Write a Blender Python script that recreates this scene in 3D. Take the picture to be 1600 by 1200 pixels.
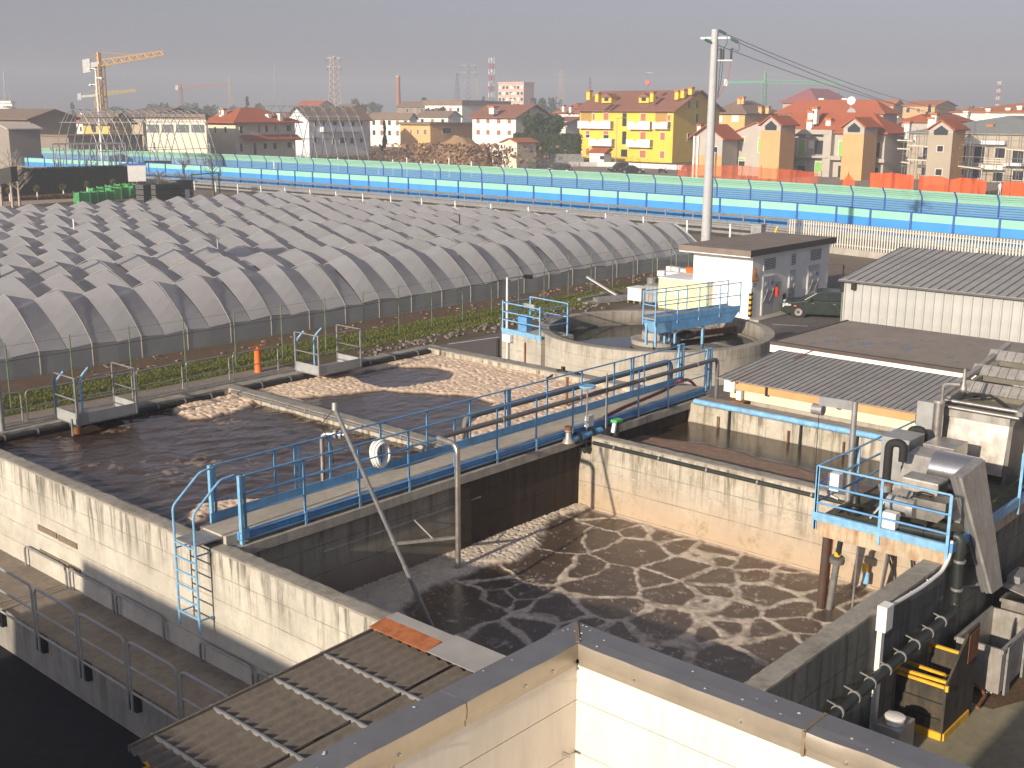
import bpy, math, random
import numpy as np
from mathutils import Vector, Matrix
S = bpy.context.scene
for _o in list(bpy.data.objects): bpy.data.objects.remove(_o)
R = math.radians
rnd = random.Random(7)

# ------------------------------------------------------------------ camera, sky, sun, exposure
CAM_H, FPX, PITCH, ROLL, YAW = 10.5, 1799.2, .2312121, -.00515444, .72783568
def _basis():
    c, s = math.cos(YAW), math.sin(YAW)
    f = np.array([c, s, 0.]); r = np.array([s, -c, 0.]); d = np.array([0, 0, -1.])
    cp, sp = math.cos(PITCH), math.sin(PITCH)
    f2 = cp*f + sp*d; d2 = cp*d - sp*f
    cr, sr = math.cos(ROLL), math.sin(ROLL)
    return cr*r + sr*d2, cr*d2 - sr*r, f2
CX, CD, CF = _basis()
cam = bpy.data.objects.new('camera', bpy.data.cameras.new('camera'))
S.collection.objects.link(cam); S.camera = cam
cam.matrix_world = Matrix(((CX[0], -CD[0], -CF[0], 0), (CX[1], -CD[1], -CF[1], 0), (CX[2], -CD[2], -CF[2], CAM_H), (0, 0, 0, 1)))
cam.data.sensor_width = 36; cam.data.lens = FPX/1600*36
cam.data.clip_start = .1; cam.data.clip_end = 6000

SUN_EL, SUN_AZ = R(18), R(3.5)          # azimuth in which shadows fall, measured from +X
world = bpy.data.worlds.new('World'); S.world = world; world.use_nodes = True
wn = world.node_tree; wn.nodes.clear()
_sky = wn.nodes.new('ShaderNodeTexSky'); _sky.sky_type = 'NISHITA'; _sky.sun_disc = False
_sky.sun_elevation = SUN_EL; _sky.sun_rotation = R(270)
_sky.air_density = 1.0; _sky.dust_density = 3.0; _sky.ozone_density = 1.0; _sky.altitude = 50
_hs = wn.nodes.new('ShaderNodeHueSaturation'); _hs.inputs['Saturation'].default_value = .3
_bg = wn.nodes.new('ShaderNodeBackground'); _bg.inputs['Strength'].default_value = .05
_ow = wn.nodes.new('ShaderNodeOutputWorld')
wn.links.new(_sky.outputs[0], _hs.inputs['Color']); _tn = wn.nodes.new('ShaderNodeMix'); _tn.data_type = 'RGBA'; _tn.blend_type = 'MULTIPLY'; _tn.inputs[0].default_value = 1; _tn.inputs[7].default_value = (1, 1.03, 1.25, 1)
wn.links.new(_hs.outputs[0], _tn.inputs[6]); wn.links.new(_tn.outputs[2], _bg.inputs['Color']); wn.links.new(_bg.outputs[0], _ow.inputs[0])
sun = bpy.data.objects.new('sun', bpy.data.lights.new('sun', 'SUN')); S.collection.objects.link(sun)
sun.data.energy = 3.8; sun.data.angle = R(.6); sun.data.color = (1, .85, .66)
_d = Vector((math.cos(SUN_EL)*math.cos(SUN_AZ), math.cos(SUN_EL)*math.sin(SUN_AZ), -math.sin(SUN_EL)))
sun.rotation_euler = _d.to_track_quat('-Z', 'Y').to_euler(); sun.location = (-60, 5, 60)
S.view_settings.view_transform = 'Standard'; S.view_settings.look = 'None'
S.view_settings.exposure = .9; S.view_settings.gamma = 1; S.view_settings.use_curve_mapping = False
S.cycles.max_bounces = 7; S.cycles.transparent_max_bounces = 12; S.cycles.volume_bounces = 0
S.cycles.volume_max_steps = 64

# ------------------------------------------------------------------ picture -> place (for measuring positions on real planes)
def ray(x, y):
    v = CX*((x-800)/FPX) + CD*((y-600)/FPX) + CF
    return v
def onz(x, y, z=0.):
    v = ray(x, y); t = (z-CAM_H)/v[2]; return Vector((v[0]*t, v[1]*t, z))
def onx(x, y, X):
    v = ray(x, y); t = X/v[0]; return Vector((X, v[1]*t, CAM_H+v[2]*t))
def ony(x, y, Y):
    v = ray(x, y); t = Y/v[1]; return Vector((v[0]*t, Y, CAM_H+v[2]*t))
def atd(x, y, D):
    v = ray(x, y); t = D/math.hypot(v[0], v[1]); return Vector((v[0]*t, v[1]*t, CAM_H+v[2]*t))

# ------------------------------------------------------------------ objects
WL = {}
def thing(name, label, cat, loc=(0, 0, 0), rz=0, group=None):
    o = bpy.data.objects.new(name, None); S.collection.objects.link(o)
    o.location = loc; o.rotation_euler = (0, 0, rz); o.empty_display_size = .2
    o['label'] = label; o['category'] = cat
    if group: o['group'] = group
    WL[o.name] = Vector(loc) if rz == 0 else Vector((0, 0, 0))
    return o
def tag(o, label, cat, group=None):
    o['label'] = label; o['category'] = cat
    if group: o['group'] = group
    return o
def kind(o, k, label=None):
    o['kind'] = k
    if label: o['label'] = label
    return o
def link(name, me, parent=None, loc=None):
    o = bpy.data.objects.new(name, me); S.collection.objects.link(o)
    if parent:
        o.parent = parent; WL[o.name] = WL.get(parent.name, Vector((0, 0, 0)))
    if loc is not None: o.location = loc
    return o
def kids(o): return [c for c in o.children]
def dup(root, loc, label=None, rz=None):
    r = root.copy(); S.collection.objects.link(r); r.location = loc
    if rz is not None: r.rotation_euler = (0, 0, rz)
    if label: r['label'] = label
    for c in kids(root):
        d = c.copy(); S.collection.objects.link(d); d.parent = r
        for g in kids(c):
            e = g.copy(); S.collection.objects.link(e); e.parent = d
    return r

class MB:
    def __init__(s): s.v = []; s.f = []; s.sm = []
    def add(s, vs, fs, smooth=False):
        b = len(s.v); s.v += [tuple(v) for v in vs]
        s.f += [tuple(i+b for i in f) for f in fs]; s.sm += [smooth]*len(fs); return s
    def box(s, x0, x1, y0, y1, z0, z1):
        x0, x1 = min(x0, x1), max(x0, x1); y0, y1 = min(y0, y1), max(y0, y1); z0, z1 = min(z0, z1), max(z0, z1)
        return s.add([(x0,y0,z0),(x1,y0,z0),(x1,y1,z0),(x0,y1,z0),(x0,y0,z1),(x1,y0,z1),(x1,y1,z1),(x0,y1,z1)],
                     [(0,3,2,1),(4,5,6,7),(0,1,5,4),(1,2,6,5),(2,3,7,6),(3,0,4,7)])
    def obox(s, c, u, v, w):       # centre and three half vectors
        c, u, v, w = Vector(c), Vector(u), Vector(v), Vector(w)
        if u.cross(v).dot(w) < 0: w = -w
        return s.add([c-u-v-w, c+u-v-w, c+u+v-w, c-u+v-w, c-u-v+w, c+u-v+w, c+u+v+w, c-u+v+w],
                     [(0,3,2,1),(4,5,6,7),(0,1,5,4),(1,2,6,5),(2,3,7,6),(3,0,4,7)])
    def bar(s, p, q, w, h, up=(0, 0, 1)):
        p, q = Vector(p), Vector(q); d = (q-p); L = d.length
        if L < 1e-6: return s
        d /= L; up = Vector(up); a = d.cross(up)
        if a.length < 1e-4: a = d.cross(Vector((1, 0, 0)))
        a.normalize(); b = a.cross(d)
        return s.obox((p+q)/2, d*(L/2), a*(w/2), b*(h/2))
    def tube(s, pts, r, n=8, cap=True):
        P = [Vector(p) for p in pts]; m = len(P)
        rs = r if isinstance(r, (list, tuple)) else [r]*m
        t0 = (P[1]-P[0]).normalized(); a = t0.orthogonal().normalized(); vs = []; prev = t0
        for i in range(m):
            t = (P[min(i+1, m-1)]-P[max(i-1, 0)]).normalized()
            q = prev.rotation_difference(t); a = q @ a; a = (a - t*a.dot(t)).normalized(); b = t.cross(a); prev = t
            for k in range(n):
                g = 2*math.pi*k/n; vs.append(P[i]+(a*math.cos(g)+b*math.sin(g))*rs[i])
        fs = [(i*n+k, i*n+(k+1) % n, (i+1)*n+(k+1) % n, (i+1)*n+k) for i in range(m-1) for k in range(n)]
        s.add(vs, fs, True)
        if cap:
            b = len(s.v)-m*n
            s.f += [tuple(b+k for k in reversed(range(n))), tuple(b+(m-1)*n+k for k in range(n))]; s.sm += [False, False]
        return s
    def cyl(s, p, q, r0, r1=None, n=16): return s.tube([p, q], [r0, r0 if r1 is None else r1], n)
    def quad(s, a, b, c, d): return s.add([a, b, c, d], [(0, 1, 2, 3)])
    def prism(s, pts, vec):
        v = Vector(vec); P = [Vector(p) for p in pts]; n = len(P)
        nn = sum(((P[i]-P[0]).cross(P[(i+1) % n]-P[0]) for i in range(1, n-1)), Vector((0, 0, 0)))
        if nn.dot(v) > 0: P.reverse()
        vs = P+[p+v for p in P]
        return s.add(vs, [tuple(range(n)), tuple(range(2*n-1, n-1, -1))]+[(i, n+i, n+(i+1) % n, (i+1) % n) for i in range(n)])
    def lathe(s, c, prof, n=24, smooth=True):
        c = Vector(c); m = len(prof); vs = []
        for r, z in prof:
            for k in range(n):
                g = 2*math.pi*k/n; vs.append((c.x+r*math.cos(g), c.y+r*math.sin(g), c.z+z))
        fs = [(i*n+k, i*n+(k+1) % n, (i+1)*n+(k+1) % n, (i+1)*n+k) for i in range(m-1) for k in range(n)]
        s.add(vs, fs, smooth)
        b = len(s.v)-m*n
        if prof[0][0] > 1e-4: s.f.append(tuple(b+k for k in reversed(range(n)))); s.sm.append(False)
        if prof[-1][0] > 1e-4: s.f.append(tuple(b+(m-1)*n+k for k in range(n))); s.sm.append(False)
        return s
    def mesh(s, name, mat, off=None, bevel=0):
        me = bpy.data.meshes.new(name)
        vs = s.v if off is None else [(v[0]-off[0], v[1]-off[1], v[2]-off[2]) for v in s.v]
        me.from_pydata(vs, [], s.f); me.polygons.foreach_set('use_smooth', s.sm)
        me.materials.append(mat); me.update()
        if any(s.sm): me.set_sharp_from_angle(angle=R(38))
        return me
    def build(s, name, mat, parent=None, bevel=0):
        off = WL.get(parent.name) if parent else None
        o = link(name, s.mesh(name, mat, off), parent)
        if bevel:
            m = o.modifiers.new('bevel', 'BEVEL'); m.width = bevel; m.segments = 2; m.limit_method = 'ANGLE'; m.angle_limit = R(50)
        return o
def fil(pts, r, n=4):
    P = [Vector(p) for p in pts]; out = [P[0]]
    for i in range(1, len(P)-1):
        a, b, c = P[i-1], P[i], P[i+1]; u = (a-b); v = (c-b)
        k = min(r, u.length*.48, v.length*.48); u.normalize(); v.normalize()
        p, q = b+u*k, b+v*k
        for j in range(n+1):
            t = j/n; out.append(p*(1-t)**2+b*2*t*(1-t)+q*t*t)
    out.append(P[-1]); return out
def lerp(a, b, t): return Vector(a)*(1-t)+Vector(b)*t

# ------------------------------------------------------------------ materials
def rgb(h):
    c = [int(h[i:i+2], 16)/255 for i in (0, 2, 4)]
    return tuple(x/12.92 if x < .04045 else ((x+.055)/1.055)**2.4 for x in c)
MATS = {}
class NT:
    def __init__(s, name):
        s.m = bpy.data.materials.new(name); s.m.use_nodes = True; s.t = s.m.node_tree; s.t.nodes.clear()
        s.out = s.n('ShaderNodeOutputMaterial')
    def n(s, ty, **kw):
        x = s.t.nodes.new(ty)
        for k, v in kw.items(): setattr(x, k, v)
        return x
    def l(s, a, b): s.t.links.new(a, b)
    def co(s): return s.n('ShaderNodeTexCoord').outputs['Object']
    def geo(s): return s.n('ShaderNodeNewGeometry').outputs['Position']
    def mapv(s, vec, sc):
        m = s.n('ShaderNodeMapping'); s.l(vec, m.inputs['Vector']); m.inputs['Scale'].default_value = sc; return m.outputs[0]
    def noise(s, vec, scale, detail=4, rough=.6, dist=0):
        x = s.n('ShaderNodeTexNoise'); s.l(vec, x.inputs['Vector'])
        x.inputs['Scale'].default_value = scale; x.inputs['Detail'].default_value = detail; x.inputs['Roughness'].default_value = rough
        x.inputs['Distortion'].default_value = dist
        return x.outputs['Fac']
    def ramp(s, f, stops, interp='LINEAR'):
        r = s.n('ShaderNodeValToRGB'); s.l(f, r.inputs[0]); e = r.color_ramp; e.interpolation = interp
        while len(e.elements) > 1: e.elements.remove(e.elements[0])
        e.elements[0].position = stops[0][0]; e.elements[0].color = (*stops[0][1], 1) if isinstance(stops[0][1], tuple) else (stops[0][1],)*3+(1,)
        for p, c in stops[1:]:
            q = e.elements.new(p); q.color = (*c, 1) if isinstance(c, tuple) else (c, c, c, 1)
        return r.outputs[0]
    def mix(s, f, a, b, mode='MIX'):
        m = s.n('ShaderNodeMix', data_type='RGBA', blend_type=mode)
        for i, x in ((0, f), (6, a), (7, b)):
            if hasattr(x, 'is_linked'): s.l(x, m.inputs[i])
            elif i == 0: m.inputs[0].default_value = x
            else: m.inputs[i].default_value = (*x, 1)
        return m.outputs[2]
    def math(s, op, a, b=None, c=None, clamp=False):
        m = s.n('ShaderNodeMath', operation=op); m.use_clamp = clamp
        for i, x in enumerate((a, b, c)):
            if x is None: continue
            if hasattr(x, 'is_linked'): s.l(x, m.inputs[i])
            else: m.inputs[i].default_value = x
        return m.outputs[0]
    def sep(s, v):
        x = s.n('ShaderNodeSeparateXYZ'); s.l(v, x.inputs[0]); return x.outputs
    def bsdf(s, col, rough=.8, metal=0, bump=None, bstr=.3, bdist=.02, spec=.5):
        b = s.n('ShaderNodeBsdfPrincipled'); s.b = b
        for nm, x in (('Base Color', col), ('Roughness', rough), ('Metallic', metal)):
            if hasattr(x, 'is_linked'): s.l(x, b.inputs[nm])
            else: b.inputs[nm].default_value = (*x, 1) if nm == 'Base Color' else x
        b.inputs['Specular IOR Level'].default_value = spec
        if bump is not None:
            u = s.n('ShaderNodeBump'); u.inputs['Strength'].default_value = bstr; u.inputs['Distance'].default_value = bdist
            s.l(bump, u.inputs['Height']); s.l(u.outputs[0], b.inputs['Normal'])
        s.l(b.outputs[0], s.out.inputs[0]); return s.m
def pm(name, col, rough=.75, metal=0, var=.18, scale=2.5, fine=35, bump=.0, dirt=None, dirtamt=.35, objvar=0, spec=.4, bdist=.01):
    """painted / plain surface: base colour, soft blotches, fine grain, optional dirt"""
    if name in MATS: return MATS[name]
    t = NT(name); c = t.co()
    a = t.noise(c, scale, 5); b = t.noise(c, fine, 3)
    lo = tuple(x*(1-var) for x in col); hi = tuple(min(.95, x*(1+var)) for x in col)
    k = t.mix(t.ramp(a, [(.3, 0.), (.7, 1.)]), lo, hi)
    k = t.mix(t.math('MULTIPLY', t.ramp(b, [(.35, 1.), (.65, 0.)]), var*.8), k, tuple(x*.6 for x in col))
    if dirt:
        st = t.noise(t.mapv(c, (1, 1, .18)), 7, 5, .65)
        k = t.mix(t.math('MULTIPLY', t.ramp(st, [(.45, 0.), (.7, 1.)]), dirtamt), k, dirt)
    if objvar:
        oi = t.n('ShaderNodeObjectInfo').outputs['Random']
        hv = t.n('ShaderNodeHueSaturation'); t.l(t.math('MULTIPLY_ADD', oi, objvar*2, 1-objvar), hv.inputs['Value']); t.l(k, hv.inputs['Color']); k = hv.outputs[0]
    rg = t.math('MULTIPLY_ADD', a, .25, max(.05, rough-.12))
    MATS[name] = t.bsdf(k, rg, metal, b if bump else None, bump, bdist, spec); return MATS[name]
def concrete(name, base=(.36, .345, .31), tint=(.12, .11, .095), streak=.55, lines=.62, zwarm=None, moss=None, topdirt=None):
    if name in MATS: return MATS[name]
    t = NT(name); p = t.geo(); X, Y, Z = t.sep(p)
    big = t.noise(p, .9, 6, .6); mid = t.noise(p, 4.5, 5, .65); fn = t.noise(p, 38, 4, .7)
    k = t.mix(t.ramp(big, [(.3, 0.), (.72, 1.)]), tuple(x*.78 for x in base), tuple(x*1.12 for x in base))
    k = t.mix(t.math('MULTIPLY', t.ramp(mid, [(.42, 0.), (.75, 1.)]), .5), k, tuple(x*.62 for x in base))
    if zwarm:   # band of height with its own staining colour (waterline marks)
        z0, z1, colr, amt = zwarm
        zz = t.math('ADD', Z, t.math('MULTIPLY_ADD', mid, .5, -.25))
        g = t.ramp(t.math('DIVIDE', t.math('SUBTRACT', zz, z0), z1-z0, clamp=True), [(0, 1.), (1, 0.)])
        k = t.mix(t.math('MULTIPLY', g, amt), k, colr)
    s1 = t.noise(t.mapv(p, (1, 1, .10)), 5.2, 5, .7, .3)
    s2 = t.noise(t.mapv(p, (1, 1, .05)), 1.7, 4, .6)
    st = t.ramp(s1, [(.48, 0.), (.66, 1.)])
    if topdirt:
        zt, ln = topdirt
        gr = t.ramp(t.math('DIVIDE', t.math('SUBTRACT', zt, t.math('ADD', Z, t.math('MULTIPLY_ADD', s2, -1.6, .8))), ln, clamp=True), [(0, 1.), (.35, .75), (1, 0.)])
        st = t.math('MULTIPLY', t.ramp(s1, [(.47, 0.), (.62, 1.)]), gr)
    k = t.mix(t.math('MULTIPLY', st, streak), k, tint)
    if moss:
        mm = t.math('MULTIPLY', t.ramp(t.noise(p, 1.6, 6, .7), [(.53, 0.), (.7, 1.)]), t.ramp(t.noise(p, 11, 4), [(.35, 0.), (.6, 1.)]))
        k = t.mix(t.math('MULTIPLY', mm, .75), k, moss)
    h = fn
    if lines:
        fr = t.math('FRACT', t.math('DIVIDE', t.math('ADD', Z, t.math('MULTIPLY', mid, .012)), lines))
        ln = t.ramp(fr, [(0, 1.), (.028, 1.), (.045, 0.)])
        brk = t.math('MULTIPLY', ln, t.ramp(t.noise(p, 2.2, 4), [(.35, .25), (.6, 1.)]))
        k = t.mix(t.math('MULTIPLY', brk, .75), k, tuple(x*.35 for x in base))
        h = t.math('SUBTRACT', fn, t.math('MULTIPLY', ln, .6))
    pit = t.n('ShaderNodeTexVoronoi'); t.l(p, pit.inputs['Vector']); pit.inputs['Scale'].default_value = 9
    pt = t.ramp(pit.outputs['Distance'], [(.05, 1.), (.1, 0.)])
    k = t.mix(t.math('MULTIPLY', pt, t.ramp(t.noise(p, 1.3, 2), [(.5, 0.), (.62, .7)])), k, tuple(x*.3 for x in base))
    MATS[name] = t.bsdf(k, .9, 0, h, .45, .015, .25); return MATS[name]

M_blue = pm('blue_paint', (.105, .31, .58), .5, var=.16, scale=3, dirt=(.13, .09, .07), dirtamt=.3)
M_blue_lt = pm('light_blue_paint', (.19, .43, .68), .55, var=.22, scale=6, dirt=(.20, .20, .19), dirtamt=.4)
M_galv = pm('galvanised_steel', (.33, .335, .34), .5, .55, var=.2, scale=5)
M_grey = pm('grey_paint', (.30, .31, .31), .6, var=.18)
M_steel = pm('stainless_steel', (.46, .44, .41), .38, .8, var=.2, scale=4, dirt=(.2, .15, .1), dirtamt=.3)
M_steel_dull = pm('dull_steel_sheet', (.40, .385, .36), .5, .45, var=.2, scale=3, dirt=(.16, .13, .10), dirtamt=.4)
M_pipe = pm('grey_plastic_pipe', (.14, .135, .135), .6, var=.15, scale=4)
M_black = pm('black_plastic', (.018, .019, .018), .45, var=.3)
M_dkpipe = pm('dark_green_black_pipe', (.028, .034, .032), .4, var=.3)
M_rubber = pm('rubber', (.02, .02, .02), .8)
M_white = pm('white_paint', (.78, .77, .74), .6, var=.06, dirt=(.4, .37, .32), dirtamt=.2)
M_wplast = pm('white_plastic', (.72, .72, .70), .5, var=.06)
M_red = pm('red_paint', (.45, .04, .03), .5)
M_hose = pm('red_hose', (.13, .025, .028), .6)
M_orange = pm('orange_paint', (.75, .17, .03), .5, var=.12)
M_yel = pm('yellow_paint', (.72, .42, .03), .5, var=.15, dirt=(.2, .12, .05), dirtamt=.3)
M_rust = pm('rust', (.20, .085, .035), .9, var=.4, scale=8, bump=.3)
M_green = pm('green_paint', (.05, .30, .09), .5)
M_dark = pm('dark_interior', (.02, .02, .022), .8)  # near-black colour puts the unlit inside into openings, also used on dark parts
M_glass = pm('dark_window_glass', (.03, .035, .04), .12, spec=.6)
M_conc_out = concrete('concrete_outer_wall', (.50, .475, .415), (.075, .068, .052), .92, .5, topdirt=(2.5, 1.25))
M_conc_top = concrete('concrete_wall_top', (.34, .315, .27), (.14, .125, .1), .35, 0, moss=(.10, .10, .05))
M_conc_in = concrete('concrete_inner_wall', (.47, .43, .36), (.085, .075, .05), .85, .62, zwarm=(.8, 1.9, (.42, .30, .20), .7), topdirt=(2.5, 1.5), moss=(.17, .15, .05))
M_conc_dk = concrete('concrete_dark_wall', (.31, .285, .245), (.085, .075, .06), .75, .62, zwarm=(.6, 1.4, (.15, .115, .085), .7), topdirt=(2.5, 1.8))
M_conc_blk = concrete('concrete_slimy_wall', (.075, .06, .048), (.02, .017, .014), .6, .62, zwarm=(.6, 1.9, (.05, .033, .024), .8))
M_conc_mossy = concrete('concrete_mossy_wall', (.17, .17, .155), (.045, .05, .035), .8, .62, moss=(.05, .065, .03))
M_conc_plain = concrete('concrete_plain', (.40, .375, .33), (.16, .14, .115), .4, 0)
M_floor = concrete('concrete_walkway_floor', (.46, .42, .35), (.24, .21, .17), .25, 0)
# ================================================================== GROUND AND SETTING
def ground_mat(name, a, b, c, s1=.35, s2=6, rough=.95, bump=.4, fine=60):
    t = NT(name); p = t.geo()
    n1 = t.noise(p, s1, 6, .65); n2 = t.noise(p, s2, 5, .7); n3 = t.noise(p, fine, 3, .7)
    k = t.mix(t.ramp(n1, [(.35, 0.), (.65, 1.)]), a, b)
    k = t.mix(t.ramp(n2, [(.45, 0.), (.72, 1.)]), k, c)
    k = t.mix(t.math('MULTIPLY', n3, .5), k, tuple(x*.5 for x in a))
    return t.bsdf(k, rough, 0, t.math('ADD', n3, n2), bump, .03, .2)
M_field = ground_mat('field_soil', (.13, .09, .06), (.10, .09, .045), (.17, .12, .08), .02, .5)
M_soil = ground_mat('bare_soil', (.13, .085, .055), (.17, .12, .08), (.08, .055, .035), .6, 7)
M_grass = ground_mat('grass_ground', (.085, .11, .02), (.11, .105, .03), (.15, .11, .05), .5, 5)
M_asph = ground_mat('asphalt', (.15, .137, .13), (.18, .162, .15), (.12, .11, .105), .25, 3, .9, .25, 120)
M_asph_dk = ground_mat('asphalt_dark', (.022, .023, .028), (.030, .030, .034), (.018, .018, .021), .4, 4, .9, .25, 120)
M_gravel = ground_mat('gravel_soil', (.22, .18, .14), (.16, .13, .10), (.30, .25, .20), .4, 9)
M_pathc = concrete('path_concrete', (.26, .22, .18), (.08, .07, .055), .35, 0)
M_litter = ground_mat('leaf_litter_ground', (.13, .085, .05), (.09, .06, .04), (.20, .13, .075), 1.2, 14)
M_yardc = concrete('yard_concrete', (.29, .26, .18), (.12, .11, .07), .25, 0)
M_line = pm('road_marking', (.62, .60, .55), .8, var=.15)

def sheet(name, x0, x1, y0, y1, z, mat):
    o = MB().quad((x0, y0, z), (x1, y0, z), (x1, y1, z), (x0, y1, z)).build(name, mat); o['kind'] = 'structure'; return o
def poly(name, pts, z, mat):
    o = MB().add([(p[0], p[1], z) for p in pts], [tuple(range(len(pts)))]).build(name, mat); o['kind'] = 'structure'; return o
def ter(x, y):
    d = math.hypot(x, y); return 0. if d < 320 else min(1, (d-320)/420)*3.0
b = MB(); xs = [9.9, 60, 115, 200, 320, 450, 600, 800, 1300, 2500, 5500]; ys = [-2500, -600, -100, 0, 60, 120, 200, 320, 450, 600, 800, 1300, 2500, 5500]
vs = [(x, y, ter(x, y)) for x in xs for y in ys]; ny = len(ys)
b.add(vs, [(i*ny+j, (i+1)*ny+j, (i+1)*ny+j+1, i*ny+j+1) for i in range(len(xs)-1) for j in range(ny-1)])
kind(b.build('ground', M_field), 'structure')
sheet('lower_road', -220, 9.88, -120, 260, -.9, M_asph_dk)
sheet('yard_pavement', 9.95, 71.5, -60, 37.4, .004, M_asph)
sheet('concrete_apron', 17.2, 22.9, 3.2, 7.2, .008, M_yardc)
poly('litter_ground', [(20.0, 6.1), (24.5, 4.2), (32, 3.5), (32, 7.2), (20.0, 7.2)], .012, M_litter)
sheet('service_path', 9.95, 29.5, 36.7, 37.6, .008, M_pathc)
sheet('service_path', 9.95, 29.2, 37.7, 39.3, .012, M_pathc)
sheet('grass_strip', 9.95, 60, 39.3, 42.6, .008, M_grass)
sheet('soil_strip', 9.95, 71.5, 42.6, 45.2, .012, M_soil)
sheet('planting_bed', 9.95, 72, 45.2, 98, .006, M_soil)
sheet('gravel_lot', 71.6, 92.5, -60, 230, .004, M_gravel)
o = sheet('ring_road', 97.5, 113, -80, 420, .01, M_asph)
for a, c in (((700, 538), (780, 527)), ((1207, 507), (1262, 510))):
    p, q = onz(*a), onz(*c); d = (q-p).normalized(); n = Vector((-d.y, d.x, 0))*.06
    poly('painted_line', [p-n, q-n, q+n, p+n], .012, M_line)
sheet('dark_ground_strip', 9.95, 29.5, 34.9, 36.7, .012, M_asph_dk)  # strip of dark asphalt beside the service path
# kerb along the service path and dark rubble edge beyond the grass
bk = MB().box(9.95, 29.5, 37.6, 37.7, 0, .14); kind(bk.build('kerb', M_conc_plain), 'structure')
# front path on its retaining wall, lower road at its foot
kind(MB().box(9.9, 11.45, 4, 60, -.9, .05).build('retaining_path', concrete('retaining_concrete', (.27, .26, .235), (.09, .085, .07), .6, 0, topdirt=(.1, 1.2))), 'structure')
sheet('path_surface', 9.9, 11.45, 4, 60, .054, M_pathc)
for yy in (23.6, 23.75): kind(MB().box(9.92, 11.44, yy, yy+.012, .04, .062).build('path_joint', M_conc_dk), 'structure')
mh = thing('drain_grate', 'square steel drain grate set in the concrete path by the canopy', 'drain grate', (10.55, 15.1, .056))
MB().box(10.2, 10.95, 14.7, 15.5, .056, .066).build('frame', M_galv, mh)
for i in range(9): MB().box(10.25, 10.9, 14.75+i*.08, 14.79+i*.08, .068, .078).build('grate_bar', M_galv, mh)

# ================================================================== CONCRETE TANK
tank = thing('concrete_tank', 'large open concrete treatment tank with stained walls and several basins', 'tank', (20, 18, 0))
def coping(x0, x1, y0, y1, z=2.5, th=.05, name='coping', mat=None, step=.16):
    """top of a wall: a thin slab whose long edges are chipped and uneven"""
    r = random.Random(int(x0*100+y0*10)); alongx = (x1-x0) > (y1-y0)
    L0, L1 = (x0, x1) if alongx else (y0, y1); W0, W1 = (y0, y1) if alongx else (x0, x1)
    n = max(2, int((L1-L0)/step)); vs = []; fs = []
    for i in range(n+1):
        l = L0+(L1-L0)*i/n
        e0 = W0+r.uniform(-.004, .016)*(r.random() < .6); e1 = W1-r.uniform(-.004, .016)*(r.random() < .6)
        for w, zz in ((W0+.001, z-th), (e0, z-r.uniform(0, .012)), (W0+.07, z+r.uniform(-.004, .006)), (W1-.07, z+r.uniform(-.004, .006)), (e1, z-r.uniform(0, .012)), (W1-.001, z-th)):
            vs.append((l, w, zz) if alongx else (w, l, zz))
    for i in range(n):
        for k in range(5):
            q = (i*6+k, i*6+k+1, (i+1)*6+k+1, (i+1)*6+k); fs.append(q if not alongx else q[::-1])
    m = MB(); m.add(vs, fs)
    m.f += [tuple(range(6)), tuple(n*6+k for k in reversed(range(6)))]; m.sm += [False]*2
    return m.build(name, mat or M_conc_top, tank)
def wall(x0, x1, y0, y1, z0, z1, mat, name='wall'): return MB().box(x0, x1, y0, y1, z0, z1).build(name, mat, tank)
ZT = 2.45
wall(11.45, 11.62, 6.2, 28.85, 0, ZT, M_conc_out); wall(11.62, 11.8, 6.2, 28.45, 0, ZT, M_conc_in); coping(11.45, 11.8, 6.2, 28.85)
wall(11.62, 28.0, 28.45, 28.85, 0, ZT, M_conc_in); coping(11.803, 28.0, 28.45, 28.85)
wall(27.5, 28.0, 18.0, 28.45, 0, ZT, M_conc_in); coping(27.5, 28.0, 18.55, 28.448)
wall(19.25, 19.65, 18.0, 28.45, 0, ZT, M_conc_in); coping(19.25, 19.65, 18.6, 28.448)
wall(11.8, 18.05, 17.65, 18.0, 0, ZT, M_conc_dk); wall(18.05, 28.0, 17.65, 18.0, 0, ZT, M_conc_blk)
wall(22.43, 22.78, 7.62, 17.25, 0, ZT, M_conc_in); coping(22.43, 22.78, 7.62, 17.25)
wall(22.43, 22.78, 17.25, 17.65, 0, 2.12, M_conc_in)
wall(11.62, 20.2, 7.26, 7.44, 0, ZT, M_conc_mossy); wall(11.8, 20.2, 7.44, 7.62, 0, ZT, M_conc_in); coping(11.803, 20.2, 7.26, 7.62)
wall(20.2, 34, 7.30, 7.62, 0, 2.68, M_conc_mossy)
wall(27.4, 28.25, 7.62, 17.6, 0, 2.4, M_conc_in); coping(27.4, 28.25, 7.62, 17.5, 2.45)
# ridge lines left by the casting joints
def ridge(pts, nrm, w, mat, name='joint_ridge'):
    r = random.Random(5); m = MB()
    for i in range(len(pts)-1):
        p, q = Vector(pts[i]), Vector(pts[i+1]); n = int((q-p).length/.12)
        for j in range(n):
            a, c = p.lerp(q, j/n), p.lerp(q, (j+1)/n); m.bar(a+Vector((0, 0, r.uniform(-.01, .01))), c, r.uniform(.01, .03), w*r.uniform(.5, 1.3))
    o = m.build(name, mat, tank); o['kind'] = 'stuff'; return o
M_salt = pm('lime_deposit', (.42, .40, .36), .9, var=.35, scale=9)
ridge([ony(505, 862, 17.645), ony(751, 776, 17.645)], None, .035, M_salt)
ridge([onx(951, 739, 22.425), onx(1275, 823, 22.425)], None, .02, M_salt)
wall(17.85, 18.3, 17.55, 17.648, 0, 2.2, M_conc_blk, 'pilaster')
M_board = pm('weathered_timber', (.19, .15, .11), .9, var=.35, scale=14, bump=.3)
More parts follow.
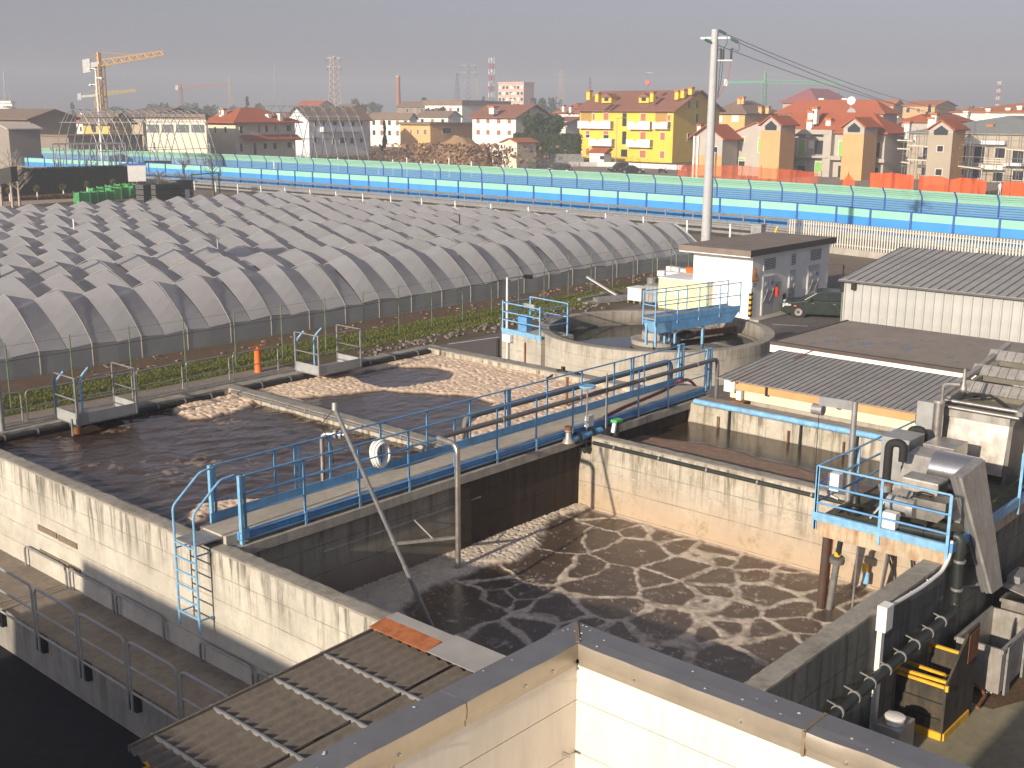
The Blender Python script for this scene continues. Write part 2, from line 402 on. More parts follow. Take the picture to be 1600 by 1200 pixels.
for (xa, ya, xb, yb, h) in ((60, 819, 89, 833, .13), (91, 834, 121, 850, .13), (63, 858, 93, 872, .13), (95, 873, 126, 889, .13)):
    p, q = onx(xa, ya, 11.45), onx(xb, yb, 11.45)
    MB().box(11.425, 11.455, q.y, p.y, (p.z+q.z)/2-h, (p.z+q.z)/2).build('timber_insert', M_board, tank)

# ------------------------------------------------------------------ liquids
def vnoise(x, y, sc, seed):
    x = x*sc; y = y*sc; xi = np.floor(x).astype(np.int64); yi = np.floor(y).astype(np.int64); xf = x-xi; yf = y-yi
    def h(a, c):
        k = (a*374761393+c*668265263+seed*974634737) & 0xffffffff; k = ((k ^ (k >> 13))*1274126177) & 0xffffffff
        return ((k ^ (k >> 16)) & 0xffffff)/float(0xffffff)
    u = xf*xf*(3-2*xf); v = yf*yf*(3-2*yf)
    return (h(xi, yi)*(1-u)+h(xi+1, yi)*u)*(1-v)+(h(xi, yi+1)*(1-u)+h(xi+1, yi+1)*u)*v
def fbm(x, y, sc, seed, o=4, g=.5):
    a = 1.; t = 0.; n = 0.
    for i in range(o): t = t+a*vnoise(x, y, sc*2**i, seed+i*17); n += a; a *= g
    return t/n
def worley(x, y, sc, seed):
    x = x*sc; y = y*sc; xi = np.floor(x).astype(np.int64); yi = np.floor(y).astype(np.int64); best = np.full(x.shape, 9.)
    def h(a, c, s):
        k = (a*374761393+c*668265263+(seed+s)*974634737) & 0xffffffff; k = ((k ^ (k >> 13))*1274126177) & 0xffffffff
        return ((k ^ (k >> 16)) & 0xffffff)/float(0xffffff)
    for i in (-1, 0, 1):
        for j in (-1, 0, 1):
            a, c = xi+i, yi+j; best = np.minimum(best, np.hypot(a+h(a, c, 1)-x, c+h(a, c, 2)-y))
    return best
def inpoly(x, y, P):
    P = [(p[0], p[1]) for p in P]; r = np.zeros(x.shape, bool); j = len(P)-1
    for i in range(len(P)):
        xi, yi = P[i]; xj, yj = P[j]
        r ^= ((yi > y) != (yj > y)) & (x < (xj-xi)*(y-yi)/(yj-yi+1e-12)+xi); j = i
    return r
def pdist(x, y, P):       # signed distance to polygon, positive inside
    d = np.full(x.shape, 1e9); n = len(P)
    for i in range(n):
        ax, ay = P[i][0], P[i][1]; bx, by = P[(i+1) % n][0], P[(i+1) % n][1]
        ux, uy = bx-ax, by-ay; t = np.clip(((x-ax)*ux+(y-ay)*uy)/(ux*ux+uy*uy+1e-9), 0, 1)
        d = np.minimum(d, np.hypot(x-ax-t*ux, y-ay-t*uy))
    return np.where(inpoly(x, y, P), d, -d)
def sst(a, b_, x):
    t = np.clip((x-a)/(b_-a), 0, 1); return t*t*(3-2*t)
def liquid_mat(name, water, foam, wr=.12):
    t = NT(name); p = t.geo()
    at = t.n('ShaderNodeAttribute', attribute_name='foam').outputs['Fac']
    n1 = t.noise(p, 3.5, 5, .7); n2 = t.noise(p, 30, 3, .6); n3 = t.noise(p, 1.1, 4)
    wc = t.mix(n3, tuple(x*.75 for x in water), tuple(x*1.3 for x in water))
    fc = t.mix(t.ramp(n1, [(.3, 0.), (.7, 1.)]), tuple(x*.78 for x in foam), tuple(x*1.1 for x in foam))
    fc = t.mix(t.math('MULTIPLY', t.ramp(n2, [(.4, 1.), (.6, 0.)]), .35), fc, tuple(x*.5 for x in foam))
    k = t.mix(at, wc, fc)
    return t.bsdf(k, t.math('MULTIPLY_ADD', at, .8, wr), 0, n2, .12, .01, .5)
def surface(name, x0, x1, y0, y1, z, step, fn, mat, label):
    nx = max(2, int((x1-x0)/step)); ny = max(2, int((y1-y0)/step))
    gx, gy = np.meshgrid(np.linspace(x0, x1, nx), np.linspace(y0, y1, ny), indexing='ij')
    foam, h = fn(gx, gy)
    co = np.stack([gx, gy, z+h], -1).reshape(-1, 3)
    i = np.arange(nx-1)[:, None]*ny+np.arange(ny-1)[None, :]
    f = np.stack([i, i+ny, i+ny+1, i+1], -1).reshape(-1, 4)
    me = bpy.data.meshes.new(name); me.vertices.add(len(co)); me.vertices.foreach_set('co', co.ravel())
    me.loops.add(f.size); me.loops.foreach_set('vertex_index', f.ravel().astype(np.int32))
    me.polygons.add(len(f)); me.polygons.foreach_set('loop_start', np.arange(0, f.size, 4, dtype=np.int32)); me.polygons.foreach_set('loop_total', np.full(len(f), 4, np.int32))
    me.polygons.foreach_set('use_smooth', np.ones(len(f), bool))
    a = me.attributes.new('foam', 'FLOAT', 'POINT'); a.data.foreach_set('value', foam.ravel().astype(np.float32))
    me.materials.append(mat); me.update(); me.validate()
    o = link(name, me); o['kind'] = 'structure'; o['label'] = label; return o
def PP(L, z): return [onz(x, y, z) for x, y in L]
M_liqA = liquid_mat('dark_turbulent_liquid', (.055, .036, .028), (.74, .57, .42), .2)
M_liqF = liquid_mat('brown_aerated_liquid', (.088, .062, .046), (.70, .60, .49), .35)
M_liqR = liquid_mat('settled_brown_liquid', (.05, .035, .022), (.25, .165, .12), .18)
ZA = 2.25
fA = [PP([(262, 642), (300, 630), (345, 618), (372, 612), (405, 628), (392, 636), (360, 648), (330, 657), (300, 656)], ZA),
      PP([(290, 812), (310, 790), (345, 786), (420, 783), (330, 806), (300, 826)], ZA)]
def fnA(x, y):
    wx = x+.5*(fbm(x, y, .9, 3)-.5)*2; wy = y+.5*(fbm(x, y, .9, 9)-.5)*2
    w = .055*(fbm(wx*1.0+wy*.5, wy*1.6, 1.3, 21, 5, .55)-.5)*2
    rg = 1-np.abs(2*fbm(wx, wy, 1.1, 33, 4)-1); w = w+.05*rg**3*fbm(x, y, .35, 4, 2)
    f = np.zeros(x.shape)
    for P in fA: f = np.maximum(f, sst(-.06, .1, pdist(x, y, P)+.35*(fbm(x, y, 2.3, 5)-.5)))
    sc = sst(.62, .72, fbm(x, y, .8, 41, 5, .6))*sst(.52, .7, fbm(x, y, 6, 43, 3))*.38
    fl = worley(x, y, 7.5, 3); hump = np.sqrt(np.clip(1-(fl/.75)**2, 0, 1))*.07
    return np.maximum(f, sc*(1-f)), w*(1-f)+f*(.03+hump)
surface('mixed_liquor_water', 11.8, 19.25, 18.0, 28.45, ZA, .045, fnA, M_liqA, 'dark brown churning liquid in the left basin')
dB = [PP([(548, 590), (570, 580), (620, 574), (670, 574), (705, 580), (714, 586), (705, 594), (660, 603), (620, 608), (597, 608), (572, 600)], ZA),
      PP([(460, 623), (520, 619), (600, 610), (650, 615), (700, 617), (740, 620), (775, 632), (740, 660), (690, 690), (640, 700), (560, 668), (500, 645)], ZA)]
def fnB(x, y):
    d = np.full(x.shape, -9.)
    for P in dB: d = np.maximum(d, pdist(x, y, P))
    f = 1-sst(-.05, .1, d+.28*(fbm(x, y, 2.1, 15)-.5))
    fl = worley(x, y, 8.5, 7); hump = np.sqrt(np.clip(1-(fl/.75)**2, 0, 1))*.055
    big = .05*(fbm(x, y, .8, 8)-.5)
    return f, (1-f)*.018*(fbm(x, y*1.8, 2.6, 12, 4)-.5)*2+f*(.03+hump+big)
surface('foamy_liquor_water', 19.65, 27.5, 18.0, 28.45, ZA, .045, fnB, M_liqA, 'tan foam with two dark clear pools in the far basin')
ZF = .57
pools = [(880,838,1.1),(945,803,.7),(958,818,.75),(938,842,.75),(990,858,.95),(1040,838,.7),(1064,852,.75),(1124,860,.8),(1100,866,.55),(1070,884,.7),(1124,870,.55),(1187,878,.85),(1250,908,.9),(1300,930,.8),
         (850,888,1.0),(905,892,.7),(947,908,1.0),(1016,908,.45),(1055,930,.75),(950,948,.7),(1118,902,.6),(1118,923,.6),(1199,930,.9),(1110,943,.35),(1140,952,.55),(1238,955,.8),(1256,977,.75),
         (1040,978,.95),(1097,990,.5),(1145,980,.5),(1193,988,.65),(1222,1012,.9),(1130,1038,.95),(863,957,.9),(818,928,.5),(715,955,1.5),(763,897,.55),(776,912,.45),(784,938,.6),(822,944,.45),(853,962,.5),(784,992,.75),(829,980,.75),
         (1340,950,.7),(1320,985,.7),(1280,1010,.7),(1290,960,.6),(960,1000,.8),(900,985,.7),(1040,1030,.8),(1190,900,.5),(1240,890,.5),(1000,835,.5)]
psites = [(onz(x, y, ZF), w) for x, y, w in pools]
bandF = PP([(440, 960), (560, 905), (700, 850), (905, 783), (938, 792), (925, 800), (885, 808), (858, 822), (846, 850), (815, 876), (760, 886), (730, 903), (665, 930), (640, 950), (620, 985), (500, 985)], ZF)
def fnF(x, y):
    wx = x+.22*(fbm(x, y, 1.1, 51, 4)-.5)*2; wy = y+.22*(fbm(x, y, 1.1, 57, 4)-.5)*2
    D = np.stack([np.hypot(wx-p.x, wy-p.y)-w*.62 for p, w in psites]); D.sort(axis=0)
    e = D[1]-D[0]; wid = .05+.55*fbm(x, y, .6, 61, 3)**2.3
    rim = 1-sst(wid*.6, wid*1.0, e)
    rim *= .7+.3*sst(.3, .6, fbm(x, y, 3.2, 63, 4))
    far = sst(.85, 1.1, D[0])*.7
    v = 1-np.abs(2*fbm(x+.25*(fbm(x, y, 2, 5)-.5), y, 1.35, 71, 4, .6)-1)
    vein = sst(.955, .995, v)*.8*sst(.4, .65, fbm(x, y, .7, 73, 3))
    v2 = 1-np.abs(2*fbm(x, y, 2.6, 79, 4, .6)-1); vein = np.maximum(vein*.8, sst(.97, 1., v2)*.4)
    bd = sst(-.05, .22, pdist(x, y, bandF)+.3*(fbm(x, y, 1.8, 77)-.5))
    edge = np.maximum(sst(.25, .02, 22.43-x), 0)
    f = np.clip(np.maximum.reduce([rim*.82, vein, bd, far, edge*.9]), 0, 1); f = np.clip(f+(fbm(x, y, 9, 99, 3)-.5)*1.6*4*f*(1-f)*.8, 0, 1)
    fl = worley(x, y, 15, 9); hump = np.sqrt(np.clip(1-(fl/.75)**2, 0, 1))*(.03+.035*bd)
    thick = np.maximum(bd, sst(.55, .95, rim)*.45)
    return f, thick*(.015+hump)+(1-f)*.006*(fbm(x, y, 5, 81, 3)-.5)*2+f*.008*fbm(x, y, 14, 83, 2)
surface('aerated_liquor_water', 11.8, 22.43, 7.62, 17.65, ZF, .04, fnF, M_liqF, 'brown liquid with foam veins between dark pools in the near basin')
fR = PP([(940, 668), (990, 678), (1100, 692), (1180, 712), (1290, 740), (1330, 775), (1280, 790), (1100, 740), (960, 690)], 1.85)
def fnR(x, y):
    f = sst(-.1, .25, pdist(x, y, fR)+.5*(fbm(x, y, 1.2, 91)-.5))
    f = np.maximum(f, sst(25.5, 24.2, x+.8*(fbm(x, y, .6, 95)-.5)*2)*sst(16.9, 15.8, y))
    fl = worley(x, y, 9, 4); hump = np.sqrt(np.clip(1-(fl/.75)**2, 0, 1))*.025
    return f, f*(.01+hump)+(1-f)*.004*(fbm(x, y, 3, 12, 3)-.5)
surface('sludge_water', 22.78, 27.4, 7.62, 17.65, 1.85, .06, fnR, M_liqR, 'still brown liquid with a rough scum layer in the right basin')
# ================================================================== FOOTBRIDGE WITH BLUE RAILINGS
YF, YB, WX0, WX1 = 17.66, 18.56, 12.0, 28.45
fb = thing('footbridge', 'long blue railed concrete footbridge crossing between the tank basins', 'footbridge', (20, 18.1, 2.5))
coping(11.803, 28.45, 17.52, 18.56, 2.44, .2, 'slab_edge', M_conc_plain, .3)
MB().box(11.75, WX1, 17.70, 18.54, 2.44, 2.66).build('floor_slab', M_floor, fb)
MB().box(WX0, WX1, 17.65, 17.70, 2.53, 2.69).box(WX0, WX1, 17.59, 17.65, 2.53, 2.545).box(WX0, WX1, 17.59, 17.65, 2.675, 2.69).build('edge_beam', M_blue, fb)
MB().box(WX0, WX1, 18.54, 18.565, 2.60, 2.86).build('toe_board', M_blue, fb)
def railing(root, y, xs, z0, z1, mat, out, lowtab=True, rails=(1., .66, .33)):
    for x in xs:
        m = MB().box(x-.025, x+.025, y-.012, y+.012, z0, z1); m.build('post', mat, root)
    for k in rails:
        MB().tube([(xs[0], y+out, z0+(z1-z0)*k), (xs[-1], y+out, z0+(z1-z0)*k)], .021 if k == 1. else .016, 8).build('rail', mat, root)
fx = [12.15+i*1.42 for i in range(12)]; fx[-1] = 28.3
bx = [12.15+i*1.44 for i in range(12)]; bx[-1] = 28.3
railing(fb, 17.615, fx, 2.70, 3.80, M_blue, 0); railing(fb, 18.585, bx, 2.70, 3.80, M_blue, 0)
for x in fx[1:-1]: MB().box(x-.03, x+.03, 17.585, 17.60, 2.36, 2.72).build('bracket', M_blue_lt, fb)
for x in (14.1, 20.6, 25.9): MB().box(x-.025, x+.025, 18.573, 18.597, 2.7, 3.8).box(x+.09, x+.14, 18.573, 18.597, 2.7, 3.8).build('double_post', M_blue, fb)
for y in (17.615, 18.585):       # end frames
    MB().box(12.02, 12.08, y-.04, y+.04, 2.45, 3.82).box(12.08, 12.16, y-.03, y+.03, 3.45, 3.80).box(12.08, 12.2, y-.03, y+.03, 2.55, 2.75).build('end_post', M_blue_lt, fb)
    MB().box(28.26, 28.32, y-.04, y+.04, 2.6, 3.84).box(28.5, 28.56, y-.04, y+.04, 2.6, 3.84).box(28.32, 28.5, y-.035, y+.035, 3.8, 3.84).box(28.32, 28.5, y-.035, y+.035, 3.2, 3.24).build('end_post', M_blue_lt, fb)
# ladder
ld = thing('access_ladder', 'tall blue steel ladder leaning off the front tank wall up to the footbridge', 'ladder', (11.2, 18.1, .9))
for y in (17.78, 18.46):
    MB().tube(fil([(11.12, y, .85), (11.12, y, 3.25), (11.75, y, 3.78), (12.05, y, 3.8)], .1), .024, 8).build('stile', M_blue_lt, ld)
    MB().bar((11.13, y, 1.12), (11.45, y, 1.12), .05, .012).build('bracket', M_blue, ld)
    MB().bar((11.13, y, 2.42), (11.45, y, 2.42), .05, .012).build('bracket', M_blue, ld)
for i in range(6): MB().bar((11.12, 17.8, 1.15+i*.28), (11.12, 18.44, 1.15+i*.28), .028, .028).build('rung', M_blue_lt, ld)
MB().box(11.12, 11.75, 17.8, 18.44, 2.6, 2.625).build('landing_plate', M_galv, ld)

# long pipes carried on the footbridge
def pipe(name, label, pts, r, mat, cat='pipe', n=10, bend=.25, group=None):
    o = MB().tube(fil(pts, bend, 5), r, n).build(name, mat); tag(o, label, cat, group); return o
pv = thing('process_pipe', 'grey pipe rising from the foam and running along the front railing to the far end', 'pipe', (17.15, 16.86, .6))
MB().tube(fil([(17.15, 16.86, .2), (17.15, 16.86, 3.48), (17.2, 17.5, 3.5)], .2), .062, 12).build('riser', M_steel, pv)
MB().tube(fil([(17.2, 17.5, 3.5), (17.6, 17.52, 3.5), (28.75, 17.52, 3.5), (28.75, 17.52, 1.9)], .22), .06, 12).build('long_run', M_pipe, pv)
for x in (19.3, 22.2, 25.0, 27.6): MB().cyl((x, 17.52, 3.5), (x+.05, 17.52, 3.5), .072).build('clamp', M_galv, pv)
MB().bar((17.12, 16.9, 1.35), (15.9, 17.64, 1.35), .06, .06).build('brace', M_steel_dull, pv)
MB().bar((16.7, 17.15, 1.35), (16.55, 17.64, 1.75), .03, .03).build('brace', M_steel_dull, pv)
pipe('air_main_pipe', 'thick grey pipe running behind the back railing of the footbridge', [(19.4, 18.8, 2.3), (19.4, 18.8, 3.32), (28.2, 18.8, 3.32), (28.2, 18.8, 2.2)], .085, M_pipe, n=12)
p = onz(505, 752, 2.27)
sp = thing('sludge_pipe', 'short stainless pipe bending over above the dark liquid by the footbridge', 'pipe', (p.x, p.y, 2.2))
MB().tube(fil([(p.x, p.y, 2.1), (p.x, p.y, 3.4), (p.x+.25, p.y-.5, 3.42)], .15), .055, 12).build('riser', M_steel, sp)
MB().cyl((p.x+.14, p.y-.28, 3.42), (p.x+.17, p.y-.34, 3.42), .11).build('flange', M_steel_dull, sp)
MB().cyl((p.x+.2, p.y-.40, 3.42), (p.x+.225, p.y-.45, 3.42), .11).build('flange', M_steel_dull, sp)
# hose coil hanging on the back railing
c = ony(594, 708, 18.5)
hc = thing('hose_coil', 'coil of pale hose hanging on the back railing beside the diagonal pole', 'hose coil', (c.x, 18.5, c.z))
for k, (rr, dy, col) in enumerate(((.27, 0, M_white), (.30, -.05, M_white), (.25, -.09, M_wplast), (.31, .05, M_wplast))):
    MB().tube([(c.x+rr*math.cos(g)*.75, 18.5+dy+.02*math.sin(3*g), c.z+rr*math.sin(g)*1.05) for g in [2*math.pi*i/24 for i in range(25)]], .028, 8).build('coil', col, hc)
# diagonal pole standing in the near basin
dp = thing('mixer_guide_pole', 'long steel pole leaning from the near basin up across the footbridge', 'pole', (14.79, 15.13, .5))
top = ony(523, 638, 16.4); bot = Vector((14.79, 15.13, .3)); md = lerp(bot, top, .33)
MB().cyl(bot, md, .05).build('lower_tube', M_galv, dp); MB().cyl(md, top, .042).build('upper_tube', M_galv, dp)
MB().cyl(top-Vector((.0, .0, .04)), top+Vector((.02, .02, .1)), .055).build('cap', M_steel_dull, dp)
MB().tube([top, top+Vector((-.1, .3, -.35)), Vector((14.3, 17.62, 3.9)), Vector((14.4, 17.7, 3.5))], .008, 5).build('cable', M_black, dp)
# red hose on the deck
q = [onz(x, y, 2.69) for x, y in ((945, 651), (975, 636), (1005, 624), (1035, 611), (1055, 600))]
q += [Vector((27.6, 18.1, 2.95)), Vector((28.1, 18.05, 2.9)), Vector((28.4, 18.0, 2.62))]
pipe('red_hose', 'dark red hose lying along the far end of the footbridge deck', q, .045, M_hose, 'hose', 8, .3)
# valves by the right end of the near basin
v1 = onz(906, 690, 2.1); vx, vy = 22.25, 17.35
vs_ = thing('valve_stem', 'tall grey valve spindle with blue handwheel beside the footbridge', 'valve', (21.75, 17.45, 1))
zt = ony(918, 604, 17.45).z; xx = ony(918, 604, 17.45).x
MB().cyl((xx, 17.45, .6), (xx, 17.45, zt), .022).build('spindle', M_galv, vs_)
MB().lathe((xx, 17.45, zt-.03), [(.05, 0), (.2, .0), (.22, .03), (.2, .06), (.04, .05)], 20).build('handwheel', M_blue_lt, vs_)
MB().bar((xx-.35, 17.6, 2.85), (xx, 17.45, 2.85), .06, .02).build('bracket', M_blue_lt, vs_)
x2 = ony(947, 640, 17.40)
s2 = thing('valve_stem', 'thin grey valve spindle rising past the white junction box', 'valve', (x2.x, 17.4, 1))
MB().cyl((x2.x, 17.4, 1.2), (x2.x, 17.4, 4.0), .02).build('spindle', M_galv, s2)
MB().bar((x2.x-.35, 17.4, 2.2), (x2.x, 17.4, 2.25), .05, .02).build('bracket', M_blue_lt, s2)
jb = ony(920, 657, 17.55)
j = thing('junction_box', 'small white junction box fixed to the footbridge edge', 'junction box', (jb.x, 17.5, jb.z))
MB().box(jb.x-.13, jb.x+.13, 17.48, 17.60, jb.z-.15, jb.z+.15).build('box', M_wplast, j, .01); MB().box(jb.x-.11, jb.x+.11, 17.47, 17.48, jb.z-.13, jb.z+.13).build('lid', M_wplast, j)
v = ony(888, 686, 17.45)
va = thing('gate_valve', 'cast valve with red cap on the pipe under the footbridge', 'valve', (v.x, 17.45, v.z))
MB().lathe((v.x, 17.45, v.z-.12), [(.10, 0), (.16, .03), (.13, .1), (.08, .16), (.07, .3), (.1, .33), (.1, .36)], 16).build('valve_body', M_steel_dull, va)
MB().cyl((v.x, 17.45, v.z+.24), (v.x, 17.45, v.z+.33), .10).build('cap', M_rust, va)
MB().tube([(v.x+.1, 17.45, v.z-.05), (v.x+1.3, 17.42, v.z-.03)], .09, 12).build('pipe_stub', M_blue, va)
for k in (.3, .36, .85, .91): MB().cyl((v.x+k, 17.45, v.z-.04), (v.x+k+.03, 17.45, v.z-.04), .15).build('flange', M_black, va)
v = ony(963, 662, 17.3)
va = thing('motor_valve', 'dark valve with bright green actuator cap by the tank corner', 'valve', (v.x, 17.3, v.z))
MB().lathe((v.x, 17.3, v.z-.35), [(.08, 0), (.10, .1), (.06, .2), (.07, .35), (.09, .4)], 16).build('valve_body', M_black, va)
MB().obox((v.x-.1, 17.3, v.z-.1), (.03, 0, .12), (0, .05, 0), (.03, 0, -.01)).build('bracket', M_white, va)
MB().box(v.x-.13, v.x+.16, 17.2, 17.4, v.z+.04, v.z+.12).build('actuator', pm('bright_green', (.10, .50, .16), .5), va, .015)
MB().tube([(v.x-.1, 17.3, v.z-.4), (v.x-1.3, 17.32, v.z-.45)], .08, 12).build('pipe_stub', M_dkpipe, va)

# float arm over the far basin edge
a = onx(876, 583, 27.7); tl = thing('level_sensor', 'dark jointed sampling arm leaning over the far basin edge', 'sampling arm', tuple(a))
MB().tube([onx(838, 601, 26.9), onx(868, 583, 27.6), onx(880, 578, 27.75)], .03, 6).build('arm', M_black, tl)
for x, y in ((873, 580), (880, 576), (901, 584), (908, 588)): MB().cyl(onx(x, y, 27.75)-Vector((0, 0, .08)), onx(x, y, 27.75)+Vector((0, 0, .06)), .07).build('joint', M_black, tl)
MB().tube([onx(880, 578, 27.75), onx(895, 590, 27.7), onx(910, 588, 27.75)], .025, 6).build('arm', M_dkpipe, tl)
pole = onx(886, 610, 25.0)
pp_ = pipe('support_post', 'white and brown post standing in the tan foam behind the railing', [(pole.x, pole.y, 2.2), (pole.x, pole.y, 3.15)], .04, M_rust, 'post')

# dark pipes clamped along the basin walls
def wallpipe(label, p, q, r, nclamp, mat=M_dkpipe, name='wall_pipe'):
    t = thing(name, label, 'pipe', tuple(lerp(p, q, .5)))
    MB().cyl(p, q, r, n=12).build('tube', mat, t)
    for i in range(nclamp):
        c = lerp(p, q, (i+.5)/nclamp); d = (Vector(q)-Vector(p)).normalized()*.02
        MB().cyl(c-d, c+d, r+.012, n=12).build('clamp', M_galv, t)
    return t
wallpipe('dark pipe clamped inside the wall between left basin and path', (12.0, 28.36, 2.38), (19.0, 28.36, 2.38), .075, 8)
wallpipe('dark pipe clamped inside the far wall of the foamy basin', (19.8, 28.34, 2.40), (27.4, 28.34, 2.40), .085, 7)
wallpipe('grey pipe clamped beside the dividing wall of the left basins', (19.19, 18.9, 2.44), (19.19, 28.2, 2.44), .05, 12, M_pipe)
wallpipe('dark pipe clamped high on the wall of the near basin', (22.36, 7.7, 2.36), (22.36, 17.15, 2.36), .05, 7)

# grey and blue inspection platforms over the far wall of the basins
def platform(x0, x1, lab, bucket):
    t = thing('inspection_platform', lab, 'platform', ((x0+x1)/2, 28.1, 2.55), group='inspection platforms on the tank wall')
    y0, y1 = 27.6, 28.75
    MB().box(x0, x1, y0, y1, 2.52, 2.56).build('floor', M_galv, t)
    for a_, b_ in (((x0, y0), (x1, y0)), ((x0, y0), (x0, y1)), ((x1, y0), (x1, y1))): MB().bar((*a_, 2.7), (*b_, 2.7), .015, .28).build('toe_plate', M_grey, t)
    for x, y in ((x0, y0), (x1, y0), (x0, y1), (x1, y1)): MB().bar((x, y, 2.55), (x, y, 3.78), .05, .05).build('post', M_galv, t)
    for z in (3.78, 3.2):
        for a_, b_ in (((x0, y0), (x1, y0)), ((x0, y0), (x0, y1)), ((x1, y0), (x1, y1))): MB().tube([(*a_, z), (*b_, z)], .02, 6).build('rail', M_galv, t)
    for x in (x0+.05, x0+.75): MB().tube(fil([(x, y1+.02, 2.5), (x, y1+.02, 3.5), (x+.12, y1-.25, 3.82)], .15), .03, 8).build('ladder_stile', M_blue_lt, t)
    return t
platform(14.05, 15.75, 'grey railed platform nearest the left edge above the dark liquid', 1)
platform(22.0, 23.7, 'grey railed platform above the tan foam beside the orange hydrant', 0)
c = onz(120, 668, 2.5); t = thing('float_switch', 'rusty float switch hanging under the left platform', 'float', (c.x, c.y, 2.4))
MB().lathe((c.x, c.y, 2.32), [(.06, 0), (.13, .03), (.12, .15), (.1, .2)], 14).build('float_body', M_rust, t)
MB().box(c.x-.14, c.x-.1, c.y-.03, c.y+.03, 2.3, 2.75).build('guide', M_galv, t); MB().cyl((c.x, c.y, 2.5), (c.x, c.y, 2.85), .008, n=5).build('cable', M_galv, t)
rp = onz(540, 575, 2.4); pipe('rope_bundle', 'frayed rope bundle hanging at the corner of the right platform', [(23.75, 28.3, 2.7), (23.8, 28.25, 2.45), (23.78, 28.2, 2.3)], .05, M_board, 'rope')
rp = onz(205, 650, 2.4); pipe('rope_bundle', 'frayed rope bundle hanging just right of the left platform', [(15.95, 28.35, 2.6), (16.0, 28.3, 2.4), (15.97, 28.25, 2.28)], .05, M_board, 'rope')
ps = tag(MB().tube([(12.55, 28.66, 2.45), (12.55, 28.66, 7.5)], .07, 12).build('lighting_pole', M_galv), 'tall pale green steel pole at the left edge on the tank wall', 'pole')

# galvanised railings along the service path (one thing per bent panel)
def bent_rail(name, label, p0, p1, z0, h, mid, group, mat=M_galv, low=True, drop=0):
    t = thing(name, label, 'railing', tuple(lerp((*p0, z0), (*p1, z0), .5)), group=group)
    a, b_ = Vector((*p0, 0)), Vector((*p1, 0))
    MB().tube(fil([a+Vector((0, 0, z0-drop)), a+Vector((0, 0, z0+h)), b_+Vector((0, 0, z0+h)), b_+Vector((0, 0, z0-drop))], .16), .028, 8).build('frame', mat, t)
    for m in mid: MB().tube([a+Vector((0, 0, z0+m)), b_+Vector((0, 0, z0+m))], .022, 8).build('rail', mat, t)
    return t
ord_ = ['leftmost', 'second from left', 'third from left', 'fourth from left', 'fifth from left', 'sixth from left']
xs_ = [13.6, 17.3, 19.3, 21.45, 23.55, 25.65, 28.0]
for i in range(6):
    bent_rail('path_railing', 'galvanised railing panel beside the grass strip, %s in the row' % ord_[i], (xs_[i]+.09, 37.65), (xs_[i+1]-.09, 37.65), .1, 1.12, (.55, .1), 'railing panels beside the grass strip')
hy = thing('hydrant', 'orange standpipe hydrant with T shaped handle beside the path railing', 'hydrant', (27.75, 38.8, 0))
MB().lathe((27.75, 38.8, 0), [(.17, 0), (.15, .1), (.14, .9), (.16, .95), (.06, 1.0), (.05, 1.08)], 16).build('barrel', M_orange, hy)
MB().bar((27.35, 38.8, 1.07), (28.15, 38.8, 1.07), .05, .05).build('handle', M_orange, hy)
# railings of the front path
yy_ = [24.6, 22.05, 21.55, 19.95, 18.1, 16.35]
frl = ['topmost at the left edge', 'second down from the left edge', 'middle of the row', 'fourth down from the left edge', 'lowest, half under the canopy']
ys2 = [25.6, 23.45, 21.62, 19.85, 18.06, 16.35, 14.2]
for i in range(1, 6):
    t = bent_rail('front_railing', 'grey tube railing panel on the retaining wall, %s' % frl[i-1], (9.75, ys2[i]-.07), (9.75, ys2[i+1]+.07), .05, 1.1, (.58, .08), 'railing panels along the front path', M_grey, drop=.3)
    for y in (ys2[i]-.07, ys2[i+1]+.07): MB().box(9.79, 9.9, y-.06, y+.06, -.3, .05).build('wall_plate', M_dark, t)
for i, (ya, yb) in enumerate(((25.4, 23.45), (23.3, 21.45), (21.3, 19.5))):
    bent_rail('wall_handrail', 'thin handrail loop against the front tank wall, %s of three' % ('upper', 'middle', 'lower')[i], (11.36, ya), (11.36, yb), .08, .5, (), 'handrail loops against the tank wall', M_galv)
for i, (ya, yb) in enumerate(((18.2, 16.5), (16.35, 14.5))):
    bent_rail('wall_handrail', 'thin handrail loop at the wall foot, %s' % ('just below the ladder', 'running under the canopy')[i], (11.36, ya), (11.36, yb), .06, .45, (), 'handrail loops against the tank wall', M_galv)
bent_rail('road_railing', 'grey tube railing at the bottom edge by the canopy post', (7.2, 13.3), (9.2, 13.3), -.9, 1.25, (.6,), None, M_grey)
bent_rail('road_railing', 'grey tube railing loop at the very bottom left', (4.6, 13.5), (7.0, 13.5), -.9, 1.1, (.5,), None, M_grey)

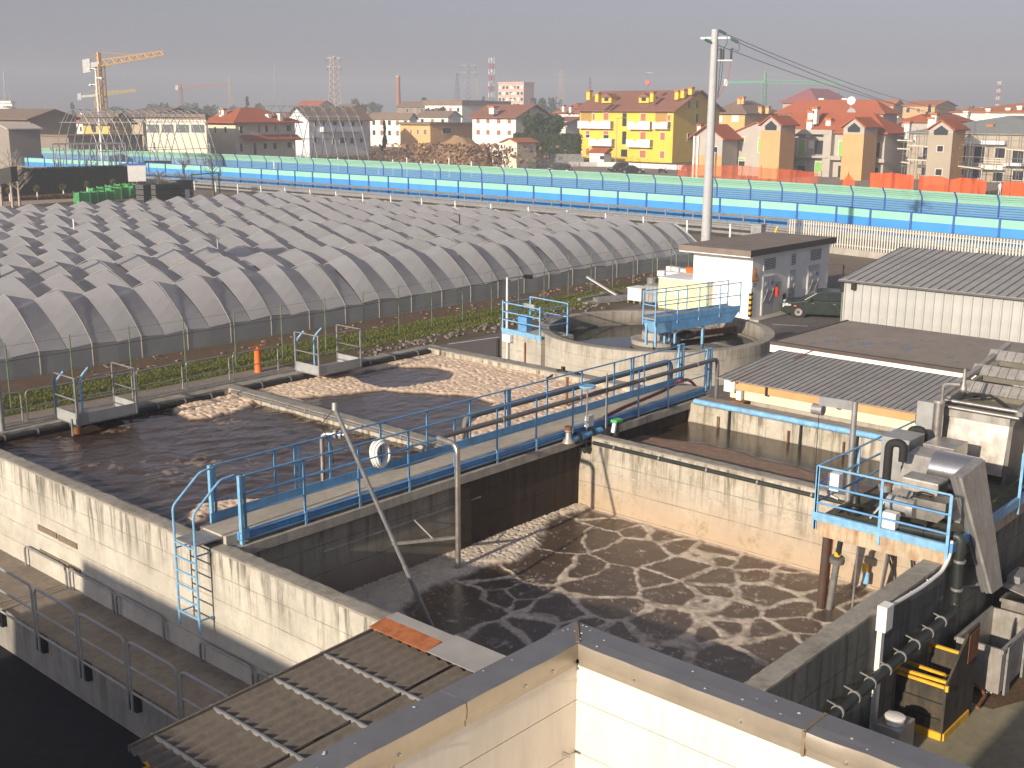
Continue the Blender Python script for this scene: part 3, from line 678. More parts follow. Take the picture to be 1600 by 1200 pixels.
# ================================================================== CANOPY OF CORRUGATED SHEETS
cn = thing('canopy_roof', 'corrugated fibre cement canopy with orange and grey flashing against the tank wall', 'canopy', (9.2, 9.6, 2.3))
M_fib = pm('fibre_cement', (.165, .14, .115), .95, var=.22, scale=9, fine=70, bump=.5, objvar=.06)
def corr(x0, x1, y0, y1, z0, z1, pitch=.177, amp=.026, mat=M_fib, name='sheet', par=None):
    n = int((y1-y0)/pitch*10); T = []; B = []
    for i in range(n+1):
        y = y0+(y1-y0)*i/n; dz = amp*math.cos(2*math.pi*(y-y0)/pitch); T += [(x0, y, z0+dz), (x1, y, z1+dz)]; B += [(x0, y, z0+dz-.010), (x1, y, z1+dz-.010)]
    m = MB(); m.add(T, [(i*2, i*2+1, i*2+3, i*2+2) for i in range(n)], True); m.add(B, [(i*2, i*2+2, i*2+3, i*2+1) for i in range(n)], True)
    for k in (0, 1): E_ = [v for i in range(n+1) for v in (T[i*2+k], B[i*2+k])]; m.add(E_, [(i*2, i*2+1, i*2+3, i*2+2) for i in range(n)], False)
    return m.build(name, mat, par)
rows = [(6.95, 7.45), (7.35, 8.4), (8.3, 9.45), (9.35, 10.4), (10.3, 11.35)]
def cz(x): return 2.37-(11.35-x)*.045
for k, (xa, xb) in enumerate(rows):
    for jx, (ya, yb) in enumerate(((8.1, 9.9), (9.86, 11.3), (11.26, 13.0))):
        corr(xa, xb, ya, yb, cz(xa)+.014, cz(xb)+.002*(jx % 2), .218, .031, par=cn)
for k, xb in enumerate((7.35, 8.3, 9.35, 10.3)): MB().box(xb-.03, xb+.006, 8.1, 13.1, cz(xb)-.01, cz(xb)+.052).build('strap', M_galv, cn)
zf = 2.475
MB().prism([(11.22, 11.72, zf), (11.56, 11.72, zf+.05), (11.56, 13.03, zf+.05), (11.22, 13.03, zf)], (0, 0, .012)).build('orange_flashing', pm('red_oxide_flashing', (.36, .11, .035), .7, var=.25, scale=6, dirt=(.5, .3, .15), dirtamt=.3), cn)
M_flash = pm('grey_flashing', (.36, .345, .33), .55, .25, var=.1)
MB().prism([(11.565, 11.68, zf+.051), (11.78, 11.68, zf+.08), (11.78, 12.98, zf+.08), (11.565, 13.03, zf+.051)], (0, 0, .012)).build('grey_flashing', M_flash, cn)
MB().prism([(11.22, 8.1, zf+.01), (11.8, 8.1, zf+.09), (11.8, 11.67, zf+.09), (11.22, 11.71, zf+.01)], (0, 0, .012)).build('grey_flashing', M_flash, cn)
for x in (7.1, 8.9, 10.8): MB().bar((x, 8.2, cz(x)-.12), (x, 12.9, cz(x)-.12), .08, .1).build('purlin', M_yel, cn)
for y in (12.7, 9.0): MB().bar((7.0, y, -.9), (7.0, y, cz(7)-.15), .1, .1).build('post', M_yel, cn)
MB().bar((6.95, 13.02, cz(6.95)+.03), (11.3, 13.02, cz(11.3)+.03), .03, .1).build('edge_trim', M_fib, cn)

# ================================================================== FOREGROUND BUILDING (parapet in front of the camera)
fg = thing('foreground_building', 'cream panelled building with dark metal parapet capping in the foreground', 'building', (4, 0, 0))
M_panel = pm('cream_sandwich_panel', (.72, .66, .56), .45, .0, var=.05, scale=1.2, dirt=(.42, .36, .28), dirtamt=.28, spec=.5)
M_cap = pm('dark_metal_capping', (.175, .18, .195), .5, .15, var=.14, scale=2, fine=20, dirt=(.16, .14, .12), dirtamt=.25)
M_lip = pm('brown_capping_lip', (.40, .35, .28), .38, .55, var=.12, scale=3)
XI, YI, XO, YO, ZP = 5.35, 4.19, 5.60, 4.41, 7.2
# panels facing -Y (along X) and facing -X (along Y)
zz = [ZP-.16-.245]+[ZP-.77-.37*k for k in range(6)]
zz = [ZP-.15, ZP-.41, ZP-.78, ZP-1.15, ZP-1.52, ZP-1.89, ZP-2.26]
for i in range(6):
    MB().box(-8, 3.77, YI+.02, YI+.08, zz[i+1]+.006, zz[i]).build('wall_panel', M_panel, fg)
    MB().box(3.778, XI+.02, YI+.02, YI+.08, zz[i+1]+.006, zz[i]).build('wall_panel', M_panel, fg)
    MB().box(XI+.02, XI+.08, -9, YI+.02, zz[i+1]+.006, zz[i]).build('wall_panel', M_panel, fg)
MB().box(-8, XI+.03, YI+.07, YO-.03, 0, ZP-.08).box(XI+.07, XO-.03, -9, YO-.03, 0, ZP-.08).build('parapet_core', pm('core_dark', (.12, .11, .1), .9), fg)
MB().box(-8, XI+.08, -9, YI+.08, 4.7, 4.9).build('roof_deck', pm('roof_membrane', (.30, .28, .25), .9, var=.2), fg)
MB().box(-8.2, -8, -9, YO-.03, 0, 5.4).build('end_wall', M_panel, fg)
def capping(a, b_, o, r, dz=0):
    """folded capping sheet from a to b (inner edge), width o; its lip is slightly buckled"""
    a, b_, o = Vector(a), Vector(b_), Vector(o); d = b_-a; n = max(6, int(d.length/.12)); vs = []; vl = []; on = o.normalized(); w = 0
    for i in range(n+1):
        p = a+d*i/n+Vector((0, 0, dz)); w = .6*w+r.uniform(-.0055, .0055)
        vs += [p+Vector((0, 0, w)), p+o*.35+Vector((0, 0, .003+w*.3)), p+o]
        vl += [p+Vector((0, 0, w)), p-on*(.002+abs(w)*2)+Vector((0, 0, -.05)), p+Vector((0, 0, -.105)), p+on*.012+Vector((0, 0, -.112)), p+on*.012+Vector((0, 0, -.155))]
    x = MB().add(vs, [q for i in range(n) for q in ((i*3, i*3+1, i*3+4, i*3+3), (i*3+1, i*3+2, i*3+5, i*3+4))], False).build('capping_sheet', M_cap, fg)
    y = MB().add(vl, [(i*5+k, i*5+k+1, i*5+k+6, i*5+k+5) for i in range(n) for k in range(4)], True).build('capping_lip', M_lip, fg)
    for q in (x, y):
        so = q.modifiers.new('solid', 'SOLIDIFY'); so.thickness = .002
    es = y.modifiers.new('split', 'EDGE_SPLIT'); es.split_angle = R(35)
r_ = random.Random(3)
capping((-8, YI, ZP), (4.32, YI, ZP), (0, YO-YI, 0), r_)
capping((4.327, YI, ZP), (XI, YI, ZP), (0, YO-YI, 0), r_)
capping((XI, YI, ZP), (XI, 2.605, ZP), (XO-XI, 0, 0), r_)
capping((XI, 2.60, ZP), (XI, -9, ZP), (XO-XI, 0, 0), r_, .003)
MB().prism([(XI, YI, ZP-.001), (XO, YI, ZP-.001), (XO, YO, ZP-.001), (XI, YO, ZP-.001)], (0, 0, .005)).build('corner_cap', M_cap, fg)
M_sealant = pm('seam_sealant', (.20, .15, .10), .7)
MB().bar((XI+.01, YI+.01, ZP+.007), (XO-.02, YO-.02, ZP+.008), .025, .006).build('corner_seam', M_sealant, fg)
MB().bar((XI-.003, 2.60, ZP+.009), (XO, 2.60, ZP+.007), .02, .005).bar((XI-.009, 2.60, ZP+.004), (XI-.009, 2.60, ZP-.15), .02, .005, (1, 0, 0)).build('sheet_seam', M_sealant, fg)
for x in (4.84, 5.1, 3.8, 3.0): MB().cyl((x, YI-.014, ZP-.095), (x, YI+.01, ZP-.095), .010, n=10).build('rivet', M_steel, fg)
for y in (3.75, 3.0, 2.35, 1.6): MB().cyl((XI-.018, y, ZP-.09), (XI+.01, y, ZP-.09), .010, n=10).build('rivet', M_steel, fg)
MB().cyl((XI-.1, YI-.03, ZP-.74), (XI-.1, YI+.03, ZP-.74), .012, n=10).build('rivet', M_steel, fg)
# bird droppings along the capping
dr = MB(); r_ = random.Random(11)
for i in range(34):
    if i < 9: x, y = XI+.12+r_.uniform(-.09, .11), YI+.11+r_.uniform(-.09, .09)
    elif i < 20: x, y = r_.uniform(2.6, 5.2), YI+r_.uniform(.03, .2)
    else: x, y = XI+r_.uniform(.03, .22), r_.uniform(1.3, 4.1)
    s_ = r_.uniform(.003, .010); n = 7
    dr.add([(x+s_*math.cos(g)*r_.uniform(.7, 1.4), y+s_*math.sin(g)*r_.uniform(.7, 1.2), ZP+.0085) for g in [2*math.pi*k/n for k in range(n)]], [tuple(range(n))])
kind(dr.build('bird_droppings', pm('dropping_white', (.75, .74, .70), .8), fg), 'stuff')
# neighbouring sheds on the left, outside the frame: they shade the low wall and the road
for (y0, y1, h, lab) in ((7.5, 21.4, 7.75, 'tall industrial hall on the left beyond the road'), (26.2, 40, 7.5, 'second industrial hall on the left beyond the road')):
    t = thing('industrial_hall', lab, 'building', (-15, (y0+y1)/2, -.9))
    MB().box(-24, -10, y0, y1, -.9, h).build('wall', M_panel, t); MB().box(-24.2, -9.95, y0-.1, y1+.1, h, h+.12).build('roof', M_cap, t)
# ================================================================== ROUND CLARIFIER
CCX, CCY, CRO, CRI, CZ = 40.85, 28.05, 5.05, 4.62, 1.42
M_conc_cl = concrete('concrete_clarifier', (.45, .42, .36), (.12, .11, .09), .6, .5, topdirt=(1.45, 1.0))
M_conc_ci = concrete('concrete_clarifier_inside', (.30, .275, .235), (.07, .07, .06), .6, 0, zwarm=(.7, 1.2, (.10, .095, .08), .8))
cl = thing('round_clarifier', 'round concrete settling tank with still dark water', 'tank', (CCX, CCY, 0))
MB().lathe((CCX, CCY, 0), [(CRO, 0), (CRO, CZ-.03), (CRO-.03, CZ)], 96).build('outer_wall', M_conc_cl, cl)
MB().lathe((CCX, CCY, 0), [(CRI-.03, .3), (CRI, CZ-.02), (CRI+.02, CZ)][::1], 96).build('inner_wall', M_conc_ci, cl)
MB().lathe((CCX, CCY, CZ), [(CRI, -.03), (CRI+.01, .004), (CRO-.02, .004), (CRO, -.03)], 96, False).build('rim', M_conc_top, cl)
for o in list(cl.children):   # walls are rings: drop the flat end caps of the lathe
    me = o.data; import bmesh
    bm = bmesh.new(); bm.from_mesh(me); bmesh.ops.delete(bm, geom=[f for f in bm.faces if len(f.verts) > 4], context='FACES')
    bmesh.ops.recalc_face_normals(bm, faces=bm.faces); bm.to_mesh(me); bm.free()
MB().lathe((CCX, CCY, 0), [(4.40, .70), (4.41, .88), (4.5, .88), (4.51, .70)], 72).build('weir_ring', M_conc_ci, cl)
me = cl.children[-1].data; bm = bmesh.new(); bm.from_mesh(me); bmesh.ops.delete(bm, geom=[f for f in bm.faces if len(f.verts) > 4], context='FACES'); bm.to_mesh(me); bm.free()
t = NT('clarifier_water_mat'); wv = t.noise(t.geo(), 2.2, 3)
M_clw = t.bsdf((.018, .022, .020), .05, 0, wv, .05, .02, .22)
o = MB().lathe((CCX, CCY, .80), [(.02, 0), (4.63, 0)], 72).build('clarifier_water', M_clw); o['kind'] = 'structure'
me = o.data; bm = bmesh.new(); bm.from_mesh(me); bmesh.ops.delete(bm, geom=[f for f in bm.faces if len(f.verts) > 4 and f.calc_area() > 10], context='FACES'); bmesh.ops.recalc_face_normals(bm, faces=bm.faces); bm.to_mesh(me); bm.free()
MB().lathe((CCX, CCY, 0), [(1.05, .5), (1.05, .98), (1.1, 1.0), (.95, 1.02), (.9, 1.0), (.6, 1.0), (.6, 1.32), (.0, 1.34)], 40).build('center_pier', M_conc_plain, cl)
MB().lathe((CCX, CCY, 1.34), [(.42, 0), (.42, .1), (.3, .12), (.3, .25), (0, .26)], 24).build('bearing', M_black, cl)
MB().bar((CCX+.8, CCY-.25, .98), (CCX+4.55, CCY-1.3, .98), .22, .22).build('scum_trough', M_rust, cl)
# blue bridge from the centre to the rim
P0, P1 = onz(1024, 499, 2.2), onz(1156, 480, 2.2); du = (P1-P0).normalized(); dn = Vector((-du.y, du.x, 0))
cb = thing('clarifier_bridge', 'blue steel bridge with handrails over the round settling tank', 'bridge', tuple(P0))
W = max(.7, abs((onz(999, 496, 2.2)-P0).dot(dn)))
MB().prism([P0+Vector((0, 0, -.06)), P1+Vector((0, 0, -.06)), P1+dn*W+Vector((0, 0, -.06)), P0+dn*W+Vector((0, 0, -.06))], (0, 0, .06)).build('deck', M_grey, cb)
for k in (0, W):
    MB().bar(P0+dn*k+Vector((0, 0, -.04)), P1+dn*k+Vector((0, 0, -.04)), .04, .24).build('toe_board', M_blue, cb)
    a_, b_ = P0+du*.5+dn*k, P1+dn*k
    MB().prism([a_+Vector((0, 0, -.14)), b_+Vector((0, 0, -.14)), b_-du*.5+Vector((0, 0, -.6)), a_+du*.2+Vector((0, 0, -.6))], dn*.06).build('girder', M_blue, cb)
    n = 5
    for i in range(n):
        q = P0.lerp(P1, i/(n-1))+dn*k; MB().bar(q+Vector((0, 0, -.3)), q+Vector((0, 0, 1.12)), .045, .045).build('post', M_blue_lt, cb)
    for z in (1.1, .55): MB().tube([P0+dn*k+Vector((0, 0, z)), P1+dn*k+Vector((0, 0, z))], .022, 8).build('rail', M_blue, cb)
for z in (1.1, .55): MB().tube([P0+Vector((0, 0, z)), P0+dn*W+Vector((0, 0, z))], .025, 8).build('rail', M_blue_lt, cb)
MB().prism([P0+Vector((0, 0, -.12)), P0+du*1.0+Vector((0, 0, -.12)), P0+du*1.0+Vector((0, 0, -.62)), P0+du*.2+Vector((0, 0, -.62))], dn*W).build('end_box', M_blue_lt, cb)
for i, (u_, w_) in enumerate(((.1, .05), (.1, .6), (1.3, .1), (1.5, .6), (1.0, .4))):
    q = P0+du*u_+dn*w_; MB().bar((q.x, q.y, 1.02), (q.x, q.y, 2.1), .09, .09).build('leg', M_blue_lt, cb)
q = P0+du*3.0+dn*.1; MB().bar((q.x, q.y, .8), (q.x, q.y, 2.0), .1, .1).build('leg', M_blue_lt, cb)
MB().lathe((q.x-.5, q.y+.5, 1.0), [(.05, 0), (.35, .1), (.4, .3), (.15, .4)], 12).build('scraper_drive', M_black, cb)
# block with blue railed stand beside the clarifier
st = thing('sampling_stand', 'small blue railed stand on a concrete block beside the round tank', 'stand', (36.6, 32.3, 0))
c0 = onz(784, 560, 0); c1 = onz(845, 575, 0); du = (c1-c0).normalized(); dn = Vector((-du.y, du.x, 0)); L = (c1-c0).length
if dn.x < 0: dn = -dn
MB().prism([c0, c1, c1+dn*1.9, c0+dn*1.9], (0, 0, 1.2)).build('block', M_conc_cl, st)
MB().bar(c0+Vector((0, 0, 1.28)), c1+Vector((0, 0, 1.28)), .05, .2).build('toe_board', M_blue_lt, st)
for k in (0, 1.6):
    for s_ in (.03, .97):
        q = c0.lerp(c1, s_)+dn*k; MB().bar(q+Vector((0, 0, 1.0)), q+Vector((0, 0, 2.6)), .06, .06).build('post', M_blue_lt, st)
    for z in ((1.75, 2.1, 2.5) if k == 0 else (2.0, 2.58)):
        MB().tube([c0.lerp(c1, .03)+dn*k+Vector((0, 0, z)), c0.lerp(c1, .97)+dn*k+Vector((0, 0, z))], .028, 8).build('rail', M_blue_lt, st)
for s_ in (.03, .97):
    for z in (1.75, 2.1, 2.5): MB().tube([c0.lerp(c1, s_)+Vector((0, 0, z)), c0.lerp(c1, s_)+dn*1.6+Vector((0, 0, z))], .022, 8).build('rail', M_blue, st)
q = c0.lerp(c1, .35)+dn*.8; MB().obox(q+Vector((0, 0, 2.35)), du*.35, dn*.02, (0, 0, .1)).build('sign_plate', M_grey, st)
MB().bar(c0+dn*.9+du*.5+Vector((0, 0, 1.2)), c0+dn*.9+du*.5+Vector((0, 0, 1.9)), .5, .35).build('control_cabinet', M_blue, st)
MB().bar(c0.lerp(c1, .62)-dn*.03, c0.lerp(c1, .62)-dn*.03+Vector((0, 0, .95)), .05, .09).build('rusty_slot', M_rust, st)
q = c0.lerp(c1, .2)-dn*.12
cbx = thing('control_box', 'white control box on a slim post before the concrete block', 'control box', tuple(q))
MB().obox(q+Vector((0, 0, 1.0)), du*.26, dn*.09, (0, 0, .16)).build('box', M_wplast, cbx, .015); MB().bar(q, q+Vector((0, 0, .9)), .06, .06).build('post', M_white, cbx)
MB().cyl(c0-du*.25, c0-du*.25+Vector((0, 0, .85)), .07).build('pipe', M_black, cbx)
lp = onz(792, 541, 0); lm = thing('lamp_post', 'short galvanised lamp post behind the small blue railed stand', 'lamp post', tuple(lp))
MB().cyl(lp, lp+Vector((0, 0, 3.2)), .06, .045).build('pole', M_white, lm)
e = lp+Vector((.75, -.45, 3.3)); MB().tube([lp+Vector((0, 0, 3.17)), e], .035, 6).build('arm', M_galv, lm); MB().obox(e+Vector((.1, -.06, -.1)), (.2, -.1, -.03), (.04, .07, 0), (0, 0, .09)).build('lamp_head', M_black, lm, .02)

# ------------------------------------------------------------------ odds and ends by the grass strip
M_ytank = pm('yellow_plastic', (.82, .72, .40), .5, var=.1, dirt=(.5, .45, .3), dirtamt=.3)
y0_ = onz(1027, 484, 0); y1_ = onz(1085, 490, 0)
yt = thing('yellow_container', 'pale yellow plastic container with white lettering behind the clarifier bridge', 'container', tuple(y0_))
ax, ay = y0_.x, y1_.y-.9; bx_, by_ = y0_.x+2.1, y0_.y
MB().box(ax, bx_, ay, by_, .12, 1.75).build('body', M_ytank, yt, .06); MB().box(ax-.03, bx_+.03, ay-.03, by_+.03, 1.75, 1.83).build('lid', M_wplast, yt, .03)
for k in range(3): MB().box(ax+.1+k*.85, ax+.3+k*.85, ay, by_, 0, .12).build('foot', M_board, yt)
for i in range(6): MB().box(ax-.008, ax, by_-.35-i*.3, by_-.2-i*.3, .95, 1.25).build('letter_mark', M_wplast, yt)
ib = onz(980, 473, 0); t = thing('white_crate', 'white plastic crate on a pallet left of the yellow container', 'crate', tuple(ib))
MB().box(ib.x, ib.x+1.0, ib.y-.95, ib.y, .16, .85).build('body', M_wplast, t, .02); MB().box(ib.x-.03, ib.x+1.03, ib.y-.98, ib.y+.03, .85, .90).build('rim', M_wplast, t)
for k in (0, .43, .86): MB().box(ib.x, ib.x+1, ib.y-.95+k*.98, ib.y-.83+k*.98, 0, .16).build('pallet_runner', M_board, t)
t = thing('caged_tank', 'grey caged liquid tank just right of the white crate', 'tank', (ib.x+1, ib.y-1.6, 0))
MB().box(ib.x+.1, ib.x+1.0, ib.y-2.2, ib.y-1.15, .15, 1.15).build('bottle', M_grey, t, .05)
for k in range(5): MB().box(ib.x+.07, ib.x+.09, ib.y-2.2+k*.26, ib.y-2.17+k*.26, .1, 1.18).build('cage_bar', M_galv, t)
for k in range(3): MB().box(ib.x+.06, ib.x+.08, ib.y-2.2, ib.y-1.14, .2+k*.45, .23+k*.45).build('cage_rail', M_galv, t)
db = onz(1018, 458, 0); t = thing('steel_drum', 'grey steel drum behind the yellow container', 'drum', tuple(db))
MB().lathe(db, [(.29, 0), (.3, .03), (.29, .3), (.3, .32), (.29, .6), (.3, .62), (.29, .9), (.3, .93), (.27, .93)], 20).build('body', M_steel_dull, t)
MB().lathe(db+Vector((0, 0, .93)), [(.27, 0), (.1, .02), (.0, .03)], 20).build('lid', M_steel_dull, t)
t = thing('propped_board', 'pale board propped upright over the scrap pile', 'board', tuple(onz(968, 462, 0)))
MB().bar(onz(968, 464, .1), onz(968, 464, .1)+Vector((-1.1, 1.6, 1.15)), .5, .05, (0, 0, 1)).build('board', M_white, t); MB().bar(onz(968, 464, .12)+Vector((.01, .01, .05)), onz(968, 464, .1)+Vector((-1.1, 1.6, 1.20)), .1, .04).build('batten', M_galv, t)
scr = [((905, 470), (985, 455), .25, .12, M_galv, 'galvanised beam lying left of the propped board'), ((915, 476), (970, 466), .3, .1, M_steel_dull, 'dull steel beam at the front of the scrap pile'), ((930, 474), (985, 470), .5, .3, M_galv, 'thick ribbed beam on the right of the scrap pile'), ((940, 462), (990, 458), .4, .2, M_board, 'brown timber beam at the back of the scrap pile'), ((850, 508), (872, 500), .5, .12, M_board, 'brown timber pile at the left rim of the round tank')]
for a_, b_, w_, h_, m_, lab in scr: tag(MB().bar(onz(*a_, 0)+Vector((0, 0, h_/2+.02)), onz(*b_, 0)+Vector((0, 0, h_/2+.06)), w_, h_).build('scrap_beam', m_), lab, 'beam', 'scrap beams by the grass strip')
for i, (a_, b_, lab) in enumerate((((1030, 431), (1083, 437), 'long white beam at the front of the pair by the cabin'), ((1045, 424), (1083, 431), 'long white beam at the back of the pair by the cabin'))):
    tag(MB().bar(onz(*a_, 0)+Vector((0, 0, .2)), onz(*b_, 0)+Vector((0, 0, .2)), .5, .35).build('white_beam', M_white), lab, 'beam', 'white beams by the cabin')
bk_ = onz(1080, 428, .3); tag(MB().lathe(bk_, [(.3, 0), (.42, .4), (.44, .42), (.3, .44)], 16).build('orange_tub', M_orange), 'orange tub almost hidden behind the white cabin', 'tub')
r_ = random.Random(4); m = MB()
for i in range(260):
    q = onz(r_.uniform(560, 930), 0, 0) if False else None
    u_ = r_.random(); px_ = 560+u_*400; py_ = 556-u_*88+r_.gauss(0, 4.5); q = onz(px_, py_, 0); s_ = r_.uniform(.02, .09)
    m.obox(q+Vector((0, 0, s_*.4)), (s_*r_.uniform(.6, 1.4), s_*r_.uniform(-.4, .4), 0), (s_*r_.uniform(-.3, .3), s_*r_.uniform(.6, 1.2), 0), (0, 0, s_*r_.uniform(.4, .8)))
kind(m.build('rubble', pm('rubble_stone', (.19, .165, .135), .95, var=.4, scale=12)), 'stuff')
m = MB()
for i in range(200):
    u_ = r_.random(); q = Vector((22+u_*48, r_.uniform(42.7, 44.6), 0)); s_ = r_.uniform(.02, .08)
    m.obox(q+Vector((0, 0, s_*.4)), (s_, s_*r_.uniform(-.4, .4), 0), (s_*r_.uniform(-.3, .3), s_, 0), (0, 0, s_*.6))
kind(m.build('soil_clods', pm('clod', (.22, .16, .11), .95, var=.4, scale=12)), 'stuff')
# grass blades of the strip
m = MB(); N = 30000; rr = np.random.RandomState(5)
gx = 12+rr.rand(N)*46; gy = 39.4+rr.rand(N)*3.1; keep = fbm(gx, gy, .7, 5, 4)*1.3+.25 > rr.rand(N); gx, gy = gx[keep], gy[keep]
vs = []; fs = []
for i, (x, y) in enumerate(zip(gx, gy)):
    a_ = r_.uniform(0, 6.28); h_ = r_.uniform(.04, .13); w_ = r_.uniform(.015, .03); b0 = len(vs); lx, ly = r_.gauss(0, .06), r_.gauss(0, .06)
    vs += [(x-w_*math.cos(a_), y-w_*math.sin(a_), 0), (x+w_*math.cos(a_), y+w_*math.sin(a_), 0), (x+lx, y+ly, h_)]; fs.append((b0, b0+1, b0+2))
m.add(vs, fs); kind(m.build('grass', ground_mat('grass_blades', (.12, .15, .03), (.19, .18, .05), (.09, .12, .025), 1.5, 12, .7, 0)), 'stuff')

# ================================================================== WHITE ELECTRICAL CABIN
cbn = thing('electrical_cabin', 'white electrical cabin with flat brown roof and grey steel doors', 'cabin', (56.5, 32.2, 0))
CX0, CX1, CY0, CY1, CH = 52.7, 61.25, 30.3, 33.9, 3.34
M_cabw = pm('white_render', (.80, .78, .74), .85, var=.05, scale=1.5, dirt=(.5, .46, .4), dirtamt=.12)
MB().box(CX0, CX1, CY0, CY1, 0, CH).build('wall', M_cabw, cbn)
M_roofbr = pm('brown_roof_felt', (.20, .165, .14), .9, var=.2, scale=1.5)
MB().box(CX0-.75, CX1+.1, CY0-.28, CY1+.45, CH, CH+.06).build('soffit', M_white, cbn)
MB().box(CX0-.78, CX1+.13, CY0-.31, CY1+.48, CH+.06, CH+.36).build('roof', M_roofbr, cbn)
MB().box(CX0-.785, CX1+.135, CY0-.32, CY0-.312, CH+.05, CH+.38).build('fascia', pm('fascia_dark', (.07, .062, .06), .7), cbn)
M_door = pm('grey_steel_door', (.42, .43, .45), .5, .1, var=.08, scale=3)
M_vent = pm('dark_vent', (.11, .115, .12), .6)
def cdoor(x0, x1, z0, z1, leaves, lab=None):
    d = MB().box(x0-.05, x1+.05, CY0-.03, CY0-.002, z0-.02, z1+.05).build('door', M_white, cbn)
    wl_ = (x1-x0)/leaves
    for i in range(leaves):
        MB().box(x0+i*wl_+.015, x0+(i+1)*wl_-.015, CY0-.06, CY0-.03, z0, z1).build('door_leaf', M_door, d)
        MB().bar((x0+i*wl_+.1, CY0-.08, z0+.7), (x0+(i+1)*wl_-.1, CY0-.08, z0+1.35), .04, .06, (0, 1, 0)).build('door_stay', M_galv, d)
        MB().box(x0+i*wl_+.45*wl_, x0+i*wl_+.62*wl_, CY0-.075, CY0-.06, z0+.95, z0+1.2).build('handle', M_black, d)
        MB().box(x0+i*wl_+.3*wl_, x0+i*wl_+.7*wl_, CY0-.068, CY0-.06, z0+1.55, z0+1.75).build('notice_plate', M_wplast if i == 0 else pm('blue_notice', (.08, .16, .4), .5), d)
    return d
def cvent(x0, x1, z0, z1):
    v_ = MB().box(x0-.04, x1+.04, CY0-.03, CY0-.002, z0-.04, z1+.04).build('vent', M_white, cbn)
    n = max(3, int((z1-z0)/.08))
    for i in range(n): MB().obox(((x0+x1)/2, CY0-.045, z0+(i+.5)*(z1-z0)/n), ((x1-x0)/2, 0, 0), (0, .02, -.02), (0, .003, .01)).build('louvre', M_vent, v_)
def cx_(px_): return ony(px_, 440, CY0).x
cdoor(cx_(1191), cx_(1209), .12, 2.15, 2); cvent(cx_(1192), cx_(1209), 2.5, 3.1)
cdoor(cx_(1232), cx_(1241), .12, 2.25, 1); cvent(cx_(1234), cx_(1240), 2.5, 3.1)
cdoor(cx_(1261), cx_(1278), .12, 2.3, 2); cvent(cx_(1263), cx_(1279), 2.55, 3.15)
MB().box(CX0-.3, CX1+.3, CY0-.7, CY0-.01, 0, .1).build('step', M_conc_plain, cbn)
MB().box(cx_(1226)-.1, cx_(1226)+.1, CY0-.06, CY0, .6, 1.0).build('meter_box', M_black, cbn)
# warning triangle, hazard post, fire extinguisher
ws = thing('warning_sign', 'yellow warning triangle over a small text plate at the cabin corner', 'sign', (CX0+.05, CY0-.05, 2))
s0, s1, zz0, zz1 = CX0-.02, CX0+.62, 2.0, 2.75
def tri(x0, x1, z0, z1, y, th): return [((x0, y, z0)), ((x1, y, z0)), (((x0+x1)/2, y, z1))]
MB().prism(tri(s0, s1, zz0, zz1, CY0-.05, 0), (0, .02, 0)).build('triangle_edge', M_red, ws)
MB().prism(tri(s0+.09, s1-.09, zz0+.06, zz1-.13, CY0-.056, 0), (0, .005, 0)).build('triangle_face', pm('sign_yellow', (.75, .5, .04), .5), ws)
xm = (s0+s1)/2; MB().prism([(xm-.02, CY0-.061, 2.45), (xm+.06, CY0-.061, 2.45), (xm+.0, CY0-.061, 2.3), (xm+.05, CY0-.061, 2.3), (xm-.02, CY0-.061, 2.1), (xm-.005, CY0-.061, 2.25), (xm-.06, CY0-.061, 2.25)], (0, .004, 0)).build('lightning_mark', M_black, ws)
MB().box(s0, s1, CY0-.05, CY0-.03, 1.7, 1.97).build('text_plate', M_wplast, ws)
for k in range(3): MB().box(s0+.08, s1-.1-.06*k, CY0-.054, CY0-.05, 1.9-k*.075, 1.93-k*.075).build('text_line', M_black, ws)
hp = thing('hazard_strip', 'yellow and black striped corner guard at the foot of the cabin', 'corner guard', (CX0, CY0-.03, 0))
for k in range(9):
    MB().prism([(CX0-.012, CY0-.015, .15+k*.14), (CX0+.16, CY0-.015, .15+k*.14+.05), (CX0+.16, CY0-.015, .29+k*.14+.05), (CX0-.012, CY0-.015, .29+k*.14)], (0, -.01, 0)).build('stripe', M_black if k % 2 == 0 else M_yel, hp)
    MB().box(CX0-.02, CX0-.008, CY0-.026, CY0+.12, .15+k*.14, .29+k*.14).build('stripe', M_black if k % 2 == 0 else M_yel, hp)
fx_ = cx_(1211); fe = thing('fire_extinguisher', 'red fire extinguisher hung on the cabin wall beside the first doors', 'extinguisher', (fx_, CY0-.1, 1))
MB().lathe((fx_, CY0-.14, 1.0), [(.12, 0), (.13, .05), (.13, .42), (.06, .5), (.04, .52)], 16).build('cylinder', M_red, fe); MB().lathe((fx_, CY0-.14, 1.52), [(.04, 0), (.07, .05), (.05, .2), (.02, .24)], 10).build('valve', M_black, fe)
MB().tube(fil([(fx_, CY0-.14, 1.72), (fx_+.18, CY0-.2, 1.8), (fx_+.2, CY0-.2, 1.4)], .1), .02, 6).build('hose', M_black, fe)

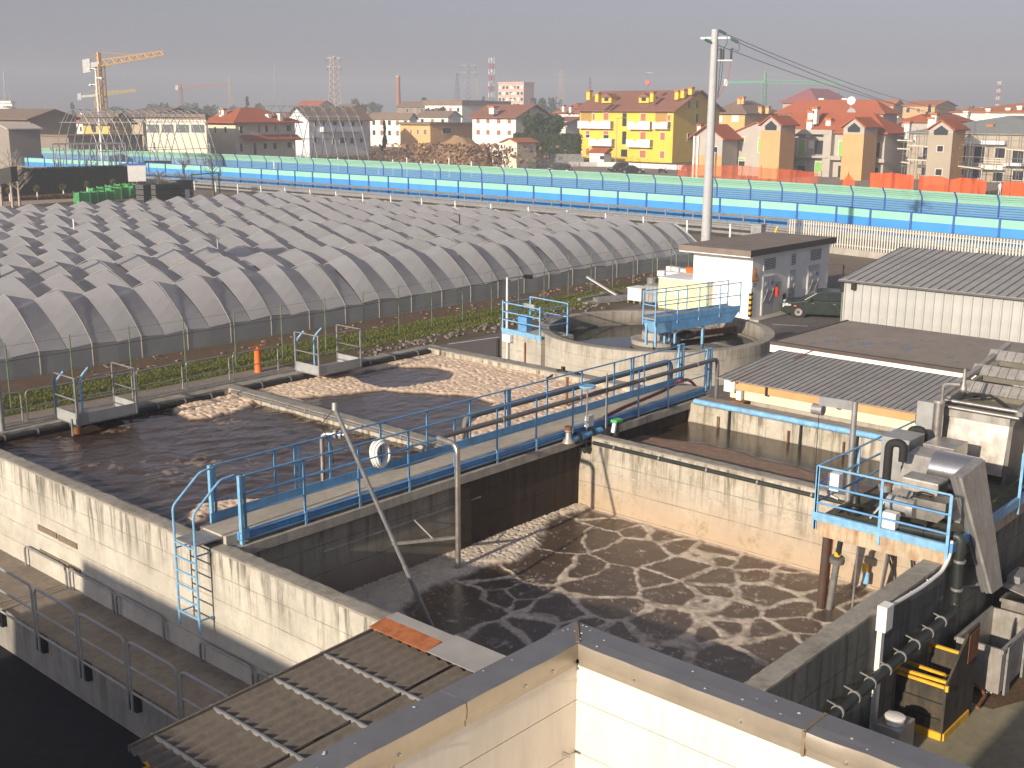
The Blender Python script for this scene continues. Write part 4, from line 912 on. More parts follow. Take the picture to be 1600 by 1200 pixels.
# ================================================================== GREEN CAR NOSE AT THE SHED CORNER
M_car = pm('dark_green_car_paint', (.028, .042, .034), .28, .25, var=.05, fine=200, spec=.6)
def make_car(name, label, loc, rz, paint, group=None, L=4.5, Wd=1.72, Hh=1.42, kindc='sedan'):
    t = thing(name, label, 'car', loc, rz if rz else .0001, group); h = Wd/2
    low = [(-L/2, .32), (-L/2, .62), (-L/2+.1, .82), (-L/2+.95, .92), (L/2-1.25, .93), (L/2-.25, .78), (L/2, .58), (L/2, .3), (L/2-.3, .2), (-L/2+.3, .2)]
    def shell(prof, ins, nm, mat, taper=.0):
        m = MB(); n = len(prof); rows = [(-h+ins, 0), (-h+ins*.2 if ins < .1 else -h+ins, 1), (h-(ins*.2 if ins < .1 else ins), 1), (h-ins, 0)]
        ys = [-h+ins, -h+ins+.05, h-ins-.05, h-ins]; sc = [.985, 1, 1, .985]; cz_ = sum(p[1] for p in prof)/n
        vs = [(x*s_, y, cz_+(z-cz_)*s_) for y, s_ in zip(ys, sc) for x, z in prof]
        fs = [(r*n+k, r*n+(k+1) % n, (r+1)*n+(k+1) % n, (r+1)*n+k) for r in range(3) for k in range(n)]
        fs += [tuple(range(n))[::-1], tuple(3*n+k for k in range(n))]
        m.add(vs, [f[::-1] for f in fs]); return m.build(nm, mat, t, .04)
    shell(low, .0, 'body', paint)
    if kindc == 'sedan': cab = [(-L/2+.75, .9), (-L/2+1.25, Hh-.05), (-L/2+1.6, Hh), (L/2-2.0, Hh), (L/2-1.75, Hh-.06), (L/2-1.05, .9)]
    else: cab = [(-L/2+.12, .9), (-L/2+.35, Hh-.05), (-L/2+.7, Hh), (L/2-2.0, Hh), (L/2-1.75, Hh-.06), (L/2-1.0, .9)]
    shell(cab, .13, 'cabin_roof', paint)
    # side windows, windscreen
    x0, x1 = cab[0][0]+.22, cab[-1][0]-.3
    for s_ in (-1, 1):
        y = s_*(h-.122); m1 = (x0+x1)/2-.05
        a0 = cab[1][0]+.12; a1 = cab[4][0]-.06
        MB().prism([(x0+.05, y, .95), (m1-.05, y, .95), (m1-.05, y, Hh-.12), (a0, y, Hh-.12)], (0, s_*.012, 0)).build('side_window', M_glass, t)
        MB().prism([(m1+.05, y, .95), (x1, y, .95), (a1, y, Hh-.12), (m1+.05, y, Hh-.12)], (0, s_*.012, 0)).build('side_window', M_glass, t)
        MB().box(x1-.15, x1+.02, s_*h*.98, s_*(h+.14), .92, 1.06).build('mirror', paint, t, .02)
        MB().box(L/2-.5, L/2-.04, s_*(h-.42), s_*(h+.004), .6, .74).build('headlight', pm('lamp_lens', (.5, .5, .48), .15), t, .03)
        MB().box(-L/2-.01, -L/2+.25, s_*(h-.35), s_*(h+.005), .62, .8).build('tail_light', M_red, t, .02)
        for q in (-.15, .95): MB().box(q-.42, q-.28, s_*h, s_*(h+.03), .78, .81).build('handle', M_steel, t)
        MB().box(L/2-.75, L/2-.63, s_*h, s_*(h+.012), .60, .66).build('indicator', M_orange, t)
    MB().prism([(cab[-1][0]-.03, -h+.25, .93), (cab[-1][0]-.03, h-.25, .93), (cab[4][0]+.02, h-.3, Hh-.1), (cab[4][0]+.02, -h+.3, Hh-.1)], (.03, 0, .02)).build('windscreen', M_glass, t)
    MB().prism([(cab[0][0]+.02, -h+.25, .93), (cab[0][0]+.02, h-.25, .93), (cab[1][0]-.0, h-.3, Hh-.1), (cab[1][0]-.0, -h+.3, Hh-.1)], (-.03, 0, .02)).build('rear_window', M_glass, t)
    MB().box(L/2-.02, L/2+.03, -h+.15, h-.15, .3, .52).build('bumper', M_black, t, .02); MB().box(-L/2-.03, -L/2+.02, -h+.15, h-.15, .3, .52).build('bumper', M_black, t, .02)
    for x in (-L/2+.85, L/2-.88):
        for s_ in (-1, 1):
            w_ = MB(); y = s_*(h-.1)
            MB().cyl((x, y-s_*.02, .31), (x, y+s_*.106, .31), .40, n=28).build('wheel_arch', M_black, t)
            w_.cyl((x, y-.08, .31), (x, y+s_*.12, .31), .31, n=28); wh = w_.build('wheel', M_rubber, t)
            MB().cyl((x, y+s_*.12, .31), (x, y+s_*.135, .31), .2, n=20).build('rim', M_steel, wh); MB().cyl((x, y+s_*.135, .31), (x, y+s_*.15, .31), .07, n=12).build('hub_cap', M_black, wh)
    return t
wf = onz(1247, 496, 0)
car1 = make_car('parked_car', 'dark green car poking out behind the corner of the metal shed', (wf.x+.95, wf.y-1.55, 0), R(118), M_car, L=4.4, Wd=1.72)
# fix the car so that its front wheel stands where it shows
car1.location = (wf.x+1.276, wf.y-.831, 0); car1.rotation_euler = (0, 0, R(117))
# ================================================================== GREY METAL SHED
M_clad = pm('ribbed_zinc_sheet', (.42, .425, .41), .5, .25, var=.1, scale=1.5, dirt=(.33, .31, .25), dirtamt=.35, objvar=.04)
M_cladr = pm('grey_roof_sheet', (.38, .375, .365), .5, .3, var=.12, scale=1.2, dirt=(.16, .14, .12), dirtamt=.3, objvar=.04)
M_seam = pm('roof_seam', (.11, .108, .105), .6, .2)
ms = thing('metal_shed', 'grey ribbed metal shed with sloping roof on the right', 'shed', (52, 16, 0))
SX, SY = 50.0, onx(1315, 499, 50.0).y
ze = onx(1317, 436, SX).z; rl = ony(1410, 387, SY+.15)
def share(m, name, mat, par, locs):
    me = m.mesh(name, mat); out = []
    for l in locs: out.append(link(name, me, par, l))
    return out
base_ = Vector((52, 16, 0)); pit = .42; nw = 46
m = MB().box(0, .03, -pit+.004, 0, 0, ze); m.prism([(0, -.06, 0), (-.05, -.03, 0), (-.05, .03, 0), (0, .06, 0)], (0, 0, ze))
share(m, 'cladding_panel', M_clad, ms, [Vector((SX, SY-.06-i*pit, 0))-base_ for i in range(nw)])
MB().box(SX-.06, SX+.04, SY-.005, SY+.05, 0, ze).build('corner_trim', pm('green_grey_trim', (.17, .19, .14), .6), ms)
ex = rl.x-SX; ez = rl.z-ze
v0 = Vector((-.25, 0, -.25*ez/ex)); v1 = Vector((ex, 0, ez))
m = MB().prism([v0+Vector((0, -pit+.004, 0)), v1+Vector((0, -pit+.004, 0)), v1, v0], (0, 0, .03)); share(m, 'roof_panel', M_cladr, ms, [Vector((SX, SY+.15-i*pit, ze+.02))-base_ for i in range(nw)])
m = MB().bar(v0+Vector((0, 0, .04)), v1+Vector((0, 0, .04)), .05, .025); share(m, 'roof_rib', M_seam, ms, [Vector((SX, SY+.13-i*pit, ze+.02))-base_ for i in range(nw)])
MB().box(SX-.3, SX-.22, SY-nw*pit, SY+.17, ze-.08, ze+.0).build('gutter', M_seam, ms)
MB().box(SX+.04, rl.x, SY-.02, SY, 0, ze+.1).build('end_wall', M_clad, ms); MB().prism([(SX+.04, SY-.02, ze+.1), (rl.x, SY-.02, ze+.1), (rl.x, SY-.02, rl.z)], (0, .02, 0)).build('gable_panel', M_clad, ms)
MB().box(rl.x-.02, rl.x, SY-nw*pit, SY, 0, rl.z).build('back_wall', M_clad, ms)
q = onx(1336, 447, SX); MB().obox(q+Vector((-.14, 0, 0)), (.09, 0, 0), (0, .1, 0), (0, 0, .16)).build('spotlight', M_black, ms, .03)
q = onx(1318, 443, SX); MB().obox(q+Vector((-.1, .0, -.1)), (.06, 0, 0), (0, .07, 0), (0, 0, .28)).build('alarm_box', M_black, ms, .02)

# ================================================================== FLAT ROOF WITH PUDDLES AND LOW CORRUGATED ROOF
fr = thing('flat_roof_building', 'low building with flat brown felt roof holding shallow puddles', 'building', (42, 12, 0))
FX0, FX1, FY1 = 39.1, 45.45, 21.45
M_felt = ground_mat('roof_felt', (.29, .25, .22), (.34, .295, .26), (.24, .21, .18), .5, 2.2, .85, .15, 60)
MB().box(FX0, FX1, -4, FY1, 1.86, 2.0).build('roof', M_felt, fr); MB().box(FX0+.1, FX1-.1, -3.9, FY1-.1, 0, 1.86).build('wall', M_cabw, fr)
MB().box(FX0-.12, FX0-.01, -4, FY1+.02, 1.62, 1.9).build('white_gutter', M_white, fr)
MB().box(FX0-.13, FX0+.05, -4, FY1+.03, 1.9, 2.03).box(FX0+.05, FX1, FY1-.06, FY1+.03, 1.9, 2.03).build('dark_edge', pm('brown_edge', (.085, .065, .055), .7), fr)
MB().box(FX0-.06, FX0-.02, FY1-.6, FY1-.52, .8, 1.62).build('downpipe', M_white, fr)
t = NT('puddle_water'); M_pud = t.bsdf((.05, .047, .043), .04, 0, t.noise(t.geo(), 6, 2), .03, .01, .6)
r_ = random.Random(8); k = 0
for (x, y, a, b2) in ((1352, 536, 25, 5), (1385, 537, 12, 3), (1420, 543, 26, 5), (1300, 533, 22, 4), (1440, 531, 7, 2), (1495, 566, 8, 3), (1550, 577, 8, 2), (1570, 545, 14, 4), (1592, 551, 12, 3), (1485, 559, 9, 2), (1328, 541, 8, 2), (1270, 536, 9, 2.5)):
    n = 22; pts = []
    for i in range(n):
        g = 2*math.pi*i/n; s_ = r_.uniform(.35, 1.0); pts.append(onz(x+a*.8*s_*math.cos(g), y+b2*.8*s_*math.sin(g), 2.0))
    o = MB().add([(p.x, p.y, 2.004) for p in pts], [tuple(range(n))[::-1]]).build('puddle', M_pud); o['kind'] = 'structure'
t = NT('puddle_flip')
lr = thing('low_roof_building', 'cream walled low building with ribbed grey roof and orange beam', 'building', (30.5, 10, 2.4))
EX, EZ = 28.4, 3.0; TX, TZ = 32.1, 3.27; LY1 = 17.35
M_lr = pm('ribbed_grey_roof', (.36, .35, .33), .55, .3, var=.14, scale=2, dirt=(.17, .13, .10), dirtamt=.35, objvar=.05)
M_rib = pm('rib_dark', (.06, .058, .056), .6, .2)
pit = .192; per = 5; wdt = pit*per; ns = 17; sl = (TZ-EZ)/(TX-EX)
m = MB().prism([(0, -wdt+.004, 0), (TX-EX, -wdt+.004, TZ-EZ), (TX-EX, 0, TZ-EZ), (0, 0, 0)], (0, 0, .02))
me1 = m.mesh('roof_sheet', M_lr)
m = MB()
for k in range(per):
    y = -.05-k*pit; m.prism([(0, y-.017, .02), (0, y-.008, .03), (0, y+.008, .03), (0, y+.017, .02)], (TX-EX, 0, TZ-EZ))
me2 = m.mesh('rib', M_rib)
for i in range(ns):
    s_ = link('roof_sheet', me1, lr, Vector((EX-30.5, LY1-i*wdt-10, EZ-2.4))); rb = link('rib', me2, s_, Vector((0, 0, 0))); rb['kind'] = 'stuff'
for (px_, py_, L_) in ((1238, 568, 1.2), (1140, 592, 2.0)):
    q = onz(px_, py_, 3.1)
    q.z = EZ+(q.x-EX)*sl+.024; MB().prism([(q.x, q.y-.07, q.z), (q.x+L_, q.y-.07, q.z+L_*sl), (q.x+L_, q.y+.0, q.z+L_*sl), (q.x, q.y, q.z)], (0, 0, .002)).build('rust_streak', M_rust, lr)
MB().box(28.62, 28.72, 2, LY1-.25, 2.72, 2.95).build('orange_beam', pm('orange_beam', (.62, .32, .14), .6, var=.14, dirt=(.4, .3, .2), dirtamt=.25), lr)
MB().box(28.75, 28.85, 2, LY1-.3, 2.42, 2.95).build('cream_wall', pm('cream_render', (.74, .63, .45), .85, var=.06), lr)
MB().box(28.55, 28.8, LY1-.55, LY1-.2, 2.62, 2.96).build('beam_end', M_white, lr)
MB().box(28.85, 32, 2, LY1-.3, 0, 2.4).build('lower_wall', M_conc_plain, lr)
for i in range(3): MB().box(28.60, 28.62, LY1-1.6-i*2.2, LY1-1.52-i*2.2, 2.68, 2.98).build('gutter_bracket', M_black, lr)
for y in (LY1-.7, ): MB().box(28.55, 28.68, y-.08, y+.08, 2.42, 2.7).build('wall_bracket', M_white, lr); MB().box(28.4, 28.7, y-.25, y+.25, 2.405, 2.43).build('foot_plate', M_rust, lr)

# blue pipe along the wall
bp = wallpipe('light blue pipe lying along the wall below the cream building', (27.33, 7.8, 2.5), (27.33, 17.35, 2.5), .085, 0, M_blue_lt, 'blue_pipe')
for y in (16.2, 14.0, 12.4, 10.5): MB().cyl((27.33, y, 2.47), (27.28, y, 1.2), .03).build('drop_pipe', M_black, bp); MB().cyl((27.3, y+.35, 2.2), (27.3, y+.35, 1.6), .022).build('drop_pipe', M_rust, bp)

# jib crane
jc = thing('jib_hoist', 'slim grey jib hoist standing over the right basin', 'hoist', (22.0, 10.08, 2.9))
MB().cyl((22.0, 10.08, 2.2), (22.0, 10.08, 4.72), .06).build('column', M_galv, jc)
h0 = Vector((22.0, 10.08, 4.62)); h1 = ony(1281, 626, 11.2)
MB().bar(h0, h1, .06, .2).build('jib', M_grey, jc); MB().cyl(h1+Vector((0, -.1, -.2)), h1+Vector((0, .15, -.2)), .12).build('winch_drum', M_galv, jc)
MB().tube([h1+Vector((0, 0, -.2)), Vector((h1.x, h1.y, 1.9))], .008, 5).build('cable', M_black, jc)

# ================================================================== PRESS PLATFORM
pl = thing('press_platform', 'rusty edged concrete platform with blue railing over the tank corner', 'platform', (22, 8.6, 2.7))
M_rustc = pm('rust_stained_concrete', (.46, .38, .27), .9, var=.25, scale=3, dirt=(.30, .12, .04), dirtamt=.85)
MB().box(20.02, 27.3, 7.2, 9.85, 2.42, 2.74).build('slab', M_rustc, pl)
MB().box(19.98, 20.06, 7.18, 9.88, 2.74, 2.9).build('toe_board', M_blue_lt, pl); MB().box(20.06, 33, 7.12, 7.2, 2.72, 2.9).build('toe_board', M_blue, pl)
MB().box(20.06, 27.3, 7.2, 9.8, 2.742, 2.76).build('grating', pm('mossy_grating', (.10, .10, .065), .9, var=.4, scale=8), pl)
def prail(a_, b_, n, z0, z1, tabs=True):
    a_, b_ = Vector((*a_, 0)), Vector((*b_, 0))
    for i in range(n):
        q = a_.lerp(b_, i/(n-1)); MB().bar(q+Vector((0, 0, z0-.3)), q+Vector((0, 0, z1)), .055, .03).build('post', M_blue_lt, pl)
    for k in (1, .62, .25): MB().tube([a_+Vector((0, 0, z0+(z1-z0)*k)), b_+Vector((0, 0, z0+(z1-z0)*k))], .022, 8).build('rail', M_blue_lt if k == 1 else M_blue, pl)
prail((20.0, 7.2), (20.0, 9.8), 3, 2.85, 3.84); prail((20.0, 9.82), (27.2, 9.82), 5, 2.85, 3.84); prail((23.6, 7.14), (33, 7.14), 6, 2.85, 3.84)
# things hanging in the near basin below the platform
tb = thing('lifting_tube', 'pair of steel lifting tubes standing in the brown liquid under the platform', 'pipe', (20.9, 9.9, .5))
MB().cyl((20.85, 9.98, .2), (20.4, 9.72, 2.45), .085).build('tube', pm('brown_steel', (.16, .11, .09), .4, .5), tb); MB().cyl((20.95, 9.86, .2), (20.55, 9.55, 1.75), .07).build('tube', M_galv, tb)
MB().cyl((20.55, 9.55, 1.75), (20.54, 9.54, 1.86), .15).build('flange', M_pipe, tb)
tag(MB().cyl((20.92, 9.92, .4), (20.5, 9.66, 2.45), .035).build('orange_cable_tube', M_orange), 'bright orange tube hanging between the steel lifting tubes', 'tube')
hs = thing('suction_hose', 'dark green hose with yellow collar hanging below the platform', 'hose', (20.5, 9.5, 2))
MB().cyl((20.54, 9.54, 1.86), (20.42, 9.42, 2.45), .055).build('hose', M_dkpipe, hs); MB().cyl((20.54, 9.54, 1.90), (20.525, 9.525, 2.0), .07).build('collar', M_yel, hs)
for i, (x, y, xx, yy, lab) in enumerate(((21.0, 9.36, 20.5, 9.1, 'thin grey rod standing in the liquid right of the orange tube'), (22.3, 9.36, 21.6, 8.9, 'thin rod close to the back wall under the platform'))):
    tag(MB().cyl((x, y, .3), (xx, yy, 2.45), .025).build('guide_rod', M_galv), lab, 'rod')
tag(MB().bar((22.3, 8.55, .4), (22.3, 8.2, 2.45), .2, .14).build('wooden_prop', M_board), 'weathered timber prop against the basin wall under the platform', 'prop')
cbk = thing('cable_bundle', 'tangle of dark cables with yellow plug under the platform', 'cables', (22, 9, 2))
for i, (a_, b_) in enumerate((((22.2, 9.3, 2.4), (22.3, 9.1, .7)), ((22.25, 9.1, 2.4), (22.35, 9.2, .8)), ((22.2, 8.95, 2.4), (22.35, 8.7, .9)))): MB().tube(fil([a_, lerp(a_, b_, .4)+Vector((0, .12-.1*i, 0)), lerp(a_, b_, .7)+Vector((-.05, -.1, 0)), b_], .4), .025, 6).build('cable', M_black, cbk)
q = onx(1352, 888, 22.2); MB().obox(q, (.03, 0, 0), (0, .06, 0), (0, 0, .1)).build('plug', M_yel, cbk); MB().obox(onx(1353, 903, 22.2), (.04, 0, 0), (0, .07, 0), (0, 0, .14)).build('float_bulb', M_blue_lt, cbk, .03)

# sludge press: the tall stainless machine with slatted belt tables
sp = thing('sludge_press', 'tall stainless belt press with three slatted tables and side rollers', 'machine', (26, 8.6, 2.8))
PX, PY0, PY1 = 24.6, 7.75, 9.35
zb = onx(1510, 715, PX).z; ztp = onx(1500, 655, PX).z
MB().prism([(PX, PY0+.1, 2.95), (PX, PY1-.05, 2.95), (PX+.18, PY1-.05, ztp), (PX+.18, PY0+.1, ztp)], (.05, 0, 0)).build('front_sheet', M_steel, sp)
for y in (PY0, PY1-.08): MB().prism([(PX-.02, y, 2.76), (PX+4.5, y, 2.76), (PX+4.5, y, ztp+.75), (PX+.5, y, ztp+.35), (PX+.1, y, ztp)], (0, .08, 0)).build('side_frame', M_steel_dull if y > 8.5 else pm('dark_side_sheet', (.16, .15, .14), .5, .4), sp)
MB().box(PX+.1, PX+.2, PY0+.08, PY1-.1, ztp+.0, ztp+.16).build('cross_beam', M_steel_dull, sp)
for k, zz_ in enumerate((ztp+.22, ztp+.3)): MB().cyl((PX+.05+.25*k, PY0-.12, zz_), (PX+.05+.25*k, PY1+.1, zz_), .045).build('roller', M_steel, sp)
MB().prism([(PX+.35, PY0+.1, ztp+.12), (PX+.35, PY1-.1, ztp+.12), (PX+1.6, PY1-.1, ztp+.2), (PX+1.6, PY0+.1, ztp+.2)], (0, 0, .02)).build('belt', pm('olive_belt', (.14, .135, .10), .8), sp)
MB().tube([(PX+.5, PY0+.3, ztp+.3), (PX+.9, PY0+.8, ztp+.42), (PX+.7, PY1-.3, ztp+.32)], .03, 6).build('spray_hose', M_dark, sp)
for k in range(3):
    x = PX+1.35+k*1.0; z_ = ztp+.42+k*.2
    for s_ in range(9): MB().obox((x+.1, PY0-.05+(PY1-PY0+.25)*(s_+.5)/9, z_), (.12, 0, .10), (0, (PY1-PY0+.25)/18-.006, 0), (.02, 0, -.02)).build('table_slat', M_steel_dull, sp)
    MB().box(x, x+.5, PY0+.1, PY1-.1, z_-.22, z_-.1).build('table_tray', pm('olive_belt', (.14, .135, .10), .8), sp)
for k in range(7): MB().cyl((PX+.9+k*.55, PY0-.16, ztp-.05+.12*(k % 2)), (PX+.9+k*.55, PY0+.02, ztp-.05+.12*(k % 2)), .13 if k % 2 else .09, n=16).build('side_roller', M_steel if k % 2 else M_steel_dull, sp)
MB().bar((PX+.1, PY0-.1, ztp+.3), (PX+4.4, PY0-.1, ztp+.95), .12, .1).build('top_rail', M_steel_dull, sp)
MB().bar((PX+.1, PY1+.06, ztp+.3), (PX+4.4, PY1+.06, ztp+.95), .12, .1).build('top_rail', M_steel_dull, sp)
MB().prism([(PX+1.2, PY0-.55, ztp-.4), (PX+1.9, PY0-.55, ztp-.35), (PX+1.9, PY0-.02, ztp-.35), (PX+1.2, PY0-.02, ztp-.4)], (0, 0, .12)).build('drip_tray', M_steel, sp)
MB().lathe((PX+1.5, PY0-.3, ztp-.25), [(.1, 0), (.14, .1), (.08, .25), (.05, .4)], 14).build('drive_motor', M_blue, sp)
for x in (PX+.9, PX+2.4, PX+3.8): MB().box(x, x+.12, PY0-.06, PY0-.01, 2.76, ztp).build('frame_post', M_steel_dull, sp)
cv = onx(1462, 690, 24.3); tg = thing('vent_column', 'slim stainless column with small valve left of the belt press', 'pipe', (24.3, cv.y, 2.8))
MB().cyl((24.3, cv.y, 2.76), (24.3, cv.y, onx(1462, 628, 24.3).z), .11, n=16).build('column', M_steel, tg); zt_ = onx(1462, 628, 24.3).z
MB().cyl((24.3, cv.y, zt_), (24.3, cv.y, zt_+.06), .13).build('cap', M_steel_dull, tg)
MB().tube(fil([(24.3, cv.y-.05, zt_), (24.3, cv.y-.05, zt_+.42), (24.35, cv.y-.4, zt_+.45)], .1), .04, 8).build('bent_pipe', M_steel, tg)
MB().lathe((24.4, cv.y-.45, zt_+.3), [(.05, 0), (.08, .05), (.04, .2), (.03, .5), (.05, .52)], 10).build('valve', M_steel_dull, tg)
MB().box(24.35, 24.5, cv.y+.1, cv.y+.5, 2.76, zt_-.05).build('grey_panel', M_grey, tg)

# drum screen with chute, cabinets and motors in front of the press
sc = thing('drum_screen', 'stainless drum screen with shiny curved drum and long discharge chute', 'machine', (22.3, 8.2, 2.8))
d0 = onx(1494, 738, 22.3)
MB().cyl((22.3, d0.y+.42, d0.z), (22.3, d0.y-.42, d0.z), .38, n=32).build('drum', pm('bright_steel', (.62, .61, .60), .22, .9, var=.05), sc)
MB().prism([(21.2, d0.y+.43, 2.78), (23.0, d0.y+.43, 2.78), (23.0, d0.y+.43, d0.z+.1), (22.6, d0.y+.43, d0.z+.3), (22.1, d0.y+.43, d0.z+.25), (21.6, d0.y+.43, d0.z-.35), (21.2, d0.y+.43, d0.z-.6)], (0, .5, 0)).build('screen_housing', M_steel_dull, sc)
MB().prism([(21.6, d0.y-.42, 2.78), (22.95, d0.y-.42, 2.78), (22.95, d0.y-.42, d0.z-.3), (22.3, d0.y-.42, d0.z-.42), (21.6, d0.y-.42, d0.z-.75)], (0, .84, 0)).build('feed_box', M_steel, sc)
TL, TR, BR, BL = ony(1503, 747, 7.25), ony(1539, 719, 7.25), ony(1567, 915, 6.75), ony(1550, 928, 6.75); ov = Vector((0, .2, 0))
MB().add([TL, TR, BR, BL, TL+ov, TR+ov, BR+ov*.9, BL+ov*.9], [(0, 3, 2, 1), (4, 5, 6, 7), (0, 4, 7, 3), (1, 2, 6, 5), (0, 1, 5, 4), (3, 7, 6, 2)]).build('chute', M_steel_dull, sc)
MB().bar(TL+ov*.5+Vector((-.02, 0, 0)), BL+ov*.45+Vector((-.02, 0, 0)), .05, .04).build('chute_rib', M_galv, sc); MB().bar(TL+ov*.95+Vector((-.02, 0, 0)), BL+ov*.85+Vector((-.02, 0, 0)), .04, .04).build('chute_rib', M_galv, sc)
MB().bar((20.9, 7.25, 1.75), BL+Vector((.05, .2, .15)), .05, .05).build('chute_strut', M_galv, sc); MB().bar((21.5, 7.25, 2.0), lerp(TL, BL, .75)+ov*.5, .05, .05).build('chute_strut', M_galv, sc)
cab_ = onx(1382, 740, 22.4)
for i, (ya, yb, x0, z1, lab, mt) in enumerate(((9.15, 9.75, 22.7, 3.9, 'tall grey steel cabinet at the platform corner, leftmost of the two', M_grey), (8.3, 8.95, 22.9, 3.85, 'stainless steel cabinet between the two black hoses', M_steel))):
    t = thing('steel_cabinet', lab, 'cabinet', (x0, (ya+yb)/2, 2.76), group='cabinets on the press platform')
    MB().box(x0, x0+.8, ya, yb, 2.76, z1).build('body', mt, t, .01); MB().box(x0-.02, x0-.002, ya+.05, yb-.05, 2.85, z1-.08).build('door', mt, t); MB().box(x0-.04, x0-.02, ya+.08, ya+.12, 3.2, 3.35).build('handle', M_black, t)
mo = thing('gear_motor', 'grey hooded gear motor with ribbed end beside the drum screen', 'motor', (21, 8.3, 3.1))
a_ = onx(1412, 752, 20.9); b_ = onx(1470, 765, 20.9)
MB().prism([(20.75, a_.y, a_.z-.12), (20.75, b_.y, b_.z-.12), (21.25, b_.y, b_.z-.12), (21.25, a_.y, a_.z-.12)], (0, 0, .26)).build('hood', M_steel_dull, mo, .03)
for k in range(5): MB().box(20.78+k*.09, 20.82+k*.09, b_.y-.02, b_.y-.004, b_.z-.08, b_.z+.1).build('cooling_slot', M_black, mo)
MB().box(20.9, 21.15, a_.y-.2, b_.y+.2, 2.78, a_.z-.13).build('stand', M_black, mo)
pu = thing('transfer_pump', 'stainless pump with grey motor and trough tank on the platform', 'pump', (20.8, 8, 2.9))
q0 = onx(1388, 783, 20.7); q1 = onx(1420, 793, 20.7); q2 = onx(1475, 805, 20.7)
MB().cyl(q0, q1, .15, n=18).build('motor', M_grey, pu); MB().cyl(q1, lerp(q1, q2, .2), .19, n=18).build('coupling', M_galv, pu)
MB().prism([q1+Vector((.05, 0, .2)), q2+Vector((.05, 0, .2)), q2+Vector((.05, 0, -.05)), lerp(q1, q2, .8)+Vector((.05, 0, -.2)), q1+Vector((.05, 0, -.2))], (.5, 0, 0)).build('trough', M_steel, pu)
MB().tube(fil([q1+Vector((0, 0, .18)), q1+Vector((-.05, -.2, .4)), q1+Vector((.0, -.45, .35))], .15), .015, 6).build('cable', M_black, pu)
g0 = onx(1400, 822, 20.35); g1 = onx(1478, 838, 20.35); MB().cyl(g0, g1, .09, n=14).build('discharge_pipe', M_dkpipe, pu); MB().cyl(lerp(g0, g1, .55), lerp(g0, g1, .6), .12).build('flange', M_black, pu)
wb = onx(1391, 812, 20.15); t = thing('wall_box', 'white electrical box on the front railing of the platform', 'electrical box', tuple(wb))
MB().obox(wb, (.1, 0, 0), (0, .14, 0), (0, 0, .16)).build('box', M_wplast, t, .015); MB().obox(wb+Vector((-.105, 0, 0)), (.006, 0, 0), (0, .12, 0), (0, 0, .14)).build('lid', M_wplast, t)
wb = onx(1305, 752, 20.6); t = thing('wall_box', 'white electrical box beside the left corner post of the platform', 'electrical box', tuple(wb))
MB().obox(wb, (.1, 0, 0), (0, .12, 0), (0, 0, .18)).build('box', M_wplast, t, .015); MB().tube(fil([wb+Vector((0, .1, -.15)), wb+Vector((0, .15, -.3)), wb+Vector((0, -.1, -.35))], .1), .03, 6).build('conduit', M_galv, t)
for i, (x, y, X_, lab, hh) in enumerate(((1384, 760, 21.6, 'thick black hose rising and bending over at the front of the platform', 1.35), (1421, 690, 23.6, 'black hose loop behind the stainless cabinet', .75))):
    b0 = onx(x, y, X_); t = thing('discharge_hose', lab, 'hose', tuple(b0)); z0_ = 2.8 if i == 0 else b0.z-.1; zt_ = onx(x, 690 if i == 0 else 670, X_).z
    MB().tube(fil([(X_, b0.y, z0_), (X_, b0.y, zt_), (X_+.05, b0.y-.28, zt_+.02), (X_+.05, b0.y-.28, zt_-.35)], .14, 6), .085, 12).build('hose', M_rubber, t)
    if i == 0: MB().cyl((X_, b0.y, 3.1), (X_, b0.y, 3.25), .13).build('coupling', M_galv, t); MB().cyl((X_, b0.y, 3.25), (X_, b0.y, 3.3), .15).build('clamp', M_rust, t)
cl2 = thing('cable_clutter', 'dark pump parts and cables behind the left platform railing', 'pump', (20.8, 9.3, 2.8))
MB().lathe((20.75, 9.35, 2.76), [(.14, 0), (.16, .1), (.1, .25), (.08, .4)], 14).build('pump_body', M_black, cl2)
for k in range(4): MB().tube(fil([(20.5+.1*k, 9.6, 2.8), (20.6, 9.4-.1*k, 3.05), (20.9, 9.2-.15*k, 2.85), (21.2, 8.9, 2.8)], .15), .022, 6).build('cable', M_black, cl2)
MB().tube([(20.7, 9.0, 2.78), (20.9, 8.7, 3.3)], .03, 6).build('lever', M_galv, cl2)

# ------------------------------------------------------------------ right wall fittings
wp = thing('drain_pipe', 'thick black pipe running down and along the mossy tank wall', 'pipe', (18, 7.1, 1.5))
MB().tube(fil([(20.3, 7.35, 2.95), (20.32, 7.08, 3.0), (20.32, 7.06, 1.62), (20.1, 7.06, 1.55), (14.8, 7.06, 1.38)], .2, 6), .095, 14).build('tube', M_dkpipe, wp)
for k in range(9): x = 19.7-k*.58; MB().cyl((x, 7.06, 1.54-k*.0185), (x-.04, 7.06, 1.54-k*.0185), .11).build('clamp', M_galv, wp); MB().bar((x, 7.06, 1.62-k*.0185), (x, 7.26, 1.66-k*.0185), .02, .02).build('hook', M_galv, wp)
for z_ in (2.5, 1.95): MB().cyl((20.32, 7.06, z_), (20.32, 7.06, z_+.05), .11).build('clamp', M_galv, wp)
cd = thing('cable_trunking', 'white cable trunking post with cap box on the mossy wall', 'trunking', (17.4, 7.15, 1.5))
MB().box(17.33, 17.45, 7.17, 7.255, .3, 2.2).build('trunking', M_wplast, cd); MB().box(17.25, 17.53, 7.08, 7.255, 2.15, 2.6).build('cap_box', M_white, cd, .01)
MB().tube(fil([(17.55, 7.18, 2.5), (18.9, 7.17, 2.42), (19.8, 7.17, 2.45), (20.1, 7.17, 2.65), (20.12, 7.17, 2.95)], .4), .035, 8).build('conduit', M_wplast, cd)
